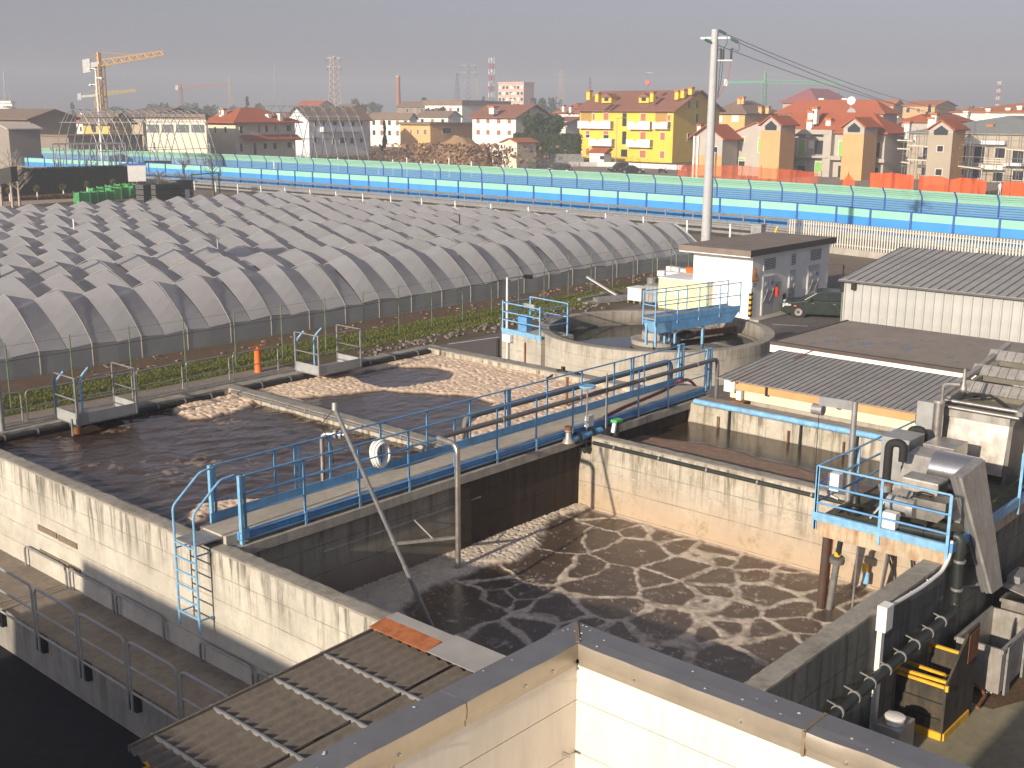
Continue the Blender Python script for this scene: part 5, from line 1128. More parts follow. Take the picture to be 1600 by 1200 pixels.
for i in range(2): MB().tube([(18.6+i*.7, 7.25, 2.42), (18.6+i*.7, 7.18, 2.40), (18.56+i*.7, 7.17, 2.47)], .012, 5).build('hook', M_white, cd)

# ------------------------------------------------------------------ steel skips and tipping cage
def skip(name, lab, x0, x1, y0, y1, z0, z1, mat, slope=0):
    t = thing(name, lab, 'skip', ((x0+x1)/2, (y0+y1)/2, z0), group='steel skips by the mossy wall'); w_ = .05
    MB().box(x0, x0+w_, y0, y1, z0, z1).build('end_panel', mat, t); MB().box(x1-w_, x1, y0, y1, z0, z1).build('end_panel', mat, t)
    MB().box(x0+w_, x1-w_, y0, y0+w_, z0, z1).build('side_panel', mat, t); MB().box(x0+w_, x1-w_, y1-w_, y1, z0, z1).build('side_panel', mat, t)
    MB().box(x0+w_, x1-w_, y0+w_, y1-w_, z0, z0+.05).build('floor', M_dark, t)
    MB().box(x0-.03, x1+.03, y0-.03, y0+.0, z1-.06, z1).box(x0-.03, x1+.03, y1, y1+.03, z1-.06, z1).build('rim', M_galv, t)
    return t
q = onz(1553, 1087, 0)
s1_ = skip('steel_skip', 'open grey steel skip standing behind the black and yellow cage', q.x-.1, q.x+1.75, q.y-.1, q.y+.75, .1, .98, M_steel_dull)
for k in range(2): MB().box(q.x+.1+k*.95, q.x+.35+k*.95, q.y-.15, q.y-.11, 0, .98).build('leg', M_galv, s1_)
MB().box(q.x+.0, q.x+.1, q.y+.05, q.y+.2, 0, .1).build('foot', M_wplast, s1_)
s2_ = skip('steel_skip', 'lidded steel skip at the right edge under the discharge chute', q.x+1.95, q.x+4.2, q.y-.45, q.y+.65, .1, 1.12, M_steel)
MB().prism([(q.x+2.0, q.y-.5, 1.13), (q.x+4.3, q.y-.5, 1.13), (q.x+4.3, q.y+.7, 1.34), (q.x+2.0, q.y+.7, 1.34)], (0, 0, .02)).build('lid', M_steel_dull, s2_)
MB().box(q.x+2.3, q.x+2.9, q.y+.45, q.y+.7, 1.36, 1.5).build('lid_box', M_galv, s2_)
cg = thing('tipping_cage', 'black mesh tipping cage with yellow rims and raised side gate', 'cage', (19, 6.8, 0))
M_mesh = pm('black_dirty_board', (.045, .04, .032), .8, var=.4, scale=6, dirt=(.15, .11, .06), dirtamt=.4)
cx0, cx1, cy0, cy1 = 18.35, 19.45, 6.38, 7.02
MB().box(cx0, cx0+.04, cy0, cy1+.28, .12, .98).build('front_board', M_mesh, cg); MB().box(cx1, cx1+.04, cy0, cy1+.1, .12, 1.12).build('back_board', M_mesh, cg)
for k in range(2): MB().box(cx0-.012, cx0-.002, cy0+.05, cy1+.24, .35+k*.3, .37+k*.3).build('board_seam', M_black, cg)
MB().prism([(cx0-.05, cy0-.02, 0), (cx1+.2, cy0-.02, 0), (cx1+.2, cy0-.02, 1.75), (cx1-.3, cy0-.02, 1.72), (cx0-.05, cy0-.02, 1.05)], (0, .04, 0)).build('side_gate', M_mesh, cg)
MB().prism([(cx1-.3, cy0-.03, 1.15), (cx1+.15, cy0-.03, 1.15), (cx1+.15, cy0-.03, 1.7), (cx1-.3, cy0-.03, 1.67)], (0, -.01, 0)).build('rusty_panel', M_rust, cg)
for (a_, b_) in (((cx0, cy1+.28, .98), (cx0, cy0, .98)), ((cx0, cy1+.28, 1.06), (cx0+.05, cy0, 1.06)), ((cx1, cy1+.1, 1.16), (cx1, cy0, 1.16)), ((cx0+.45, cy1+.25, 1.0), (cx0+.45, cy0+.2, .98)), ((cx0+.45, cy0+.2, .98), (cx0+.45, cy0+.2, .85)), ((cx1, cy1+.1, 1.16), (cx1, cy1+.1, 1.0)), ((cx0, cy1+.28, 1.06), (cx0, cy1+.28, .9)), ((cx0-.06, cy0-.03, 1.05), (cx0-.06, cy0-.03, .95))): MB().bar(a_, b_, .05, .05).build('yellow_rim', M_yel, cg)
MB().box(cx0-.06, cx0-.01, cy0, cy1-.05, .0, .14).build('yellow_sill', M_yel, cg); MB().box(cx0-.04, cx1, cy0-.05, cy0-.022, 0, .14).build('yellow_sill', M_yel, cg)
MB().tube(fil([(cx1+.25, cy0-.1, .1), (cx1+.8, cy0-.05, .12), (cx1+.85, cy0+.3, .35), (cx1+.3, cy0+.3, .4)], .1), .03, 6).build('rusty_handle', M_rust, cg)
hq = onz(1385, 1125, .5); t = thing('metal_hopper', 'small galvanised hopper with white bucket beside the parapet', 'hopper', (17.0, 6.75, 0))
MB().prism([(16.9, 6.55, .1), (17.5, 6.55, .1), (17.5, 7.0, .1), (16.9, 7.0, .1)], (0, 0, .6)).build('box', M_steel_dull, t); MB().lathe((17.15, 6.75, .7), [(.15, 0), (.17, .12), (.15, .13), (0, .13)], 16).build('bucket', M_white, t)

# ================================================================== UTILITY POLE AND WIRES
pb = onx(1103, 380, 68.9); pbx, pby = pb.x, pb.y; ptz = 10.5+ray(1112, 46)[2]*math.hypot(pbx, pby)/math.hypot(*ray(1112, 46)[:2])
up = thing('utility_pole', 'tall pale tapered utility pole with crossarm behind the cabin', 'utility pole', (pbx, pby, 0))
MB().cyl((pbx, pby, 0), (pbx, pby, ptz), .37, .235, 20).build('pole', pm('pole_concrete', (.42, .43, .44), .75, .1, var=.08), up)
ca = Vector((.35, -.94, 0)); zc = ptz-.55; cc = Vector((pbx, pby, zc))
MB().bar(cc-ca*.95, cc+ca*1.0, .12, .14).build('crossarm', M_galv, up)
c2 = Vector((pbx, pby, ptz-2.0)); MB().bar(c2, c2+ca*1.25, .1, .08).build('crossarm', M_galv, up)
M_ins = pm('green_glass', (.05, .16, .13), .2); ends = []
for i, (b0, L_) in enumerate(((cc-ca*.8, 1), (cc+ca*.95, 1), (Vector((pbx, pby, ptz))+ca*.1, 1))):
    e = b0+Vector((.05, -.75, -.35)); ends.append(e); MB().tube([b0, e], .03, 6).build('insulator_rod', M_galv, up)
    for k in range(6): p_ = lerp(b0, e, .25+k*.12); MB().cyl(p_, lerp(b0, e, .25+k*.12+.05), .1, n=10).build('insulator', M_ins, up)
for k, s_ in enumerate((.45, .62, 1.15)): MB().cyl(c2+ca*s_+Vector((0, 0, .05)), c2+ca*s_+Vector((0, 0, .75)), .07, n=8).build('surge_arrester', M_black, up)
for k, (e, s_) in enumerate(zip(ends, (.45, 1.15, .62))):
    MB().tube(fil([e, e+Vector((.05, -.05, -.6)), c2+ca*s_+Vector((0, 0, .8))], .5), .018, 5).build('jumper_wire', M_black, up)
    MB().tube(fil([c2+ca*s_+Vector((0, 0, .05)), c2+ca*s_*.9+Vector((0, 0, -1.2)), Vector((pbx, pby, ptz-4.5))+ca*.35], .8), .022, 5).build('drop_cable', M_black if k != 1 else M_red, up)
far_ = [atd(1610, y, 330) for y in (163, 171, 160)]
for i, (e, f) in enumerate(zip(ends, far_)):
    n = 24; pts = []
    for k in range(n+1): t_ = k/n; p_ = lerp(e, f, t_); p_.z -= 7.5*4*t_*(1-t_)*.5; pts.append(p_)
    o = MB().tube(pts, .022, 5).build('overhead_wire', M_black); tag(o, 'overhead wire sagging off the pole to the right, %s of three' % ('lowest', 'middle', 'uppermost')[i], 'wire', 'overhead wires')
# ================================================================== NET TUNNELS
def net_mat(name, col, alpha, trl=.35):
    t = NT(name); p = t.geo(); n1 = t.noise(p, 1.2, 4); n2 = t.noise(p, 12, 3)
    oi = t.n('ShaderNodeObjectInfo').outputs['Random']
    k = t.mix(n1, tuple(x*.88 for x in col), tuple(x*1.12 for x in col))
    hv = t.n('ShaderNodeHueSaturation'); t.l(t.math('MULTIPLY_ADD', oi, .12, .94), hv.inputs['Value']); t.l(k, hv.inputs['Color']); k = hv.outputs[0]
    d = t.n('ShaderNodeBsdfDiffuse'); t.l(k, d.inputs[0]); tr = t.n('ShaderNodeBsdfTranslucent'); t.l(k, tr.inputs[0])
    m = t.n('ShaderNodeMixShader'); m.inputs[0].default_value = trl; t.l(d.outputs[0], m.inputs[1]); t.l(tr.outputs[0], m.inputs[2])
    tp = t.n('ShaderNodeBsdfTransparent'); m2 = t.n('ShaderNodeMixShader')
    t.l(t.math('MULTIPLY_ADD', n2, .12, alpha-.06), m2.inputs[0]); t.l(tp.outputs[0], m2.inputs[1]); t.l(m.outputs[0], m2.inputs[2]); t.l(m2.outputs[0], t.out.inputs[0])
    return t.m
M_net = net_mat('grey_shade_net', (.72, .73, .76), .86, .58); M_netside = net_mat('grey_green_side_net', (.46, .51, .51), .66, .4)
M_hoop = pm('tunnel_hoop', (.36, .34, .31), .6, .2, var=.1)
HP, HX0, NB = 2.30, 12.2, 26       # hoop spacing, first hoop, bays
TP, TY0, NTUN = 4.52, 47.4, 11      # tunnel pitch, first ridge
arc = [(-2.26, 2.28), (-1.7, 2.50), (-1.05, 2.74), (-.5, 2.90), (0, 3.02), (.5, 2.90), (1.05, 2.74), (1.7, 2.50), (2.26, 2.28)]
arc0 = [(-2.62, .98), (-2.36, 1.3), (-1.95, 1.74), (-1.45, 2.17), (-.95, 2.54), (-.45, 2.83), (0, 3.02), (.5, 2.87), (1.05, 2.68), (1.7, 2.42), (2.26, 2.18)]
def sag(a): return [(y*.995, z-(.08+.25*min(1, max(0, (z-.9)/1.6)))) for y, z in a]
def strip(a, b2, x0, x1, off=0):
    m = MB(); n = len(a); vs = [(x0, y, z) for y, z in a]+[(x1, y, z) for y, z in b2]
    m.add(vs, [(i, n+i, n+i+1, i+1) for i in range(n-1)], False); return m
def hoopm(a): return MB().tube([(0, y, z+.004) for y, z in a], .016, 5)
shared = {}
for k, ar in (('f', arc0), ('n', arc)):
    shared[k] = (strip(sag(ar), ar, -HP/2, 0).mesh('net_panel', M_net), strip(ar, sag(ar), 0, HP/2).mesh('net_panel', M_net), hoopm(ar).mesh('hoop', M_hoop))
side = MB().add([(-HP/2, -2.63, .88), (0, -2.62, .98), (HP/2, -2.63, .88), (-HP/2, -2.66, 0), (0, -2.63, 0), (HP/2, -2.66, 0)], [(0, 3, 4, 1), (1, 4, 5, 2)]).mesh('side_net', M_netside)
leg_ = MB().cyl((0, -2.62, 0), (0, -2.62, 1.0), .03, n=6).mesh('leg', M_hoop)
nth = ['nearest to the fence', 'second from the fence', 'third from the fence', 'fourth from the fence', 'fifth from the fence', 'middle one of eleven', 'fifth from the back', 'fourth from the back', 'third from the back', 'next to the rearmost', 'rearmost']
def ending(j): return HX0+HP*(NB-.5)
for j in range(NTUN):
    yj = TY0+TP*j; t = thing('net_tunnel', 'long tunnel roofed with grey shade net, row %s' % nth[j], 'net tunnel', (HX0, yj, 0), group='grey shade net tunnels')
    k = 'f' if j == 0 else 'n'; i0 = 0 if j < 3 else int((min(30, j*2.6))/HP)
    for i in range(i0, NB):
        x = HP*i+(.25*math.sin(j*2.1)); dz = .03*math.sin(i*1.7+j)
        sc_ = 1+rnd.uniform(-.035, .035)
        for q in (0, 1): o_ = link('net_panel', shared[k][q], t, Vector((x, rnd.uniform(-.03, .03), dz))); o_.scale = (1, 1, sc_)
        link('hoop', shared[k][2], t, Vector((x, 0, dz)))
        if j == 0: link('side_net', side, t, Vector((x, 0, 0))); link('leg', leg_, t, Vector((x, 0, 0)))
    xe = HP*(NB-.5)+(.25*math.sin(j*2.1)); ar = sag(arc0 if j == 0 else arc)
    m = MB().add([(xe, ar[0][0], 0)]+[(xe+.25*math.sin(math.pi*i_/(len(ar)-1)), y, z) for i_, (y, z) in enumerate(ar)]+[(xe, ar[-1][0], 0)], [tuple(range(len(ar)+2))])
    link('end_net', m.mesh('end_net', M_net), t, Vector((0, 0, 0)))
m = MB().tube([(HX0+i*HP/2, 44.79-.03, .96 if i % 2 == 0 else .9) for i in range(2*NB)], .02, 5)
for i, (x, y) in enumerate(((116, 362), (341, 396), (718, 353))):
    q = onz(x, y, 2.5); tag(MB().cyl((q.x, q.y, 0), (q.x, q.y, 3.35), .05, n=8).build('chimney_pipe', (M_white, M_galv, M_black)[i]), ('short white pipe poking above the nets on the left', 'grey pipe poking above the nets near the fence', 'dark topped pipe poking above the nets in the middle')[i], 'pipe', 'pipes above the nets')
# green mesh fence along the grass strip
mf = thing('mesh_fence', 'thin green wire mesh fence on slim posts before the net tunnels', 'fence', (40, 42, 0))
fy = lambda x: 40.3+max(0, (x-33))*.085 if x > 33 else 40.3
fxs = [13.2+i*2.42 for i in range(24)]
pm_ = MB().cyl((0, 0, 0), (0, 0, 2.4), .028, n=6).mesh('post', pm('fence_green', (.12, .18, .11), .5))
for x in fxs: link('post', pm_, mf, Vector((x-40, fy(x)-42, 0)))
for z_ in (.3, 1.1, 1.75, 2.3):
    MB().tube([(x, fy(x), z_) for x in fxs], .007 if z_ != 1.75 else .02, 4).build('wire', M_pipe if z_ == 1.75 else pm('fence_green', (.12, .18, .11), .5), mf)

# ================================================================== NOISE BARRIERS, GUARD RAILS, PICKETS
def curve(pts, step):
    P = [Vector((p[0], p[1], 0)) for p in pts]; out = []; 
    def cr(a, b_, c, d, t): return .5*((2*b_)+(c-a)*t+(2*a-5*b_+4*c-d)*t*t+(3*b_-a-3*c+d)*t**3)
    dense = []
    for i in range(1, len(P)-2):
        for k in range(40): dense.append(cr(P[i-1], P[i], P[i+1], P[i+2], k/40))
    out = [dense[0]]; acc = 0
    for a, b_ in zip(dense, dense[1:]):
        acc += (b_-a).length
        if acc >= step: out.append(b_); acc = 0
    return out
near = curve([(85, -30), (88.5, 0), (91.9, 30), (93.6, 42), (95.9, 53.9), (98.4, 102.4), (98.3, 151.6), (94.1, 191), (88, 225), (80, 260), (70, 290)], 3.72)
def shade(name, col, **k): return pm(name, col, .45, var=.07, scale=.6, objvar=.07, dirt=tuple(x*.55+.06 for x in col), dirtamt=.22)
M_mint = shade('mint_panel', (.27, .60, .47)); M_bblue = shade('bright_blue_panel', (.05, .27, .62)); M_bpost = pm('blue_post', (.03, .10, .36), .5)
M_mint2 = pm('pale_green_slat', (.23, .46, .35), .5, var=.06); M_bblue2 = pm('steel_blue_slat', (.095, .26, .47), .5, var=.06)
nb = thing('noise_barrier', 'bright near noise barrier with mint upper and blue lower panels', 'noise barrier', (95, 60, 0))
for a_, b_ in zip(near, near[1:]):
    up_ = Vector((0, 0, 1)); d = (b_-a_); n_ = Vector((-d.y, d.x, 0)).normalized()
    g = .05*d.normalized()
    MB().bar(a_+g+up_*2.33, b_-g+up_*2.33, .08, .66).build('mint_panel', M_mint, nb); MB().bar(a_+g+up_*1.2, b_-g+up_*1.2, .08, 1.6).build('blue_panel', M_bblue, nb)
    MB().bar(a_+up_*.2, b_+up_*.2, .12, .4).build('base_panel', M_conc_plain, nb)
    MB().bar(a_-n_*-.09+up_*0, a_-n_*-.09+up_*2.75, .16, .14).build('post', M_bpost, nb); MB().bar(a_+up_*2.71, b_+up_*2.71, .16, .10).build('top_rail', M_bpost, nb)
farb = curve([(103, -60), (106, 0), (109, 36), (113.6, 64), (117, 118), (117, 172), (111, 215), (104, 250), (95, 290), (85, 330)], 3.72)
fb2 = thing('noise_barrier', 'far noise barrier with louvred steel blue panels and tilted green top', 'noise barrier', (113, 70, 0))
for a_, b_ in zip(farb, farb[1:]):
    d = (b_-a_).normalized(); n_ = Vector((-d.y, d.x, 0))
    if n_.x > 0: n_ = -n_
    for k in range(6):
        p0 = Vector((0, 0, 1.15+k*.23)); MB().bar(a_+p0+d*.06, b_+p0-d*.06, .07, .19).build('blue_slat', M_bblue2, fb2)
    for k in range(5):
        t_ = k/5; off = n_*(.02+.75*max(0, t_-.25))+Vector((0, 0, 2.52+t_*1.0)); MB().bar(a_+off+d*.06, b_+off-d*.06, .06, .19).build('green_slat', M_mint2, fb2)
    MB().bar(a_+Vector((0, 0, .5)), b_+Vector((0, 0, .5)), .12, 1.1).build('base_panel', M_conc_plain, fb2)
    MB().tube([a_+n_*.1, a_+n_*.1+Vector((0, 0, 2.75)), a_+n_*.65+Vector((0, 0, 3.5))], .075, 6).build('post', M_bpost, fb2)
# guard rail in front of the near barrier
gr = thing('guard_rail', 'double galvanised road guard rail in front of the blue barrier', 'guard rail', (94, 60, 0))
gpts = [p+Vector((-1.6, 0, 0)) for p in curve([(85, -30), (88.5, 0), (91.9, 30), (93.6, 42), (95.9, 53.9), (98.4, 102.4), (98.3, 151.6), (94.1, 191), (88, 225), (80, 260), (70, 290)], 2.25)]
for i, (a_, b_) in enumerate(zip(gpts, gpts[1:])):
    m = MB(); d = (b_-a_).normalized(); n_ = Vector((-d.y, d.x, 0))
    if n_.x > 0: n_ = -n_
    for zc_, hh in ((1.31, .13), (.50, .25)):
        prof = [(0, -hh), (.08, -hh*.7), (.08, -hh*.25), (0, 0), (.08, hh*.25), (.08, hh*.7), (0, hh)]
        vs = [q+n_*x_+Vector((0, 0, zc_+z_)) for q in (a_, b_) for x_, z_ in prof]; m = MB(); m.add(vs, [(k, k+1, 8+k, 7+k) for k in range(6)])
        m.build('rail_beam', M_galv, gr)
    MB().bar(a_, a_+Vector((0, 0, 1.36)), .1, .12).build('post', M_galv, gr)
# low grey fence rail between nets and road
gl = thing('field_rail', 'low double rail fence on white posts behind the net tunnels', 'rail fence', (84, 80, 0))
lp_ = [Vector((x-8.5, y, 0)) for x, y in [(p.x, p.y) for p in curve([(85, 10), (91.9, 30), (94, 44), (95.9, 53.9), (98.4, 102.4), (98.3, 151.6), (94.1, 191), (88, 225), (80, 260)], 4.4)]]
for a_, b_ in zip(lp_, lp_[1:]):
    for z_ in (.95, .5): MB().bar(a_+Vector((0, 0, z_)), b_+Vector((0, 0, z_)), .05, .22).build('rail', M_galv, gl)
    MB().bar(a_, a_+Vector((0, 0, 1.25)), .14, .14).build('post', M_wplast, gl)
# white picket fence on a concrete kerb
pf = thing('picket_fence', 'pale steel picket fence on a concrete wall behind the sheds', 'fence', (78, 25, 0))
pk0, pk1 = Vector((84.2, 45.2, 0)), Vector((77.0, 8, 0)); dk = (pk1-pk0).normalized(); Lk = (pk1-pk0).length
kw = MB().bar(pk0+Vector((0, 0, .25)), pk1+Vector((0, 0, .25)), .3, .5).build('kerb_wall', M_conc_plain, pf)
M_pick = pm('cream_picket', (.55, .53, .47), .6, var=.08)
pkm = MB().box(-.04, .04, -.05, .05, .5, 2.35).mesh('picket', M_pick)
n = int(Lk/.235)
for i in range(n):
    q = pk0+dk*(i*.235); link('picket', pkm, pf, q-Vector((78, 25, 0)))
for z_ in (.75, 2.1): MB().bar(pk0+Vector((.07, 0, z_)), pk1+Vector((.07, 0, z_)), .04, .06).build('rail', M_pick, pf)
# small things between cabin and road
q = onz(1178, 372, 0); q = Vector((80, 0, 0)); q = onx(1183, 364, 80); t = thing('utility_box', 'grey utility cabinet standing by the guard rail behind the cabin', 'cabinet', (80, q.y, 0))
MB().box(79.8, 80.5, q.y-.45, q.y+.45, 0, 2.1).build('body', M_grey, t); MB().box(79.77, 79.8, q.y-.35, q.y-.02, .2, 1.95).build('door', M_galv, t); MB().box(79.77, 79.8, q.y+.02, q.y+.35, .2, 1.95).build('door', M_galv, t); MB().box(79.7, 80.6, q.y-.5, q.y+.5, 2.1, 2.18).build('roof', M_grey, t)
q = onx(1150, 369, 76); t = thing('blue_tarp_pile', 'blue tarpaulin covered pile just behind the cabin roof', 'tarpaulin', (76, q.y, 0))
MB().prism([(75.5, q.y-1.2, 0), (75.5, q.y+1.3, 0), (75.6, q.y+.9, 1.3), (75.6, q.y+.1, 1.05), (75.6, q.y-.9, 1.2)], (1.4, 0, 0)).build('tarp', pm('blue_tarp', (.05, .14, .5), .6), t, .1)
q = onx(1212, 361, 70); tag(MB().tube([(70, q.y, 0), (70, q.y, q.z), (70.1, q.y-.1, q.z+.35)], [.09, .09, .05], 8).build('yellow_standpipe', M_yel), 'yellow standpipe sticking up behind the cabin roof', 'pipe')
q = onx(1088, 375, 70.8); tag(MB().bar((71.6, q.y, 0), (71.6, q.y, 2.3), .08, .08).build('rusty_post', M_rust), 'rusty post between the net tunnels and the pale pole', 'post')
# little metal canopy behind the cabin
t = thing('side_shelter', 'small dark lean-to shelter on thin legs behind the cabin', 'shelter', (62.5, 30.6, 0))
MB().prism([(61.4, 30.2, 2.1), (63.2, 30.2, 1.9), (63.2, 32.5, 1.9), (61.4, 32.5, 2.1)], (0, 0, .05)).build('roof', M_galv, t)
for y in (30.25, 32.4): MB().bar((63.1, y, 0), (63.1, y, 1.9), .06, .06).build('leg', M_black, t)

# ================================================================== LEFT BACKGROUND: HEDGE, BINS, LORRY
def leafy(fn_pts, n, size, mat, seed, name, par=None, squash=.6):
    """foliage as thousands of small leaf quads spread through a volume"""
    r = np.random.RandomState(seed); P = fn_pts(r, n); N = len(P)
    a = r.normal(size=(N, 3)); a /= np.linalg.norm(a, axis=1)[:, None]; b2 = np.cross(a, r.normal(size=(N, 3))); b2 /= np.linalg.norm(b2, axis=1)[:, None]+1e-9
    s_ = size*(.6+.8*r.rand(N))[:, None]; V = np.stack([P-a*s_, P+b2*s_*squash, P+a*s_, P-b2*s_*squash], 1).reshape(-1, 3)
    me = bpy.data.meshes.new(name); me.vertices.add(N*4); me.vertices.foreach_set('co', V.ravel()); me.loops.add(N*4); me.loops.foreach_set('vertex_index', np.arange(N*4, dtype=np.int32))
    me.polygons.add(N); me.polygons.foreach_set('loop_start', np.arange(0, N*4, 4, dtype=np.int32)); me.polygons.foreach_set('loop_total', np.full(N, 4, np.int32)); me.materials.append(mat); me.update()
    return me
def leafmat(name, col, var=.35):
    t = NT(name); p = t.geo(); n1 = t.noise(p, 1.3, 4); n2 = t.noise(p, 9, 2)
    k = t.mix(n1, tuple(x*(1-var) for x in col), tuple(x*(1+var) for x in col)); k = t.mix(t.math('MULTIPLY', n2, .5), k, (col[0]*1.5, col[1]*1.2, col[2]*.7))
    return t.bsdf(k, .7, 0, spec=.2)
M_hedge = leafmat('hedge_leaf', (.025, .034, .018)); M_tree = leafmat('tree_leaf', (.035, .05, .022)); M_fartree = leafmat('far_tree_leaf', (.045, .055, .035)); M_dry = leafmat('dry_twig', (.19, .125, .085)); M_pine = leafmat('pine_leaf', (.04, .065, .02))
M_bark = pm('bark', (.12, .095, .07), .95, var=.4, scale=6)
h0_, h1_ = onz(-60, 309, 0), onz(188, 296, 0)
hd = thing('hedge', 'tall dark clipped hedge behind the flower bed on the left', 'hedge', tuple(lerp(h0_, h1_, .5)))
dh = (h1_-h0_); nh = Vector((-dh.y, dh.x, 0)).normalized(); nh = nh if nh.x > 0 else -nh
cen = lerp(h0_, h1_, .5)
def hpts(r, n):
    u = r.rand(n); v = r.rand(n); w = r.rand(n); sel = r.rand(n); v = np.where(sel < .5, .06*v, v); w = np.where((sel >= .5), .93+.09*w, w)
    p = np.array(h0_)[None]+u[:, None]*np.array(dh)[None]+(v*2.2)[:, None]*np.array(nh)[None]; p[:, 2] = w*3.2+.05*r.normal(size=n); return p-np.array(cen)[None]
link('foliage', leafy(hpts, 26000, .10, M_hedge, 3, 'foliage'), hd)
MB().obox(cen+nh*1.15+Vector((0, 0, 1.55)), dh*.498, nh*1.0, (0, 0, 1.53)).build('core', M_hedge, hd)
hq0, hq1 = onz(26, 270, 0), onz(62, 268, 0); hb = thing('hedge', 'short block of clipped hedge behind the long hedge', 'hedge', tuple(hq0))
def hp2(r, n):
    p = np.array(hq0)[None]+r.rand(n)[:, None]*np.array(hq1-hq0)[None]+(r.rand(n)*2)[:, None]*np.array(nh)[None]; p[:, 2] = r.rand(n)*2.9; return p-np.array(hq0)[None]
link('foliage', leafy(hp2, 4000, .16, M_hedge, 5, 'foliage'), hb); MB().obox(lerp(hq0, hq1, .5)+nh+Vector((0, 0, 1.35)), (hq1-hq0)*.47, nh*.9, (0, 0, 1.35)).build('core', M_hedge, hb)
fb_ = [onz(-60, 319, 0), onz(200, 308, 0), onz(200, 296, 0), onz(-60, 309, 0)]
poly('flower_bed', fb_, .02, M_soil); poly('garden_path', [onz(-60, 328, 0), onz(160, 312, 0), onz(160, 309, 0), onz(-60, 318, 0)], .03, ground_mat('pink_gravel', (.42, .32, .25), (.36, .27, .21), (.46, .36, .29), .5, 5))
def bpts(r, n):
    u = r.rand(n); p = np.array(onz(-50, 316, 0))[None]*(1-u)[:, None]+np.array(onz(190, 306, 0))[None]*u[:, None]; p = p+r.normal(size=(n, 3))*[.5, .5, 0]; p[:, 2] = .05+.35*r.rand(n); return p
bd_ = link('bed_plants', leafy(bpts, 3500, .12, leafmat('bed_leaf', (.12, .06, .03), .5), 8, 'bed_plants')); kind(bd_, 'stuff')
for i, (x, y) in enumerate(((16, 315), (59, 312), (100, 309), (137, 304), (178, 300))):
    q = onz(x, y, 0); t = thing('standard_shrub', 'small round headed shrub on a white stem in the flower bed, %s from the left' % ('first', 'second', 'third', 'fourth', 'fifth')[i], 'shrub', tuple(q), group='standard shrubs in the flower bed')
    MB().cyl(q, q+Vector((0, 0, 1.0)), .09, n=8).build('trunk', M_wplast, t)
    link('crown', leafy(lambda r, n: (lambda v: v/np.linalg.norm(v, axis=1)[:, None]*(.45*r.rand(n)**.4)[:, None]+[0, 0, 1.3])(r.normal(size=(n, 3))), 260, .09, leafmat('shrub_leaf', (.09, .08, .03)), 30+i, 'crown'), t)
# green crates
gc = None; gcrates = [(124, 319), (136, 318), (150, 317), (163, 316), (146, 311), (160, 309), (174, 311), (186, 309), (173, 306), (188, 304), (200, 304), (208, 307)]
wh = ['frontmost on the left', 'second along the front row', 'third along the front row', 'fourth along the front row', 'left end of the middle row', 'second in the middle row', 'third in the middle row', 'right end of the middle row', 'left end of the back row', 'second in the back row', 'third in the back row', 'right end by the dark crates']
for i, (x, y) in enumerate(gcrates):
    q = onz(x, y+1, 0)
    if gc is None:
        gc = thing('green_crate', 'green field crate in the group beside the hedge, '+wh[i], 'crate', tuple(q), group='green field crates'); o_ = q
        MB().box(o_.x, o_.x+.06, o_.y, o_.y+1.2, .15, 1.35).build('side_panel', M_green, gc); MB().box(o_.x+1.4, o_.x+1.46, o_.y, o_.y+1.2, .15, 1.35).build('side_panel', M_green, gc)
        MB().box(o_.x+.06, o_.x+1.4, o_.y, o_.y+.06, .15, 1.3).build('end_panel', M_green, gc); MB().box(o_.x+.06, o_.x+1.4, o_.y+1.14, o_.y+1.2, .15, 1.3).build('end_panel', M_green, gc)
        for xx in (0, 1.36):
            for yy in (-.02, 1.12): MB().box(o_.x+xx-.02, o_.x+xx+.12, o_.y+yy, o_.y+yy+.1, 0, 1.45).build('leg', pm('light_green', (.16, .45, .14), .5), gc)
        MB().box(o_.x+.05, o_.x+1.4, o_.y+.05, o_.y+1.15, .8, .85).build('load', M_dark, gc)
    else: dup(gc, q, 'green field crate in the group beside the hedge, '+wh[i])
dcq = [onz(214, 322, 0), onz(233, 322, 0), onz(252, 320, 0), onz(266, 314, 0)]
for i, q in enumerate(dcq):
    t = thing('dark_crate_stack', 'tall stack of dark slatted crates behind the nets, %s of four' % ('leftmost', 'second from left', 'third from left', 'rightmost')[i], 'crate stack', tuple(q), group='dark crate stacks')
    for k in range(4):
        MB().box(q.x, q.x+2.2, q.y-1.6, q.y+.0, .05+k*.62, .6+k*.62).build('crate', pm('dark_crate', (.028, .035, .032), .7, var=.3), t)
        for s_ in range(3): MB().box(q.x-.02, q.x, q.y-1.6, q.y, .12+k*.62+s_*.17, .2+k*.62+s_*.17).build('slat', M_pipe, t)
q = onz(278, 318, 0); tag(MB().box(q.x, q.x+1, q.y-1, q.y, 0, 1.6).build('pale_bin', M_wplast), 'pale box beside the dark crate stacks', 'bin')
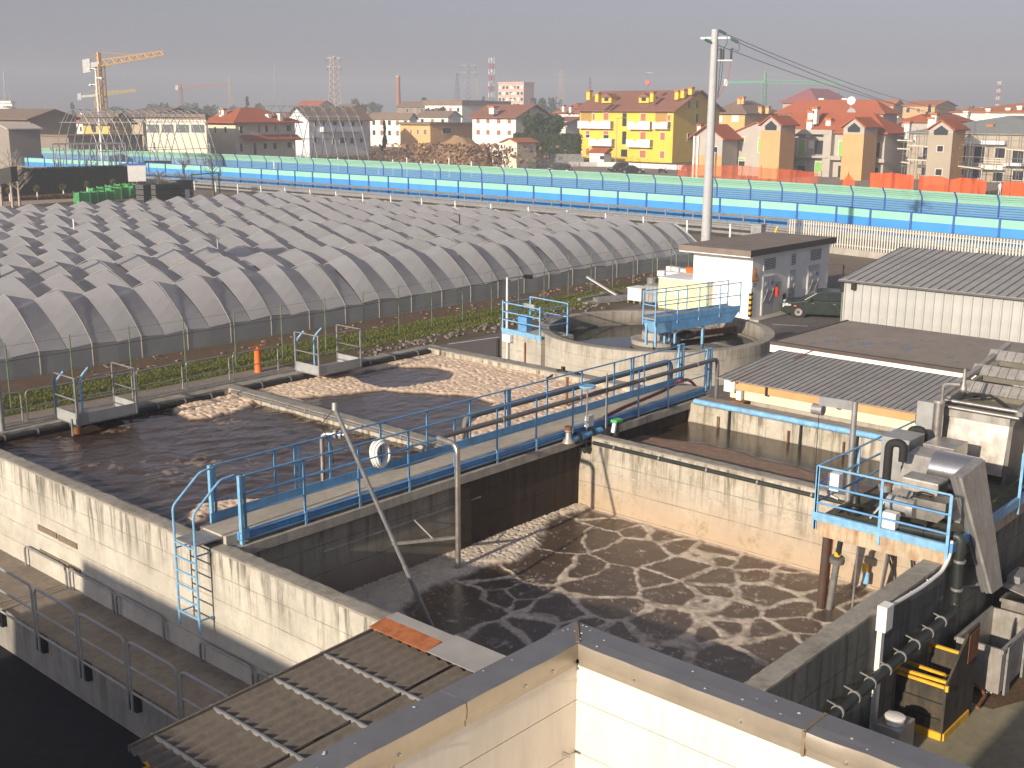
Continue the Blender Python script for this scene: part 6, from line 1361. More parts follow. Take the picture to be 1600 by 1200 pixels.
# lorry
q0 = onz(190, 300, 0); lo = thing('lorry', 'white box lorry with blue topped body parked at the end of the hedge', 'lorry', tuple(q0))
qa = atd(189, 290, 172); qb = atd(223, 290, 172); dl = (qb-qa); dl.z = 0; dl.normalize(); nl = Vector((-dl.y, dl.x, 0)); nl = nl if nl.x > 0 else -nl; qa.z = 0; L_ = 3.4
def lb(a0, a1, b0, b1, z0, z1): return MB().obox(qa+dl*((a0+a1)/2)+nl*((b0+b1)/2)+Vector((0, 0, (z0+z1)/2)), dl*((a1-a0)/2), nl*((b1-b0)/2), (0, 0, (z1-z0)/2))
lb(0, L_, 0, 2.2, .9, 3.1).build('box_body', M_wplast, lo); lb(-.1, L_+.1, -.05, 2.25, 3.1, 3.3).build('blue_roof', pm('blue_tarp', (.05, .14, .5), .6), lo)
lb(-1.3, -.05, .1, 2.1, .6, 2.0).build('cab', M_white, lo, .12); lb(-1.32, -1.0, .2, 2.0, 1.35, 1.95).build('windscreen', M_glass, lo); lb(-.9, -.4, .06, .1, 1.3, 1.85).build('side_window', M_glass, lo)
for a_ in (-.8, .8, 2.6): MB().cyl(qa+dl*a_+Vector((0, 0, .45)), qa+dl*a_+nl*.3+Vector((0, 0, .45)), .45, n=16).build('wheel', M_rubber, lo)
lb(-1.2, L_, .2, 2.0, .5, .7).build('chassis', M_black, lo)
qa2 = atd(228, 290, 190); t = thing('site_shelter', 'pale flat shelter on posts behind the lorry', 'shelter', (qa2.x, qa2.y, 0)); qa = Vector((qa2.x, qa2.y, 0))
lb(0, 4.0, 0, 2.5, 2.5, 2.9).build('roof', M_dark, t); lb(.05, 3.9, -.01, .0, 1.7, 2.5).build('wall', M_wplast, t)
for a_ in (.1, 1.9, 3.9): lb(a_-.06, a_+.06, 0, .12, 0, 2.5).build('post', M_wplast, t)
# green goal-like frame
ga, gb = atd(301, 300, 150), atd(343, 300, 150); ga.z = gb.z = 0; t = thing('goal_gantry', 'open green steel frame standing behind the net tunnels', 'frame', tuple(ga))
zt = atd(301, 273, 150).z; zt2 = atd(343, 270, 150).z
for a_, z_ in ((ga, zt), (gb, zt2)): MB().bar(a_, a_+Vector((0, 0, z_)), .14, .14).build('post', pm('dark_green_frame', (.015, .09, .04), .5), t)
MB().bar(ga+Vector((0, 0, zt)), gb+Vector((0, 0, zt2)), .14, .14).build('beam', pm('dark_green_frame', (.015, .09, .04), .5), t)
# bare birches at the left edge and a dark sloping roof corner
def bare_tree(lab, q, h, seed, mat, name='bare_tree'):
    r = random.Random(seed); t = thing(name, lab, 'tree', tuple(q)); m = MB(); m.tube([q, q+Vector((r.uniform(-.1, .1), 0, h*.5)), q+Vector((r.uniform(-.2, .2), .1, h))], [.16, .11, .03], 7); m.build('trunk', mat, t); b = MB()
    for i in range(26):
        z_ = h*r.uniform(.3, .95); a_ = r.uniform(0, 6.28); l_ = h*.3*(1.1-z_/h)+.5; e = q+Vector((l_*math.cos(a_), l_*math.sin(a_), z_+l_*.8)); b.tube([q+Vector((0, 0, z_)), lerp(q+Vector((0, 0, z_)), e, .5)+Vector((0, 0, .1)), e], [.035, .02, .006], 4)
        for k in range(3): f = e+Vector((r.uniform(-.5, .5), r.uniform(-.5, .5), r.uniform(-.1, .5))); b.tube([lerp(q+Vector((0, 0, z_)), e, .6), f], [.012, .004], 3)
    o = b.build('branches', mat, t); o['kind'] = 'stuff'; return t
M_birch = pm('pale_bark', (.42, .36, .30), .9, var=.35, scale=5)
for i, (x, y, D, h) in enumerate(((15, 266, 140, 6.5), (26, 266, 142, 5.2), (-3, 262, 135, 6))):
    q = atd(x, y, D); q.z = 0; bare_tree('bare pale barked tree at the left edge by the hedge, %s' % ('thick one', 'forked one right of it', 'cut by the frame')[i], q, h, 60+i, M_birch)
for i, (x, D, h) in enumerate(((250, 150, 3.2), (290, 148, 4.6), (334, 150, 5.0), (92, 175, 3.4), (146, 178, 4.2))):
    q = atd(x, 300, D); q.z = 0; bare_tree('thin bare sapling before the road barrier, %s' % ('left of the green frame', 'just left of the green frame post', 'inside the green frame', 'behind the hedge on the left', 'behind the right end of the hedge')[i], q, h, 70+i, M_bark, 'bare_sapling')
qe = atd(-6, 243, 60); qe2 = Vector((qe.x, qe.y, 0))
t = thing('gate_lamp', 'dark sloping lamp hood at the left edge of the frame', 'lamp', (qe.x, qe.y, 0)); MB().obox(qe-Vector((0, 0, 1.0)), (.5, -.6, .15), (.3, .3, 0), (0, 0, .35)).build('hood', M_black, t); MB().bar(Vector((qe.x, qe.y+1, 0)), Vector((qe.x, qe.y+1, qe.z-.8)), .15, .15).build('post', M_pipe, t)
# ================================================================== TOWN BEYOND THE ROAD
def wallm(n, c, **k): return pm(n, c, .85, var=.07, scale=.5, fine=8, **k)
W_yel = wallm('yellow_render', (.78, .52, .06)); W_white = wallm('white_house_render', (.74, .71, .66)); W_cream = wallm('cream_house_render', (.68, .62, .48)); W_orange = wallm('orange_render', (.72, .42, .17)); W_grey = wallm('grey_render', (.42, .385, .34)); W_brick = wallm('orange_brick', (.56, .33, .15)); W_tan = wallm('tan_render', (.45, .36, .25)); W_raw = wallm('raw_block', (.36, .31, .24)); W_pink = wallm('pink_render', (.62, .42, .33)); W_blue = wallm('bluish_white_render', (.66, .67, .70)); W_dk = wallm('brown_old_wall', (.24, .19, .15))
def tile(name, c):
    if name in MATS: return MATS[name]
    t = NT(name); p = t.geo(); n1 = t.noise(p, .6, 5); n2 = t.noise(p, 5, 3)
    w = t.n('ShaderNodeTexWave', wave_type='BANDS', bands_direction='Y'); t.l(p, w.inputs[0]); w.inputs['Scale'].default_value = 1.6
    k = t.mix(n1, tuple(x*.75 for x in c), tuple(x*1.2 for x in c)); k = t.mix(t.math('MULTIPLY', n2, .35), k, tuple(x*.5 for x in c))
    MATS[name] = t.bsdf(k, .85, 0, w.outputs['Fac'], .25, .05, .2); return MATS[name]
T_red = tile('terracotta_tiles', (.40, .115, .055)); T_br = tile('brown_tiles', (.27, .125, .085)); T_old = tile('old_brown_tiles', (.23, .165, .12)); T_or = tile('orange_tiles', (.47, .175, .075)); T_gr = tile('grey_sheeting', (.27, .29, .28)); T_mar = tile('maroon_roof', (.33, .085, .085))
M_shut = pm('terracotta_shutter', (.42, .15, .06), .7); M_shutb = pm('brown_shutter', (.30, .14, .10), .7); M_lime = pm('lime_shutter', (.24, .48, .10), .6)
def win(par, face, a0, a1, z0, z1, pl_, pane=M_glass, fr=M_white, name='window', dep=.05):
    """window on a -X face (face='x', a = Y range) or a -Y face (face='y', a = X range): frame as part, pane as sub-part"""
    a0, a1 = min(a0, a1), max(a0, a1); z0, z1 = min(z0, z1), max(z0, z1); w = .08
    m = MB(); n = MB()
    def bx(mm, p0, p1, q0, q1, d0, d1):
        if face == 'x': mm.box(pl_-d1, pl_-d0, p0, p1, q0, q1)
        else: mm.box(p0, p1, pl_-d1, pl_-d0, q0, q1)
    bx(m, a0-w, a0, z0-w, z1+w, .005, dep+.03); bx(m, a1, a1+w, z0-w, z1+w, .005, dep+.03); bx(m, a0, a1, z1, z1+w, .005, dep+.03); bx(m, a0, a1, z0-w, z0, .005, dep+.06)
    o = m.build(name, fr, par); bx(n, a0, a1, z0, z1, .005, dep); n.build('pane' if pane is M_glass else 'shutter_or_dark_fill', pane, o); return o  # dark fill: shade inside unglazed openings put into a flat panel's colour
class Hs: pass
def house(name, lab, xc, D, xl, xr, ye, yr, roof, wm, rm, group=None, cat='house', over=.6, zb=None, hh=None):
    h = Hs(); c = atd(xc, 180, D); X0, Y0 = c.x, c.y; rl_ = ray(xl, 180); rr = ray(xr, 180)
    h.X0, h.Y0, h.Y1, h.X1 = X0, Y0, X0*rl_[1]/rl_[0], Y0*rr[0]/rr[1]
    h.z0 = ter(X0, Y0) if zb is None else zb; h.ze = atd(xc, ye, D).z
    Dm = math.hypot((X0+h.X1)/2, (Y0+h.Y1)/2); h.zr = max(h.ze+.2, atd(xc, yr, Dm).z)
    t = thing(name, lab, cat, (X0, Y0, h.z0), group=group); h.t = t
    MB().box(X0, h.X1, Y0, h.Y1, h.z0, h.ze).build('wall', wm, t)
    a0, a1, b0, b1, o = X0, h.X1, Y0, h.Y1, over; z, r = h.ze, h.zr; k = .18
    if roof == 'flat': MB().box(a0-o, a1+o, b0-o, b1+o, z, max(z+.3, r)).build('roof', rm, t); return h
    cx, cy = (a0+a1)/2, (b0+b1)/2
    if roof == 'hip':
        hl = max(.1, ((b1-b0)-(a1-a0))/2) if (b1-b0) > (a1-a0) else 0; hx = max(.1, ((a1-a0)-(b1-b0))/2) if (a1-a0) >= (b1-b0) else 0
        p, q = (cx-hx, cy-hl, r), (cx+hx, cy+hl, r)
        e = [(a0-o, b0-o, z), (a1+o, b0-o, z), (a1+o, b1+o, z), (a0-o, b1+o, z)]; lo = [(x, y, zz-k) for x, y, zz in e]
        if hl: fs = [(4, 0, 1), (1, 2, 5, 4), (5, 2, 3), (3, 0, 4, 5)]
        else: fs = [(0, 1, 5, 4), (1, 2, 5), (2, 3, 4, 5), (3, 0, 4)]
        m = MB().add(e+[p, q]+lo, fs+[(0, 6, 7, 1), (1, 7, 8, 2), (2, 8, 9, 3), (3, 9, 6, 0), (6, 9, 8, 7)]); m.build('roof', rm, t)
    else:
        if roof == 'gy': A = [(a0-o, z-o*(r-z)/(cx-a0)), (cx, r), (a1+o, z-o*(r-z)/(cx-a0))]; f = lambda u, w_, y: (u, y, w_); ends = (b0-o, b1+o); ge = (b0, b1)
        else: A = [(b0-o, z-o*(r-z)/(cy-b0)), (cy, r), (b1+o, z-o*(r-z)/(cy-b0))]; f = lambda u, w_, x: (x, u, w_); ends = (a0-o, a1+o); ge = (a0, a1)
        P = [f(u, w_, ends[0]) for u, w_ in A]+[f(u, w_-k, ends[0]) for u, w_ in reversed(A)]
        v = Vector(f(0, 0, ends[1]))-Vector(f(0, 0, ends[0])); MB().prism(P, v).build('roof', rm, t)
        i0 = (a0, a1) if roof == 'gy' else (b0, b1); v2 = Vector(f(0, 0, ge[1]))-Vector(f(0, 0, ge[0]))
        MB().prism([f(i0[0], z-.01, ge[0]), f(i0[1], z-.01, ge[0]), f((i0[0]+i0[1])/2, r-.22, ge[0])], v2).build('gable', wm, t)
    return h
def fpx(h, x, y): p = onx(x, y, h.X0); return p.y, p.z
def spx(h, x, y): p = ony(x, y, h.Y0); return p.x, p.z
def wf(h, rects, pane=M_glass, fr=M_white, nm='window'):
    for x0, y0, x1, y1 in rects:
        a, z1 = fpx(h, x0, y0); b_, z0 = fpx(h, x1, y1); win(h.t, 'x', a, b_, z0, z1, h.X0, pane, fr, nm)
def wsd(h, rects, pane=M_glass, fr=M_white, nm='window'):
    for x0, y0, x1, y1 in rects:
        a, z1 = spx(h, x0, y0); b_, z0 = spx(h, x1, y1); win(h.t, 'y', a, b_, z0, z1, h.Y0, pane, fr, nm)
def chim(h, x, ytop, D, w=.55, mat=W_white, cap=M_rust, hgt=1.6):
    p = atd(x, ytop, D); q = MB().box(p.x-w/2, p.x+w/2, p.y-w/2, p.y+w/2, p.z-hgt, p.z).build('chimney', mat, h.t)
    MB().box(p.x-w*.65, p.x+w*.65, p.y-w*.65, p.y+w*.65, p.z+.0, p.z+.35).build('chimney_cap', cap, q)
def hl(x, y, x0, y0, s): return x0+x/s, y0+y/s
# ---- yellow apartment house
Y = house('yellow_apartment_house', 'bright yellow three storey apartment house with white balconies and brown roof', 1052.5, 258, 906, 1124, 169.5, 141.5, 'gy', W_yel, T_br, cat='apartment house', over=1.1)
z6 = lambda L: [(890+a/6.957, 120+b/6.957, 890+c/6.957, 120+d/6.957) for a, b, c, d in L]
wf(Y, z6([(370, 395, 425, 470), (775, 400, 830, 480), (770, 600, 828, 680), (988, 605, 1036, 688), (765, 800, 828, 880), (985, 808, 1030, 885), (178, 775, 215, 850), (252, 400, 275, 470), (1065, 415, 1098, 480)]), M_shut)
wf(Y, z6([(178, 588, 218, 625), (370, 590, 425, 628)]), M_shut); wf(Y, z6([(178, 627, 218, 660), (370, 632, 425, 668)]))
wf(Y, z6([(580, 400, 615, 532), (578, 597, 612, 728), (565, 792, 622, 865)]), M_glass, M_dark)
wsd(Y, [(890+a/6.957, 120+b/6.957, 890+c/6.957, 120+d/6.957) for a, b, c, d in ((1288, 258, 1305, 345), (1375, 258, 1395, 345), (1372, 402, 1392, 495), (1280, 618, 1300, 692), (1370, 640, 1390, 690))])
for (a, b_, c, d) in ((125, 478, 478, 565), (665, 485, 905, 575), (935, 488, 1098, 570), (245, 670, 490, 755), (650, 680, 905, 770)):
    y1, z1 = fpx(Y, 890+a/6.957, 120+b_/6.957); y0, z0 = fpx(Y, 890+c/6.957, 120+d/6.957); n_ = .55; ym = y0+(y1-y0)*(.62); X = Y.X0
    bl = MB().box(X-1.3, X, y0, y1, z0, z0+.16).build('balcony', M_white, Y.t)
    for (p, q) in ((y0, ym-.45), (ym+.45, y1)): MB().box(X-1.3, X-1.2, p, q, z0+.16, z1).build('balcony_panel', M_white, bl)
    MB().box(X-1.3, X-1.2, ym-.45, ym+.45, z0+.16, z1-.35).build('balcony_panel', M_white, bl); MB().box(X-1.2, X, y0, y0+.1, z0+.16, z1).build('balcony_panel', M_grey, bl)
for (a, b_, c, d, g) in ((125, 372, 240, 485, 1), (935, 378, 1060, 490, 1)):   # flat panels: shade of recessed balconies put into a darker wall colour
    y1, z1 = fpx(Y, 890+a/6.957, 120+b_/6.957); y0, z0 = fpx(Y, 890+c/6.957, 120+d/6.957); MB().box(Y.X0-.02, Y.X0-.004, y0, y1, z0, z1).build('loggia_shade', pm('loggia_shade_brown', (.40, .24, .06), .8), Y.t)
for (x, y, hh_) in ((215, 165, 1.7), (308, 188, 1.7), (905, 180, 1.8), (1175, 165, 1.6), (1238, 150, 1.6), (1323, 128, 1.3)): chim(Y, 890+x/6.957, 120+y/6.957, 262, .9, W_yel, T_or, hh_)
for (a, c) in ((335, 465), (740, 870)):
    p = onx(890+(a+c)/2/6.957, 120+283/6.957, Y.X0+2.2); w_ = 1.35
    d_ = MB().box(p.x, p.x+3, p.y-w_, p.y+w_, p.z, p.z+1.3).build('dormer', W_yel, Y.t); MB().prism([(p.x-.3, p.y-w_-.35, p.z+1.2), (p.x-.3, p.y+w_+.35, p.z+1.2), (p.x-.3, p.y, p.z+2.1)], (3.5, 0, 0)).build('dormer_roof', T_br, d_); MB().box(p.x-.05, p.x-.01, p.y-.6, p.y+.6, p.z+.4, p.z+1.1).build('dormer_window', M_glass, d_)
mp_ = atd(1012, 138, 262); MB().tube([mp_-Vector((0, 0, 1)), mp_+Vector((0, 0, 3.3))], .06, 5).build('antenna', M_galv, Y.t); MB().cyl(mp_+Vector((0, 0, 1.2)), mp_+Vector((-.3, -.1, 1.25)), .55, n=16).build('satellite_dish', M_red, Y.t); MB().bar(mp_+Vector((-.2, .5, 3.3)), mp_+Vector((.2, -1.2, 3.3)), .06, .06).build('antenna_bar', M_galv, Y.t)
# porch and boundary of the yellow house
pq = atd(921, 250, 246); t = thing('porch_booth', 'small tiled gatehouse booth in front of the yellow house', 'booth', (pq.x, pq.y, 0)); c0_ = atd(957, 250, 246)
MB().box(pq.x, pq.x+2.5, c0_.y, pq.y, 0, 2.5).build('wall', W_white, t); MB().prism([(pq.x-.3, c0_.y-.4, 2.5), (pq.x-.3, pq.y+.4, 2.5), (pq.x+1.6, pq.y+.4, 3.5), (pq.x+1.6, c0_.y-.4, 3.5)], (1.2, 0, -.2)).build('roof', T_red, t); MB().box(pq.x-.05, pq.x-.004, (pq.y+c0_.y)/2-1.9, (pq.y+c0_.y)/2-.9, 1.2, 1.9).build('window', M_glass, t)
def linefence(name, lab, pts, z0, z1, mat, post, step=2.5, cat='fence', panel=True):
    t = thing(name, lab, cat, (pts[0][0], pts[0][1], 0)); P = [Vector((p[0], p[1], 0)) for p in pts]
    for a, b_ in zip(P, P[1:]):
        n = max(1, int((b_-a).length/step))
        for i in range(n):
            p, q = a.lerp(b_, i/n), a.lerp(b_, (i+1)/n)
            if panel: MB().bar(p+Vector((0, 0, (z0+z1)/2)), q+Vector((0, 0, (z0+z1)/2)), .04, z1-z0).build('panel', mat, t)
            MB().bar(p, p+Vector((0, 0, z1+.15)), .1, .1).build('post', post, t)
    return t
fpt = lambda x, D: (lambda p: (p.x, p.y))(atd(x, 250, D))
M_wire = net_mat('wire_mesh', (.42, .41, .40), .28, 0.)
linefence('garden_wall', 'low pale wall with wire fence before the yellow house', [fpt(830, 236), fpt(905, 238), fpt(960, 238), fpt(1090, 225)], 0, .9, W_white, M_galv, 4, 'wall')
linefence('wire_fence', 'wire mesh fence on posts left of the yellow house', [fpt(828, 234), fpt(912, 234)], .9, 2.6, M_wire, M_galv, 3)
# street with cars
def rdx(x, D): p = atd(x, 250, D); return (p.x, p.y, 0)
sheet('street', 150, 215, 60, 190, .006, ground_mat('pale_street', (.30, .25, .21), (.34, .29, .25), (.26, .22, .19), .2, 2))
M_carb = pm('black_car_paint', (.02, .022, .026), .25, .2, var=.05, spec=.6)
c1_ = make_car('parked_car', 'black hatchback parked alone left of the yellow house', rdx(876, 214), R(118), M_carb, 'cars parked by the yellow house', 4.3, 1.7, 1.45, 'hatch')
make_car('parked_car', 'dark van like car left of a pair before the yellow house', rdx(967, 218), R(150), pm('slate_car_paint', (.045, .055, .065), .3, .2, spec=.6), 'cars parked by the yellow house', 4.0, 1.7, 1.65, 'hatch')
make_car('parked_car', 'black saloon right of a pair before the yellow house', rdx(988, 212), R(-52), M_carb, 'cars parked by the yellow house', 4.4, 1.7, 1.42)
make_car('parked_car', 'dark car half hidden by the orange fence and pale pole', rdx(1083, 222), R(-60), pm('slate_car_paint', (.045, .055, .065), .3, .2, spec=.6), 'cars parked by the yellow house', 4.2, 1.7, 1.5, 'hatch')
sx = Vector(rdx(1036, 214)); t = thing('scooter', 'black and white motor scooter parked by the low wall', 'scooter', tuple(sx)); u_ = Vector((.5, -.85, 0)); 
for s_ in (-.6, .6): MB().cyl(sx+u_*s_+Vector((-.06, -.04, .26)), sx+u_*s_+Vector((.06, .04, .26)), .26, n=14).build('wheel', M_rubber, t)
MB().prism([sx+u_*-.75+Vector((0, 0, .45)), sx+u_*.15+Vector((0, 0, .3)), sx+u_*.45+Vector((0, 0, .35)), sx+u_*.55+Vector((0, 0, 1.0)), sx+u_*.42+Vector((0, 0, 1.0)), sx+u_*.2+Vector((0, 0, .45)), sx+u_*-.1+Vector((0, 0, .8)), sx+u_*-.8+Vector((0, 0, .8))], (.3, .18, 0)).build('body', M_carb, t); MB().bar(sx+u_*.5+Vector((-.3, -.2, 1.05)), sx+u_*.5+Vector((.3, .2, 1.05)), .05, .05).build('handlebar', M_black, t); MB().obox(sx+u_*.58+Vector((0, 0, .75)), (.15, .1, 0), u_*.04, (0, 0, .25)).build('leg_shield', M_white, t)
def lamp(lab, x, D, ytop, arm=(1.2, -.6)):
    p = atd(x, ytop, D); t = thing('street_lamp', lab, 'street lamp', (p.x, p.y, 0), group='street lamps'); MB().cyl((p.x, p.y, 0), (p.x, p.y, p.z), .1, .06, 8).build('pole', M_galv, t); e = p+Vector((*arm, .15)); MB().tube([p, e], .05, 5).build('arm', M_galv, t); MB().bar(e, e+Vector((.5*arm[0], .5*arm[1], .05)), .25, .12).build('lamp_head', M_grey, t)
lamp('slim street lamp standing before the yellow house', 964, 226, 185)
# ---- houses right of the pale pole
G = house('grey_villa', 'unfinished grey villa with red porch roof just right of the pale pole', 1131, 205, 1086, 1155, 212, 194, 'gx', W_grey, T_red, over=.9)
z7 = lambda L, s=5.926, x0=1070, y0=130: [(x0+a/s, y0+b_/s, x0+c/s, y0+d/s) for a, b_, c, d in L]
wf(G, z7([(270, 590, 302, 638)])); MB().box(G.X0-.03, G.X0-.002, G.Y0, G.Y1, 0, spx(G, 1131, 243)[1]).build('brick_base', W_brick, G.t)
for x in (1084, 1090): p = atd(x, 250, 200); MB().bar((p.x, p.y, 0), (p.x, p.y, G.ze), .3, .3).build('porch_post', M_white, G.t)
chim(G, 1094, 197, 212, .8, W_white, T_red)
B1 = house('terraced_villa', 'grey and orange brick villa with lime shutters beside the grey villa', 1218, 206, 1152, 1232, 205, 190, 'gx', W_grey, T_red, over=.4)
wf(B1, z7([(520, 498, 555, 545), (500, 695, 555, 718)]), M_lime); wf(B1, z7([(502, 720, 556, 770)])); wf(B1, z7([(768, 510, 810, 560), (765, 710, 802, 735)]), M_lime); wf(B1, z7([(685, 505, 700, 640)]), M_lime)
def tower(h, x0, x1, ytop, ybrick, D, nm):
    """brick stair tower with a pointed gable, standing proud of its house"""
    a, b_ = atd(x0, 200, D), atd(x1, 200, D); X = (a.x+b_.x)/2; ya, yb = b_.y*X/b_.x, a.y*X/a.x; zt_ = atd(x0, ytop+14, D).z; zg = atd(x0, ytop, D).z; zk = atd(x0, ybrick, D).z
    t = MB().box(X, X+5, ya, yb, 0, zk).build('brick_tower', W_brick, h.t); MB().box(X+.02, X+5, ya+.02, yb-.02, zk, zt_).build('tower_head', W_grey, t)
    MB().prism([(X-.35, ya-.4, zt_-.1), (X-.35, (ya+yb)/2, zg), (X-.35, yb+.4, zt_-.1), (X-.35, yb+.4, zt_+.1), (X-.35, (ya+yb)/2, zg+.25), (X-.35, ya-.4, zt_+.1)], (6.2, 0, 0)).build('tower_roof', T_red, t)
    MB().prism([(X+.02, ya+.05, zt_-.02), (X+.02, yb-.05, zt_-.02), (X+.02, (ya+yb)/2, zg-.05)], (5, 0, 0)).build('tower_gable', W_grey, t)
    w_ = (yb-ya); MB().prism([(X-.03, ya+w_*.22, zt_-.75), (X-.03, yb-w_*.22, zt_-.75), (X-.03, yb-w_*.2, zt_-.1), (X-.03, (ya+yb)/2, zg-.65), (X-.03, ya+w_*.2, zt_-.1)], (.02, 0, 0)).build('tower_window', M_glass, t)
    return X, ya, yb
B2 = house('apartment_row', 'long row of grey and brick apartments with red tiled roof and lime shutters', 1386, 206, 1190, 1421, 208, 176, 'hip', W_grey, T_red, cat='apartment house', over=.7)
tower(B2, 1189, 1220, 182, 204, 200, 0); tower(B2, 1318, 1351, 185, 209, 200, 0)
X = B2.X0
def fbox(h, x0, y0, x1, y1, d, mat, nm, face=0):
    a, z1 = fpx(h, x0, y0); b_, z0 = fpx(h, x1, y1); return MB().box(h.X0-d, h.X0-.004, b_, a, z0, z1).build(nm, mat, h.t)
fbox(B2, 1238, 202, 1300, 210, 1.4, W_grey, 'loggia_head'); fbox(B2, 1216, 241, 1298, 247, 1.5, W_grey, 'balcony'); fbox(B2, 1298, 243, 1318, 250, 1.2, W_grey, 'balcony'); fbox(B2, 1349, 247, 1386, 254, 1.2, W_grey, 'balcony'); fbox(B2, 1293, 203, 1300, 282, 1.3, W_grey, 'pier')
wf(B2, z7([(1055, 520, 1112, 668), (955, 515, 985, 655), (1430, 535, 1458, 680), (1045, 725, 1110, 755), (1210, 730, 1275, 825)]), M_lime)
wf(B2, z7([(1155, 535, 1190, 600)]), M_wplast); wf(B2, z7([(1212, 530, 1282, 660), (1045, 760, 1110, 840), (925, 720, 970, 800), (1425, 765, 1448, 870)]), M_glass, M_grey)
wf(B2, [(1363, 222, 1374, 246), (1361, 260, 1372, 276)]); wf(B2, [(1361, 258, 1372, 261)], M_lime)
for x, y, m_ in ((1268, 176, W_white), (1275, 170, W_white), (1296, 188, W_white), (1266, 190, W_white), (1419, 193, W_white)): chim(B2, x, y, 212, .9, m_, T_or, 2.6)
for x, y in ((1330, 150), (1330, 168)):
    p = atd(x, y+10, 240); tt = thing('satellite_dish', 'satellite dish on a mast above the red roofs, %s' % ('pale upper one' if y < 160 else 'grey lower one'), 'satellite dish', tuple(p)); MB().cyl(p-Vector((0, 0, 5)), p+Vector((0, 0, .5)), .06, n=6).build('mast', M_galv, tt); MB().lathe(p, [(0, 0), (.2, .02)], 8).build('hub', M_grey, tt); MB().cyl(p+Vector((0, 0, .3)), p+Vector((-.15, -.05, .33)), .75, .8, 16).build('dish', M_wplast if y < 160 else M_grey, tt)
# ---- scaffolded building
SB = house('unfinished_house', 'raw block house under construction wrapped in scaffolding on the right', 1660, 200, 1424, 1760, 210, 181, 'hip', W_raw, T_gr, over=.5)
z8 = lambda L: z7(L, 5.926, 1330, 140)
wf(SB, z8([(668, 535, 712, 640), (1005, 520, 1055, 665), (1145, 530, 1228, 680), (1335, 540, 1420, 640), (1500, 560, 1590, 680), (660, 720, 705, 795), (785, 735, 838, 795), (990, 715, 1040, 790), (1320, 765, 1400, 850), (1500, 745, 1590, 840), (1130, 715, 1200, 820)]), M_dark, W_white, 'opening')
Xt, ya, yb = tower(SB, 1452, 1490, 189, 207, 192, 0)
for a_ in (SB.t.children): pass
MB().box(Xt-.02, Xt-.004, ya, yb, 0, atd(1452, 207, 192).z).build('raw_face', W_raw, SB.t)
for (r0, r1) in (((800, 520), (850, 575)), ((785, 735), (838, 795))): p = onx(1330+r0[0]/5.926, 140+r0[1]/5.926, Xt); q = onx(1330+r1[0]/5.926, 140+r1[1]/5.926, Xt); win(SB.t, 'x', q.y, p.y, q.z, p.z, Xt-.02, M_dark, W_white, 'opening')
for (x0, y0, x1, y1) in ((1510, 219, 1574, 226), (1537, 257, 1571, 265), (1573, 254, 1620, 260)): fbox(SB, x0, y0, x1, y1, 1.4, M_wplast, 'balcony_slab')
for x, y in ((1456, 186), (1461, 180), (1548, 198)): chim(SB, x, y, 208, .9, W_white, T_or, 2.4)
sf = thing('scaffolding', 'steel scaffolding with pale plank decks around the raw block house', 'scaffolding', (SB.X0-2, SB.Y1, 0))
XS = 182.0; zl = lambda y: onx(1480, y, XS).z
for i, x in enumerate((1412, 1420, 1431, 1443, 1460, 1478, 1497, 1516, 1535, 1556, 1575, 1592, 1612)):
    p = onx(x, 230, XS); MB().cyl((XS, p.y, 0), (XS, p.y, zl(200 if i < 12 else 205)), .05, n=5).build('standard', M_galv, sf); MB().cyl((XS+1.1, p.y, 0), (XS+1.1, p.y, zl(205)), .05, n=5).build('standard', M_galv, sf)
for y in (212, 222, 240, 259): MB().cyl(onx(1408, y, XS), onx(1610, y+9, XS), .04, n=5).build('ledger', M_galv, sf)
for (x0, y0, x1, y1) in ((1420, 227, 1502, 231), (1419, 249, 1500, 253), (1404, 232, 1424, 233), (1404, 219, 1428, 220), (1575, 233, 1610, 236), (1455, 204, 1486, 206), (1487, 258, 1535, 264), (1410, 253, 1424, 255)):
    p, q = onx(x0, y0, XS), onx(x1, y1, XS); MB().bar(p, q, 1.1, .18).build('plank_deck', pm('pale_plank', (.55, .51, .40), .8), sf)
for i in range(5): p, q = onx(1536+i*.1, 246+i*4, XS), onx(1572, 248+i*4, XS); MB().bar(p, q, .05, .12).build('guard_rail', pm('pale_plank', (.55, .51, .40), .8), sf)
# worker on the scaffold
wp_ = onx(1429, 227, XS+.4); 
def person(lab, q, h, top, legs, seed=0):
    """standing figure grown over a skeleton with a skin modifier"""
    s_ = h/1.75; V = [(0, 0, .95), (0, 0, 1.2), (0, 0, 1.42), (0, 0, 1.52), (0, 0, 1.66), (0, .20, 1.40), (.05, .27, 1.12), (.22, .2, .95), (0, -.20, 1.40), (.08, -.27, 1.12), (.28, -.2, 1.02), (0, .1, .9), (.03, .11, .5), (0, .12, .06), (.12, .13, .03), (0, -.1, .9), (.1, -.11, .5), (.05, -.12, .06), (.17, -.13, .03)]
    E = [(0, 1), (1, 2), (2, 3), (3, 4), (2, 5), (5, 6), (6, 7), (2, 8), (8, 9), (9, 10), (0, 11), (11, 12), (12, 13), (13, 14), (0, 15), (15, 16), (16, 17), (17, 18)]
    rad = [.15, .15, .14, .06, .11, .065, .05, .04, .065, .05, .04, .1, .07, .05, .035, .1, .07, .05, .035]
    me = bpy.data.meshes.new('person'); me.from_pydata([(x*s_, y*s_, z*s_) for x, y, z in V], E, []); o = link('person', me, None, q); tag(o, lab, 'person')
    sk = o.modifiers.new('skin', 'SKIN'); me.materials.append(top)
    for v_, r_ in zip(me.skin_vertices[0].data, rad): v_.radius = (r_*s_, r_*s_)
    me.skin_vertices[0].data[0].use_root = True; o.modifiers.new('sub', 'SUBSURF').levels = 1; o.modifiers['sub'].render_levels = 1
    return o
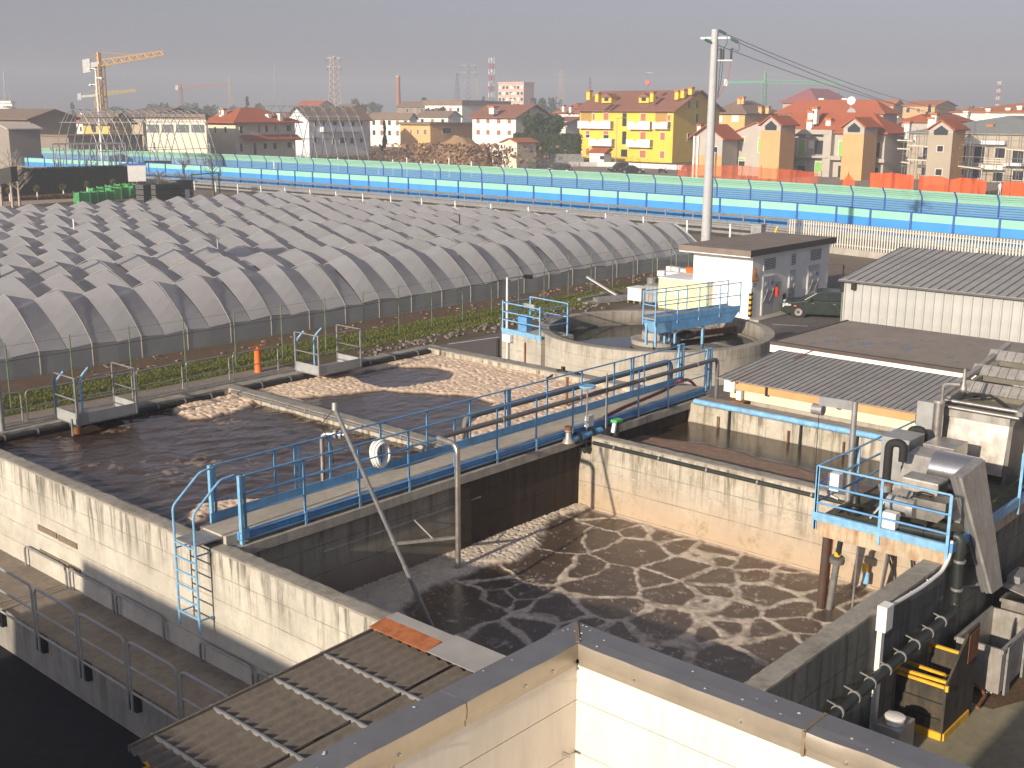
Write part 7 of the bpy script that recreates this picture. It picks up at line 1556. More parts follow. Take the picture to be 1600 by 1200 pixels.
person('worker in white overalls standing on the scaffold deck', wp_+Vector((0, 0, .0)), 1.75, W_white, W_white)
pq_ = atd(1562, 300, 170); pw = person('worker in white top and dark trousers beside the orange fence', Vector((pq_.x, pq_.y, 0)), 1.78, W_blue, M_dark)
MB().add([(.1, .2, .06)], []) if False else None
# orange safety nets
M_onet = net_mat('orange_safety_net', (.85, .16, .045), .88, .3)
def onet(lab, pts, D, seed, al=M_onet):
    r = random.Random(seed); t = thing('safety_net', lab, 'safety net', (atd(pts[0][0], 290, D).x, atd(pts[0][0], 290, D).y, 0), group='orange safety nets'); m = MB(); vs = []; n = 0
    for (xa, ya), (xb, yb) in zip(pts, pts[1:]):
        k = max(2, int((xb-xa)/5))
        for i in range(k): u = i/k; p = atd(xa+(xb-xa)*u, ya+(yb-ya)*u+r.uniform(-.8, .8), D+r.uniform(-.25, .25)); vs += [(p.x+r.uniform(-.1, .1), p.y, 0), (p.x+r.uniform(-.25, .25), p.y, p.z*.5), (p.x, p.y, p.z)]; n += 1
    m.add(vs, [q for i in range(n-1) for q in ((i*3, i*3+3, i*3+4, i*3+1), (i*3+1, i*3+4, i*3+5, i*3+2))], True); m.build('net', al, t)
    for xa, ya in pts: p = atd(xa, ya-3, D); MB().bar((p.x, p.y, 0), (p.x, p.y, p.z), .07, .07).build('stake', M_rust, t)
M_onet2 = net_mat('thin_orange_net', (.85, .16, .045), .5, .3)
onet('thin orange net at the foot of the villas right of the pale pole', [(1058, 258), (1085, 257), (1105, 258), (1130, 259), (1160, 258), (1190, 262), (1215, 264), (1245, 266), (1284, 270)], 178, 1, M_onet2)
onet('small leaning orange net below the brick tower', [(1316, 283), (1326, 271), (1341, 290)], 176, 2)
onet('tall orange net panel at the foot of the apartment end wall', [(1360, 270), (1394, 270), (1434, 274)], 172, 3)
onet('sagging orange net in front of the scaffolding', [(1437, 275), (1470, 275), (1484, 280), (1502, 278), (1530, 280), (1548, 284)], 170, 4)
onet('orange net panel at the right edge of the frame', [(1566, 284), (1580, 283), (1625, 288)], 168, 5)
# ---- left and middle houses
V1 = house('beige_villa', 'beige two storey villa with hipped terracotta roof', 367, 240, 320, 460, 191, 168, 'hip', W_cream, T_red, over=1.3)
z9 = lambda L: z7(L, 4.706, 80, 60)
wf(V1, z9([(1200, 650, 1215, 692), (1275, 650, 1292, 692), (1152, 778, 1168, 845)])); wsd(V1, z9([(1385, 645, 1410, 695), (1522, 640, 1534, 690), (1575, 640, 1590, 690), (1385, 775, 1408, 830), (1485, 770, 1510, 855), (1560, 770, 1588, 810)])); wsd(V1, z7([(98, 775, 120, 840), (192, 775, 212, 835), (315, 770, 365, 830), (78, 960, 112, 1020), (175, 955, 215, 1020), (325, 950, 370, 1005)], 6.667, 400, 80))
a_, z_ = spx(V1, 375, 217); b_, _z = spx(V1, 464, 212); MB().prism([(a_, V1.Y0-1.6, z_-.35), (b_, V1.Y0-1.6, z_-.35), (b_, V1.Y0, z_+.5), (a_, V1.Y0, z_+.5)], (0, 0, .25)).build('canopy_roof', T_red, V1.t)
for x, y in ((420, 181), (438, 180), (348, 182), (350, 172)): chim(V1, x, y, 246, .8, W_white, T_or if x == 350 else W_white, 1.5)
S1 = house('white_workshop', 'white workshop with a long dark window band behind the steel arches', 321, 232, 227.5, 324, 187, 178, 'flat', W_cream, T_old, over=.1, cat='workshop')
wf(S1, z9([(708, 632, 800, 695), (812, 632, 905, 695), (918, 632, 1018, 695), (1030, 632, 1132, 695)]), pm('grey_glazing', (.12, .14, .135), .3)); wf(S1, z9([(752, 765, 768, 815), (1155, 778, 1170, 845)]))
U1 = house('unfinished_white_house', 'white house with bluish side wall and a row of dark openings', 482, 280, 449, 575, 184, 166, 'gx', W_blue, T_old, over=.9)
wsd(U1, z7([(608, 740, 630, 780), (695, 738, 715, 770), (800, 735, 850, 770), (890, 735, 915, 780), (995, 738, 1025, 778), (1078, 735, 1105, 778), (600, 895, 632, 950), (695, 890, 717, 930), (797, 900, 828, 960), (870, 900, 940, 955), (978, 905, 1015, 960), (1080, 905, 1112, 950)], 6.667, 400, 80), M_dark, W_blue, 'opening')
a_, z_ = spx(U1, 500, 205); b_, _z = spx(U1, 562, 204); MB().box(a_, b_, U1.Y0-1.3, U1.Y0-.004, z_-.15, z_+1).build('balcony', W_blue, U1.t)
O1 = house('orange_low_house', 'low orange house with flat brown eaves beside the earth mound', 672, 300, 625, 738, 195, 191, 'flat', W_orange, T_old, over=.8)
z10 = lambda L: z7(L, 5.161, 600, 80)
wf(O1, z10([(212, 628, 226, 668), (265, 630, 282, 670), (320, 630, 345, 672)]), M_shutb); wsd(O1, z10([(470, 620, 540, 660)]))
Wh = house('white_villa', 'white two storey villa with maroon roof and dark shutters', 806, 290, 738, 860, 181, 163, 'gy', W_white, T_br, over=1.)
wf(Wh, z10([(747, 545, 772, 580), (827, 545, 852, 580), (912, 547, 940, 582), (998, 547, 1026, 582), (747, 635, 775, 673), (827, 635, 852, 673), (912, 638, 940, 676), (998, 640, 1026, 676)]), M_shutb); wsd(Wh, z10([(1158, 478, 1170, 502)]))
chim(Wh, 771, 168, 294, 1.6, W_white, T_or, 1.6)
p = onx(776, 174, Wh.X0+3); MB().box(p.x, p.x+2, p.y-3.4, p.y+3, p.z-.2, p.z+.25).build('roof_terrace', W_white, Wh.t)
Wr = house('white_red_roof_house', 'white house with bright red roof between the pines and the yellow house', 884, 320, 868, 925, 190, 182, 'gy', W_white, T_br, over=1.5); Wr2 = house('red_roof_house', 'white house with vivid red roof just behind, left of the yellow house', 905, 345, 870, 960, 176, 161, 'hip', W_white, T_red, over=1.); wf(Wr, z10([(1437, 568, 1475, 610)]), M_shutb); chim(Wr2, 892, 167, 345, .8); chim(Wr2, 881, 166, 345, .8)
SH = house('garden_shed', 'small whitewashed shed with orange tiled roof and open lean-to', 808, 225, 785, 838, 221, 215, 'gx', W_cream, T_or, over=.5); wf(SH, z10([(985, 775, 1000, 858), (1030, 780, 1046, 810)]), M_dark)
p = fpx(SH, 786, 222); MB().prism([(SH.X0-.4, SH.Y1, 3.0), (SH.X0-.4, SH.Y1+5.4, 2.5), (SH.X0+4.5, SH.Y1+5.4, 2.5), (SH.X0+4.5, SH.Y1, 3.0)], (0, 0, .15)).build('lean_to_roof', M_dark, SH.t)
for y in (SH.Y1+5, SH.Y1+2.2): MB().bar((SH.X0-.2, y, 0), (SH.X0-.2, y, 2.6), .25, .25).build('post', W_white, SH.t)
MB().box(SH.X0-.2, SH.X0, SH.Y1, SH.Y1+5, 0, .7).build('low_wall', W_white, SH.t)
Bo = house('orange_house', 'orange house with brown hipped roof behind the pale pole', 1164, 300, 1112, 1215, 177, 157, 'hip', W_orange, T_old, over=1.); wf(Bo, z7([(322, 305, 346, 360), (440, 300, 495, 355)]), M_wplast)
for x, y in ((1156, 155), (1161, 153), (1189, 168), (1200, 168)): chim(Bo, x, y, 305, .9, W_orange, T_or, 1.5)
Mr = house('hall_maroon_roof', 'big hall with broad maroon roof rising above the red roofs', 1275, 520, 1222, 1330, 160, 138.5, 'hip', W_tan, T_mar, over=1.5, cat='hall')
R1 = house('red_roof_row', 'long red tiled roof with white chimneys behind the brick apartments', 1380, 250, 1215, 1402, 177, 156, 'hip', W_grey, T_red, over=.6)
for x, y in ((1243, 166), (1269, 164), (1292, 163), (1321, 156), (1327, 167), (1285, 156)): chim(R1, x, y, 262, .9, W_white, W_white, 1.5)
R2 = house('orange_roof_hall', 'wide building with orange tiled roof and white chimneys at the far right', 1660, 270, 1488, 1760, 175, 161, 'hip', W_white, T_or, over=.6)
for x, y in ((1545, 172), (1576, 171), (1594, 168), (1510, 176)): chim(R2, x, y, 275, .9, W_white, W_white, 1.5)
R3 = house('red_roof_house', 'red tiled house between the scaffolding and the apartment row', 1452, 235, 1410, 1520, 190, 178, 'hip', W_grey, T_red, over=.6)
HR = house('high_rise', 'pink and cream high rise block standing above the skyline', 818, 640, 778.5, 834, 130, 128.5, 'flat', W_pink, W_pink, over=.3, cat='high rise')
for i in range(7):
    for j in range(5): y_ = HR.Y0+(HR.Y1-HR.Y0)*(i+.5)/7; z_ = HR.ze-2.2-j*3.1; win(HR.t, 'x', y_-.8, y_+.8, z_-.7, z_+.8, HR.X0, M_glass if (i+j) % 3 else M_wplast, W_white)
for j in range(5): MB().box(HR.X0-.3, HR.X0-.004, HR.Y0+(HR.Y1-HR.Y0)*.35, HR.Y0+(HR.Y1-HR.Y0)*.5, HR.ze-3-j*3.1, HR.ze-2-j*3.1).build('balcony', W_white, HR.t)
# grey farm buildings on the left
F1 = house('grey_barn', 'grey barn with pale ridge roof at the left behind the barrier', 11, 215, -14, 60, 200, 193, 'gx', wallm('barn_grey', (.26, .23, .20)), wallm('asbestos_sheet', (.50, .46, .40)), over=.4, cat='barn')
F2 = house('brown_farm_house', 'long brown roofed farm house behind the grey barn', 46, 270, -40, 118, 183, 170, 'gy', W_dk, T_old, over=1.2); F3 = house('brown_farm_house', 'low grey farm wing stretching behind the steel arches', 104, 250, 60, 220, 214, 210, 'flat', W_dk, T_old, over=.3)
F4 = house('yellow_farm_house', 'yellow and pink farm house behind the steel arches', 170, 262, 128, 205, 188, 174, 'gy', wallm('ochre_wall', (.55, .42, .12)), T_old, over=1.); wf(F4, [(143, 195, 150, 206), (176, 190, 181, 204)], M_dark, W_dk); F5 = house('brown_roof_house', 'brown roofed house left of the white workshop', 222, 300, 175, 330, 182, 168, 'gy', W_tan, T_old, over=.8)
# bare steel arches of two unfinished greenhouses
def arches(lab, x0, x1, D0, D1, yr, ybase, n, wid):
    a, b_ = atd(x0, 200, D0), atd(x1, 200, D1); a.z = b_.z = 0; d = (b_-a); L = d.length; d.normalize(); nn = Vector((-d.y, d.x, 0)); H = atd((x0+x1)/2, yr, (D0+D1)/2).z
    t = thing('steel_arch_frame', lab, 'greenhouse frame', tuple(a))
    for i in range(n):
        c = a+d*(L*i/(n-1)); pts = []
        for k in range(13): u = -1+2*k/12; pts.append(c+nn*(u*wid/2)+Vector((0, 0, H*(1-abs(u)**2.4))))
        MB().tube(pts, .075, 5).build('arch', M_galv, t)
        MB().bar(c-nn*wid*.3+Vector((0, 0, H*.82)), c+nn*wid*.3+Vector((0, 0, H*.82)), .08, .08).build('tie_bar', M_galv, t)
        for s_ in (-.18, .18): MB().bar(c+nn*wid*s_+Vector((0, 0, H*.82)), c+nn*wid*s_*.4+Vector((0, 0, H*.985)), .06, .06).build('web_bar', M_galv, t)
    for u in (-.8, -.4, 0, .4, .8): MB().tube([a+nn*(u*wid/2)+Vector((0, 0, H*(1-abs(u)**2.4))), b_+nn*(u*wid/2)+Vector((0, 0, H*(1-abs(u)**2.4)))], .05, 5).build('purlin', M_galv, t)
    return t
arches('bare steel arches of an unbuilt greenhouse at the left', 118, 300, 195, 210, 172, 238, 16, 13)
arches('bare steel arches of an unbuilt greenhouse before the white house', 415, 545, 250, 262, 166, 228, 9, 14)
q0_, q1_ = atd(82, 228, 185), atd(196, 228, 188); t = thing('beam_rail', 'pale low rail fence below the steel arches', 'rail fence', (q0_.x, q0_.y, 0)); za = atd(82, 225, 185).z; MB().bar((q0_.x, q0_.y, za), (q1_.x, q1_.y, za), .2, .25).build('rail', M_grey, t)
for i in range(13): p = q0_.lerp(q1_, i/12); MB().bar((p.x, p.y, 0), (p.x, p.y, za), .15, .15).build('post', M_grey, t)
lp0 = atd(149, 107, 196); t = thing('floodlight_mast', 'white mast with floodlights beside the tall yellow crane', 'mast', (lp0.x, lp0.y, 0)); MB().cyl((lp0.x, lp0.y, 0), lp0, .2, .13, 8).build('pole', M_wplast, t)
for dz, s_ in ((0, 1), (-1.4, -1), (-2.4, 1)): e = lp0+Vector((-.3*s_, .9*s_, dz)); MB().bar(lp0+Vector((0, 0, dz)), e, .12, .12).build('arm', M_wplast, t); MB().bar(e, e+Vector((-.1*s_, .35*s_, -.1)), .5, .25).build('lamp_head', M_wplast, t)
# ---- cranes
def crane(lab, xm, D, ybase, ytop, xj, yj0, yj1, xc, yc, col, w=1.0, cabz=None, thick=1.0):
    t = thing('tower_crane', lab, 'crane', (atd(xm, 180, D).x, atd(xm, 180, D).y, 0)); m0 = atd(xm, ytop, D); bx, by = m0.x, m0.y; z1 = m0.z; zj = atd(xm, yj0, D).z; h = w/2
    zb = ter(bx, by)
    for sx_ in (-h, h):
        for sy in (-h, h): MB().bar((bx+sx_, by+sy, zb), (bx+sx_, by+sy, zj), .22*thick, .22*thick).build('mast_leg', col, t)
    n = max(6, int((zj-zb)/(w*1.3))); m = MB()
    for i in range(n):
        za, zc_ = zb+(zj-zb)*i/n, zb+(zj-zb)*(i+1)/n; s_ = 1 if i % 2 else -1
        m.bar((bx-h, by-h*s_, za), (bx-h, by+h*s_, zc_), .13*thick, .13*thick); m.bar((bx-h*s_, by-h, za), (bx+h*s_, by-h, zc_), .13*thick, .13*thick)
    o = m.build('mast_lattice', col, t); o['kind'] = 'stuff'
    MB().bar((bx, by, zj), (bx, by, z1), w*.5, w*.5).build('apex', col, t)
    e = atd(xj, yj1, D); s = Vector((bx, by, zj)); d = (e-s).normalized(); up_ = Vector((0, 0, 1)); sd = d.cross(up_).normalized()
    MB().bar(s+up_*.6*w, lerp(s, e, 1)+up_*.3*w, .2*thick, .25*thick).build('jib_chord', col, t)
    for k in (-1, 1): MB().bar(s+sd*.5*w*k-up_*.35*w, e+sd*.35*w*k-up_*.25*w, .2*thick, .25*thick).build('jib_chord', col, t)
    m = MB(); n = max(8, int((e-s).length/(1.3*w)))
    for i in range(n):
        for k in (-1, 1):
            p, q = lerp(s, e, i/n), lerp(s, e, (i+1)/n); m.bar(p+sd*.45*w*k-up_*.32*w, lerp(p, q, .5)+up_*.48*w, .13*thick, .13*thick); m.bar(lerp(p, q, .5)+up_*.48*w, q+sd*.45*w*k-up_*.32*w, .13*thick, .13*thick)
    o = m.build('jib_lattice', col, t); o['kind'] = 'stuff'
    c = atd(xc, yc, D); MB().bar(s, c, .9*w, .7*w).build('counter_jib', M_wplast if thick > 1 else col, t); MB().obox(c, d*.55*w, sd*.5*w, up_*1.0*w).build('counterweight', M_wplast, t)
    MB().tube([Vector((bx, by, z1)), lerp(s, e, .55)+up_*.5*w], .06*thick, 4).build('tie_rope', col, t); MB().tube([Vector((bx, by, z1)), c+up_*.4], .06*thick, 4).build('tie_rope', col, t)
    return t
C_y = pm('crane_orange', (.60, .34, .11), .6, var=.1); C_y2 = pm('crane_yellow', (.58, .42, .07), .6); C_r = pm('crane_red', (.45, .12, .07), .6); C_g = pm('crane_green', (.10, .32, .20), .6)
crane('tall orange yellow tower crane rising over the left skyline', 154, 330, 170, 82, 256, 100, 83, 135, 103, C_y, 1.7, thick=1.5)
crane('smaller yellow tower crane behind the tall one', 150, 560, 170, 140, 212, 149, 141, 124, 151, C_y2, 1.4, thick=1.3)
crane('distant red tower crane left of the beige villa', 282, 800, 175, 131, 356, 137, 132, 276, 137, C_r, 1.5)
crane('distant green tower crane behind the pale pole', 1196, 560, 165, 112, 1318, 128, 130, 1134, 129, C_g, 1.5)
# ---- pylons, masts, chimney
def lattice(name, lab, x, ytop, D, w0, w1, mats, arms=(), cat='pylon', brk=1.3, th=.28):
    th *= .72
    p = atd(x, ytop, D); zb = ter(p.x, p.y); H = p.z-zb; t = thing(name, lab, cat, (p.x, p.y, zb))
    nseg = 12; nm = len(mats)
    for s_ in range(nseg):
        za, zc_ = zb+H*s_/nseg, zb+H*(s_+1)/nseg; wa, wc = w0+(w1-w0)*s_/nseg, w0+(w1-w0)*(s_+1)/nseg; m = MB(); mt = mats[(s_ if nm > 2 else 0) % nm] if nm < 3 else mats[s_ % nm]
        if nm == 2: mt = mats[s_ % 2] if s_ >= 5 else M_galv
        for i, j in ((-1, -1), (1, -1), (1, 1), (-1, 1)):
            a = Vector((p.x+i*wa/2, p.y+j*wa/2, za)); b_ = Vector((p.x+i*wc/2, p.y+j*wc/2, zc_)); m.bar(a, b_, th, th)
            i2, j2 = (-j, i); m.bar(a, Vector((p.x+i2*wc/2, p.y+j2*wc/2, zc_)), th*.6, th*.6)
        m.build('mast_section', mt, t)
    d = Vector((CX[0], CX[1], 0)).normalized()
    for fr_, L_ in arms:
        z_ = zb+H*fr_; MB().bar(Vector((p.x, p.y, z_))-d*L_, Vector((p.x, p.y, z_))+d*L_, th*1.1, th*2).build('arm', M_galv, t)
        for s_ in (-1, 1): MB().bar(Vector((p.x, p.y, z_))+d*L_*s_, Vector((p.x, p.y, z_-2.2))+d*L_*s_, th, th).build('insulator', M_pipe, t)
    return t
lattice('transmission_pylon', 'tall pale lattice pylon with side arms left of the brick chimney', 521, 87, 620, 5.5, 2.2, [W_tan], ((.97, 3.6), (.85, 3.6)), th=.45)
lattice('transmission_pylon', 'faint lattice pylon in the haze left of the tall pale one', 430, 104, 900, 5, .6, [M_galv], (), th=.32)
lattice('transmission_pylon', 'lattice pylon with crossarms left of the red and white mast', 731, 99, 700, 4, 1.4, [M_galv], ((.97, 4.5), (.86, 5)), th=.35)
lattice('transmission_pylon', 'dark slim pylon between chimney and crossarm pylon', 714, 114, 760, 5, .6, [M_pipe], (), th=.36)
lattice('transmission_pylon', 'faint pylon right of the high rise block', 877, 110, 900, 4, 1.5, [W_tan], ((.93, 4),), th=.34)
lattice('transmission_pylon', 'small pylon above the left end of the yellow roof', 922, 120, 800, 3, .6, [M_pipe], (), th=.34)
lattice('transmission_pylon', 'faint pylon at the far left edge of the skyline', 6, 112, 900, 5, .6, [M_galv], (), th=.32)
lattice('transmission_pylon', 'faint pylon beside the end of the red crane jib', 359, 122, 950, 4, .8, [W_tan], (), th=.36)
lattice('transmission_pylon', 'faint slim pylon right of the crossarm pylon', 746, 124, 1000, 4, .8, [W_tan], (), th=.3)
lattice('radio_mast', 'red and white radio mast left of the high rise block', 768, 90, 720, 2.6, 2.2, [M_red, M_white], (), 'radio mast', th=.42)
lattice('radio_mast', 'small red and white mast above the right skyline', 1562, 127, 900, 2, 1.6, [M_red, M_white], (), 'radio mast', th=.4)
p = atd(622, 118, 520); t = thing('brick_chimney', 'slender tall brick factory chimney on the skyline', 'chimney', (p.x, p.y, ter(p.x, p.y))); MB().cyl((p.x, p.y, 0), p, 1.25, .75, 14).build('shaft', wallm('chimney_brick', (.34, .17, .11)), t); MB().cyl(p-Vector((0, 0, .8)), p, .95, .95, 14).build('crown_ring', W_brick, t)
# ---- trees
ANCH = [(6, 'the far left pylon'), (60, 'the brown farm house'), (113, 'the left steel arches'), (154, 'the tall orange crane'), (212, 'the small yellow crane jib'), (262, 'the white workshop'), (282, 'the red crane mast'), (330, 'the red crane jib'), (367, 'the beige villa'), (430, 'the faint pylon'), (482, 'the unfinished white house'), (521, 'the tall pale pylon'), (575, 'the bluish side wall'), (600, 'the dark cypress'), (622, 'the brick chimney'), (678, 'the dark round tree'), (714, 'the dark slim pylon'), (731, 'the crossarm pylon'), (768, 'the radio mast'), (806, 'the high rise'), (838, 'the umbrella pine'), (877, 'the faint right pylon'), (922, 'the small pylon'), (1012, 'the dish on the yellow roof'), (1110, 'the pale pole'), (1160, 'the orange house'), (1196, 'the green crane mast'), (1275, 'the maroon roof'), (1330, 'the dish masts'), (1390, 'the orange brick block'), (1453, 'the dark conifer'), (1520, 'the wide orange roof'), (1562, 'the small striped mast'), (1610, 'the right edge')]
USED = {}
def whereis(base, x):
    ax, an = min(ANCH, key=lambda q: abs(q[0]-x)); s_ = base+(' left of ' if x < ax-2 else ' right of ' if x > ax+2 else ' in line with ')+an
    k = USED.get(s_, 0); USED[s_] = k+1
    return s_ if k == 0 else s_+', '+('a second one', 'a third one', 'a fourth one', 'a fifth one')[min(3, k-1)]
def tree(lab, x, D, ytop, wpx, mat, seed, n=1500, shape='round', name='tree', leaf=.35, zb=None, group=None):
    tp = atd(x, ytop, D); q = Vector((tp.x, tp.y, ter(tp.x, tp.y))); H = tp.z-q.z; Rw = wpx/FPX*D/2; t = thing(name, lab, 'tree', tuple(q), group=group); r = random.Random(seed)
    MB().tube([q, q+Vector((r.uniform(-.2, .2), .1, H*.35)), q+Vector((0, 0, H*.75))], [.3*H/8, .2*H/8, .05], 7).build('trunk', M_bark, t)
    m = MB()
    for i in range(5): a = r.uniform(0, 6.28); m.tube([q+Vector((0, 0, H*(.3+.08*i))), q+Vector((Rw*.6*math.cos(a), Rw*.6*math.sin(a), H*(.5+.08*i)))], [.09*H/8, .03], 5)
    m.build('limb', M_bark, t)
    cl_ = [(r.gauss(0, .42), r.gauss(0, .42), r.random()) for _ in range(16)]
    def f(rr, n_):
        k = rr.randint(0, len(cl_), n_); v = rr.normal(size=(n_, 3)); v /= np.linalg.norm(v, axis=1)[:, None]; v *= rr.rand(n_)[:, None]**.35; c = np.array(cl_)[k]
        if shape == 'cone': fac = (1-c[:, 2])*.8+.12; P = np.stack([c[:, 0]*fac*Rw*1.2, c[:, 1]*fac*Rw*1.2, H*(.15+.8*c[:, 2])], 1); return P+v*np.stack([Rw*.5*fac, Rw*.5*fac, np.full(n_, H*.08)], 1)
        P = np.stack([c[:, 0]*Rw, c[:, 1]*Rw, H*(.42+.42*c[:, 2])], 1); return P+v*np.array([Rw*.42, Rw*.42, H*.15])
    link('crown', leafy(f, n, leaf, mat, seed, 'crown'), t); return t
tree('rounded umbrella pine right of the white villa', 838, 284, 174, 46, M_pine, 1, 5200, leaf=.34); tree('dark pine behind the umbrella pine', 862, 300, 172, 34, M_pine, 2, 2600, leaf=.4)
tree('dark round tree beside the low terrace roofs', 678, 380, 166, 34, M_tree, 3, 2600, leaf=.45); tree('dark cypress beside the unfinished white house', 600, 300, 187, 9, M_hedge, 4, 1400, 'cone', leaf=.3)
tree('dark conifer behind the long red roof', 1453, 330, 162, 16, M_fartree, 5, 1400, 'cone', leaf=.4)
for i, (x, y, w) in enumerate(((555, 152, 30), (584, 157, 24), (290, 158, 34), (330, 160, 26), (258, 160, 16), (386, 151, 12), (113, 161, 14), (238, 160, 24), (405, 160, 20), (190, 162, 30), (845, 150, 20), (865, 149, 20), (755, 150, 10), (664, 150, 18), (365, 163, 20), (310, 166, 26), (270, 166, 20), (820, 160, 18), (1520, 165, 14), (1310, 142, 10))):
    tree(whereis('hazy distant '+('pointed' if w < 15 else 'broad' if w > 22 else 'round')+' tree on the skyline', x), x, 560+((i*37) % 5)*50, y, w, M_fartree, 20+i, 420, 'cone' if w < 15 else 'round', leaf=.8, group='hazy distant trees on the skyline')
hq0, hq1 = atd(802, 215, 262), atd(905, 218, 250); hq0.z = hq1.z = 0; hb = thing('hedge', 'clipped green garden hedge below the umbrella pine', 'hedge', tuple(hq0)); zt = atd(802, 207, 262).z
link('foliage', leafy(lambda r, n: np.array(hq0)*0+r.rand(n)[:, None]*np.array(hq1-hq0)[None]+np.stack([r.rand(n)*1.5, r.rand(n)*.5, 1+r.rand(n)*(zt-1)], 1), 6000, .22, leafmat('garden_hedge_leaf', (.035, .055, .02)), 9, 'foliage'), hb)
MB().bar(hq0+Vector((1, .6, zt*.48)), hq1+Vector((1, .6, zt*.48)), .9, zt*.93).build('core', M_hedge, hb)
# vineyard of dry shrubs with posts, earth mound with straw
vb = leafy(lambda r, n: np.stack([150+r.rand(n)*70, 150+r.rand(n)*115, (.05+1.3*r.rand(n)**1.6)], 1), 22000, .12, M_dry, 12, 'dry_vineyard'); kind(link('dry_vineyard', vb), 'stuff')
for i, x in enumerate((428, 464, 528, 591, 614, 636, 658, 679, 702, 737)):
    p = atd(x, 240, 195); tag(MB().bar((p.x, p.y, 0), (p.x, p.y, 2.6+.3*(i % 3)), .2, .2).build('vineyard_post', M_wplast), 'pale concrete post in the dry vineyard, %s from left' % ('first', 'second', 'third', 'fourth', 'fifth', 'sixth', 'seventh', 'eighth', 'ninth', 'tenth')[i], 'post', 'concrete posts in the dry vineyard')
mq = atd(700, 245, 232); em = MB(); n = 26; vs = []; rr = random.Random(6)
gxm, gym = np.meshgrid(np.linspace(-1, 1, n), np.linspace(-1, 1, n), indexing='ij'); hz = np.clip(1-(gxm**2+gym**2), 0, 1)**.8*5.6*(.75+.5*fbm(gxm*3+9, gym*3+9, 1.2, 3))
vs = [(mq.x+gxm[i, j]*5+3, mq.y+gym[i, j]*9, hz[i, j]) for i in range(n) for j in range(n)]
em.add(vs, [(i*n+j, (i+1)*n+j, (i+1)*n+j+1, i*n+j+1) for i in range(n-1) for j in range(n-1)], True); tag(em.build('earth_mound', ground_mat('straw_mound', (.34, .22, .12), (.22, .14, .085), (.42, .29, .16), .5, 4)), 'brown earth mound covered in dry straw before the orange house', 'mound')
vb = leafy(lambda r, n: np.stack([mq.x+3+r.normal(size=n)*4.0, mq.y+r.normal(size=n)*8, r.rand(n)*4.5], 1), 2600, .4, M_dry, 14, 'brush'); kind(link('brush', vb), 'stuff')
# ---- distant roofs
rr = random.Random(21); reg = [(0, 230, 'left of the cranes'), (230, 470, 'behind the beige villa'), (470, 760, 'around the brick chimney'), (860, 1000, 'behind the yellow house'), (1130, 1340, 'below the maroon roof'), (1340, 1620, 'on the far right')]
sets = [(W_white, T_red), (W_cream, T_or), (W_tan, T_old), (W_orange, T_br), (W_white, T_br), (W_pink, T_red)]; names = ['white walled red roofed house', 'cream walled orange roofed house', 'tan walled house with weathered roof', 'orange walled brown roofed house', 'white walled brown roofed house', 'pink walled red roofed house']
for (xa, xb, wh_) in reg:
    n = int((xb-xa)/15)
    for i in range(n):
        x = xa+(xb-xa)*(i+rr.random())/n; D = rr.uniform(360, 760); k = rr.randrange(6); wpx = rr.uniform(14, 30)*450/D+6; f = rr.uniform(.35, .65)
        yh = 178-.005*(x-800); hgt_ = rr.uniform(6, 8.6); z0 = ter(D*.75, D*.66); ye = yh-(z0+hgt_-CAM_H)/D*FPX; yr_ = ye-rr.uniform(2.0, 3.2)/D*FPX
        h = house('distant_house', whereis('distant '+names[k], x), x, D, x-wpx*f, x+wpx*(1-f), ye, yr_, rr.choice(['hip', 'gy', 'gx']), sets[k][0], sets[k][1], 'distant houses', over=.5)
        if D < 520:
            wy = h.Y1-h.Y0; c_ = max(2, int(wy/3.2))
            for q in range(c_):
                for lv in (1.3, 4.2):
                    y_ = h.Y0+wy*(q+.5)/c_
                    if h.z0+lv+1.3 < h.ze: win(h.t, 'x', y_-.5, y_+.5, h.z0+lv, h.z0+lv+1.3, h.X0, M_shutb if rr.random() < .5 else M_glass)
            chim(h, x+rr.uniform(-4, 4), yr_-1, D+5, .7, W_white, W_white, 1.8)
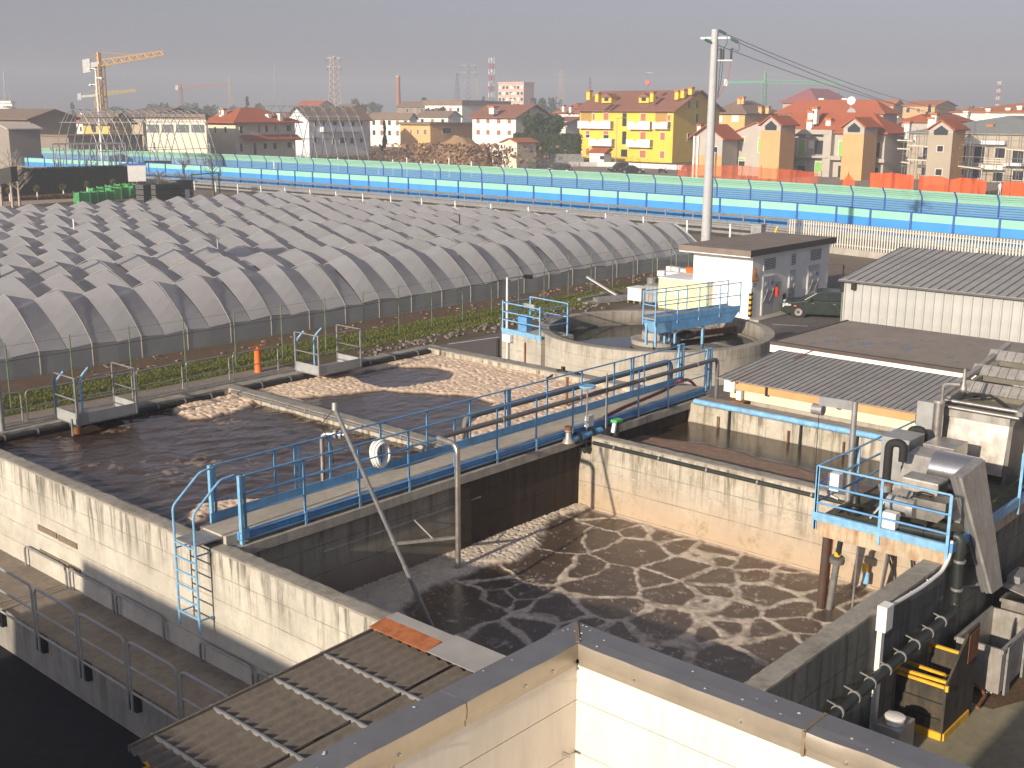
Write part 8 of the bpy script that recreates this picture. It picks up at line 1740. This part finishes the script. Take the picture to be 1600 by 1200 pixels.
# middle-distance terraces with white fronts
for i, (xc, D, xl, xr, ye, yr, wm, rm, lab) in enumerate(((640, 350, 578, 650, 183, 176, W_white, T_old, 'white terrace with brown roof right of the unfinished house'), (700, 360, 652, 720, 181, 173, W_white, T_old, 'white terrace with brown roof above the orange house'), (722, 430, 664, 760, 164, 157, W_white, T_old, 'long white block with flat brown roof right of the chimney'), (760, 440, 720, 795, 164, 158, W_cream, T_old, 'yellowish low block right of the long white block'), (665, 480, 620, 690, 166, 158, W_dk, T_old, 'dark brick factory at the foot of the chimney'), (500, 480, 466, 520, 163, 157, W_cream, T_red, 'cream house at the foot of the tall pale pylon'), (545, 470, 522, 572, 170, 162, W_tan, T_old, 'tan house right of the tall pale pylon'), (20, 430, -20, 24, 161, 158, W_white, W_white, 'pale flat block at the far left edge'), (1395, 420, 1345, 1410, 163, 156, W_brick, T_or, 'orange brick block behind the long red roof'), (1460, 400, 1410, 1492, 164, 157, W_brick, T_or, 'orange brick block left of the wide orange roof'))):
    h = house('town_house', lab, xc, D, xl, xr, ye, yr, 'flat' if 'flat' in lab or 'yellowish' in lab else 'gy', wm, rm, over=.6)
    wy = h.Y1-h.Y0; c_ = max(2, int(wy/3.5))
    for q in range(c_):
        y_ = h.Y0+wy*(q+.5)/c_
        for lv in (2.4, 5.4): 
            if h.ze-lv+1.4 > h.z0: win(h.t, 'x', y_-.6, y_+.6, h.ze-lv, h.ze-lv+1.4, h.X0, M_shutb if q % 2 else M_glass)
# small water tower and silos at the left edge
p = atd(13, 168, 400); t = thing('storage_silo', 'pale round silo at the far left edge', 'silo', (p.x, p.y, 0)); MB().cyl((p.x, p.y, 0), p, 2.2, n=16).build('body', M_wplast, t); MB().cyl(p, p+Vector((0, 0, .5)), 2.3, .4, 16).build('lid', M_grey, t)
# small satellite dish and white church-like hut far off are left to the distant houses
# ================================================================== HAZE
hz_ = MB().box(-260, 1500, -700, 1500, -2.2, 62).build('haze', None); hz_['kind'] = 'stuff'; hz_['label'] = 'thin grey winter haze over the plain'
hm = bpy.data.materials.new('haze_air'); hm.use_nodes = True; ht = hm.node_tree; ht.nodes.clear(); ho = ht.nodes.new('ShaderNodeOutputMaterial'); hv = ht.nodes.new('ShaderNodeVolumePrincipled')
hv.inputs['Color'].default_value = (.70, .745, .84, 1); hv.inputs['Density'].default_value = .0009; hv.inputs['Anisotropy'].default_value = 0
ht.links.new(hv.outputs[0], ho.inputs['Volume']); hz_.data.materials.clear(); hz_.data.materials.append(hm)
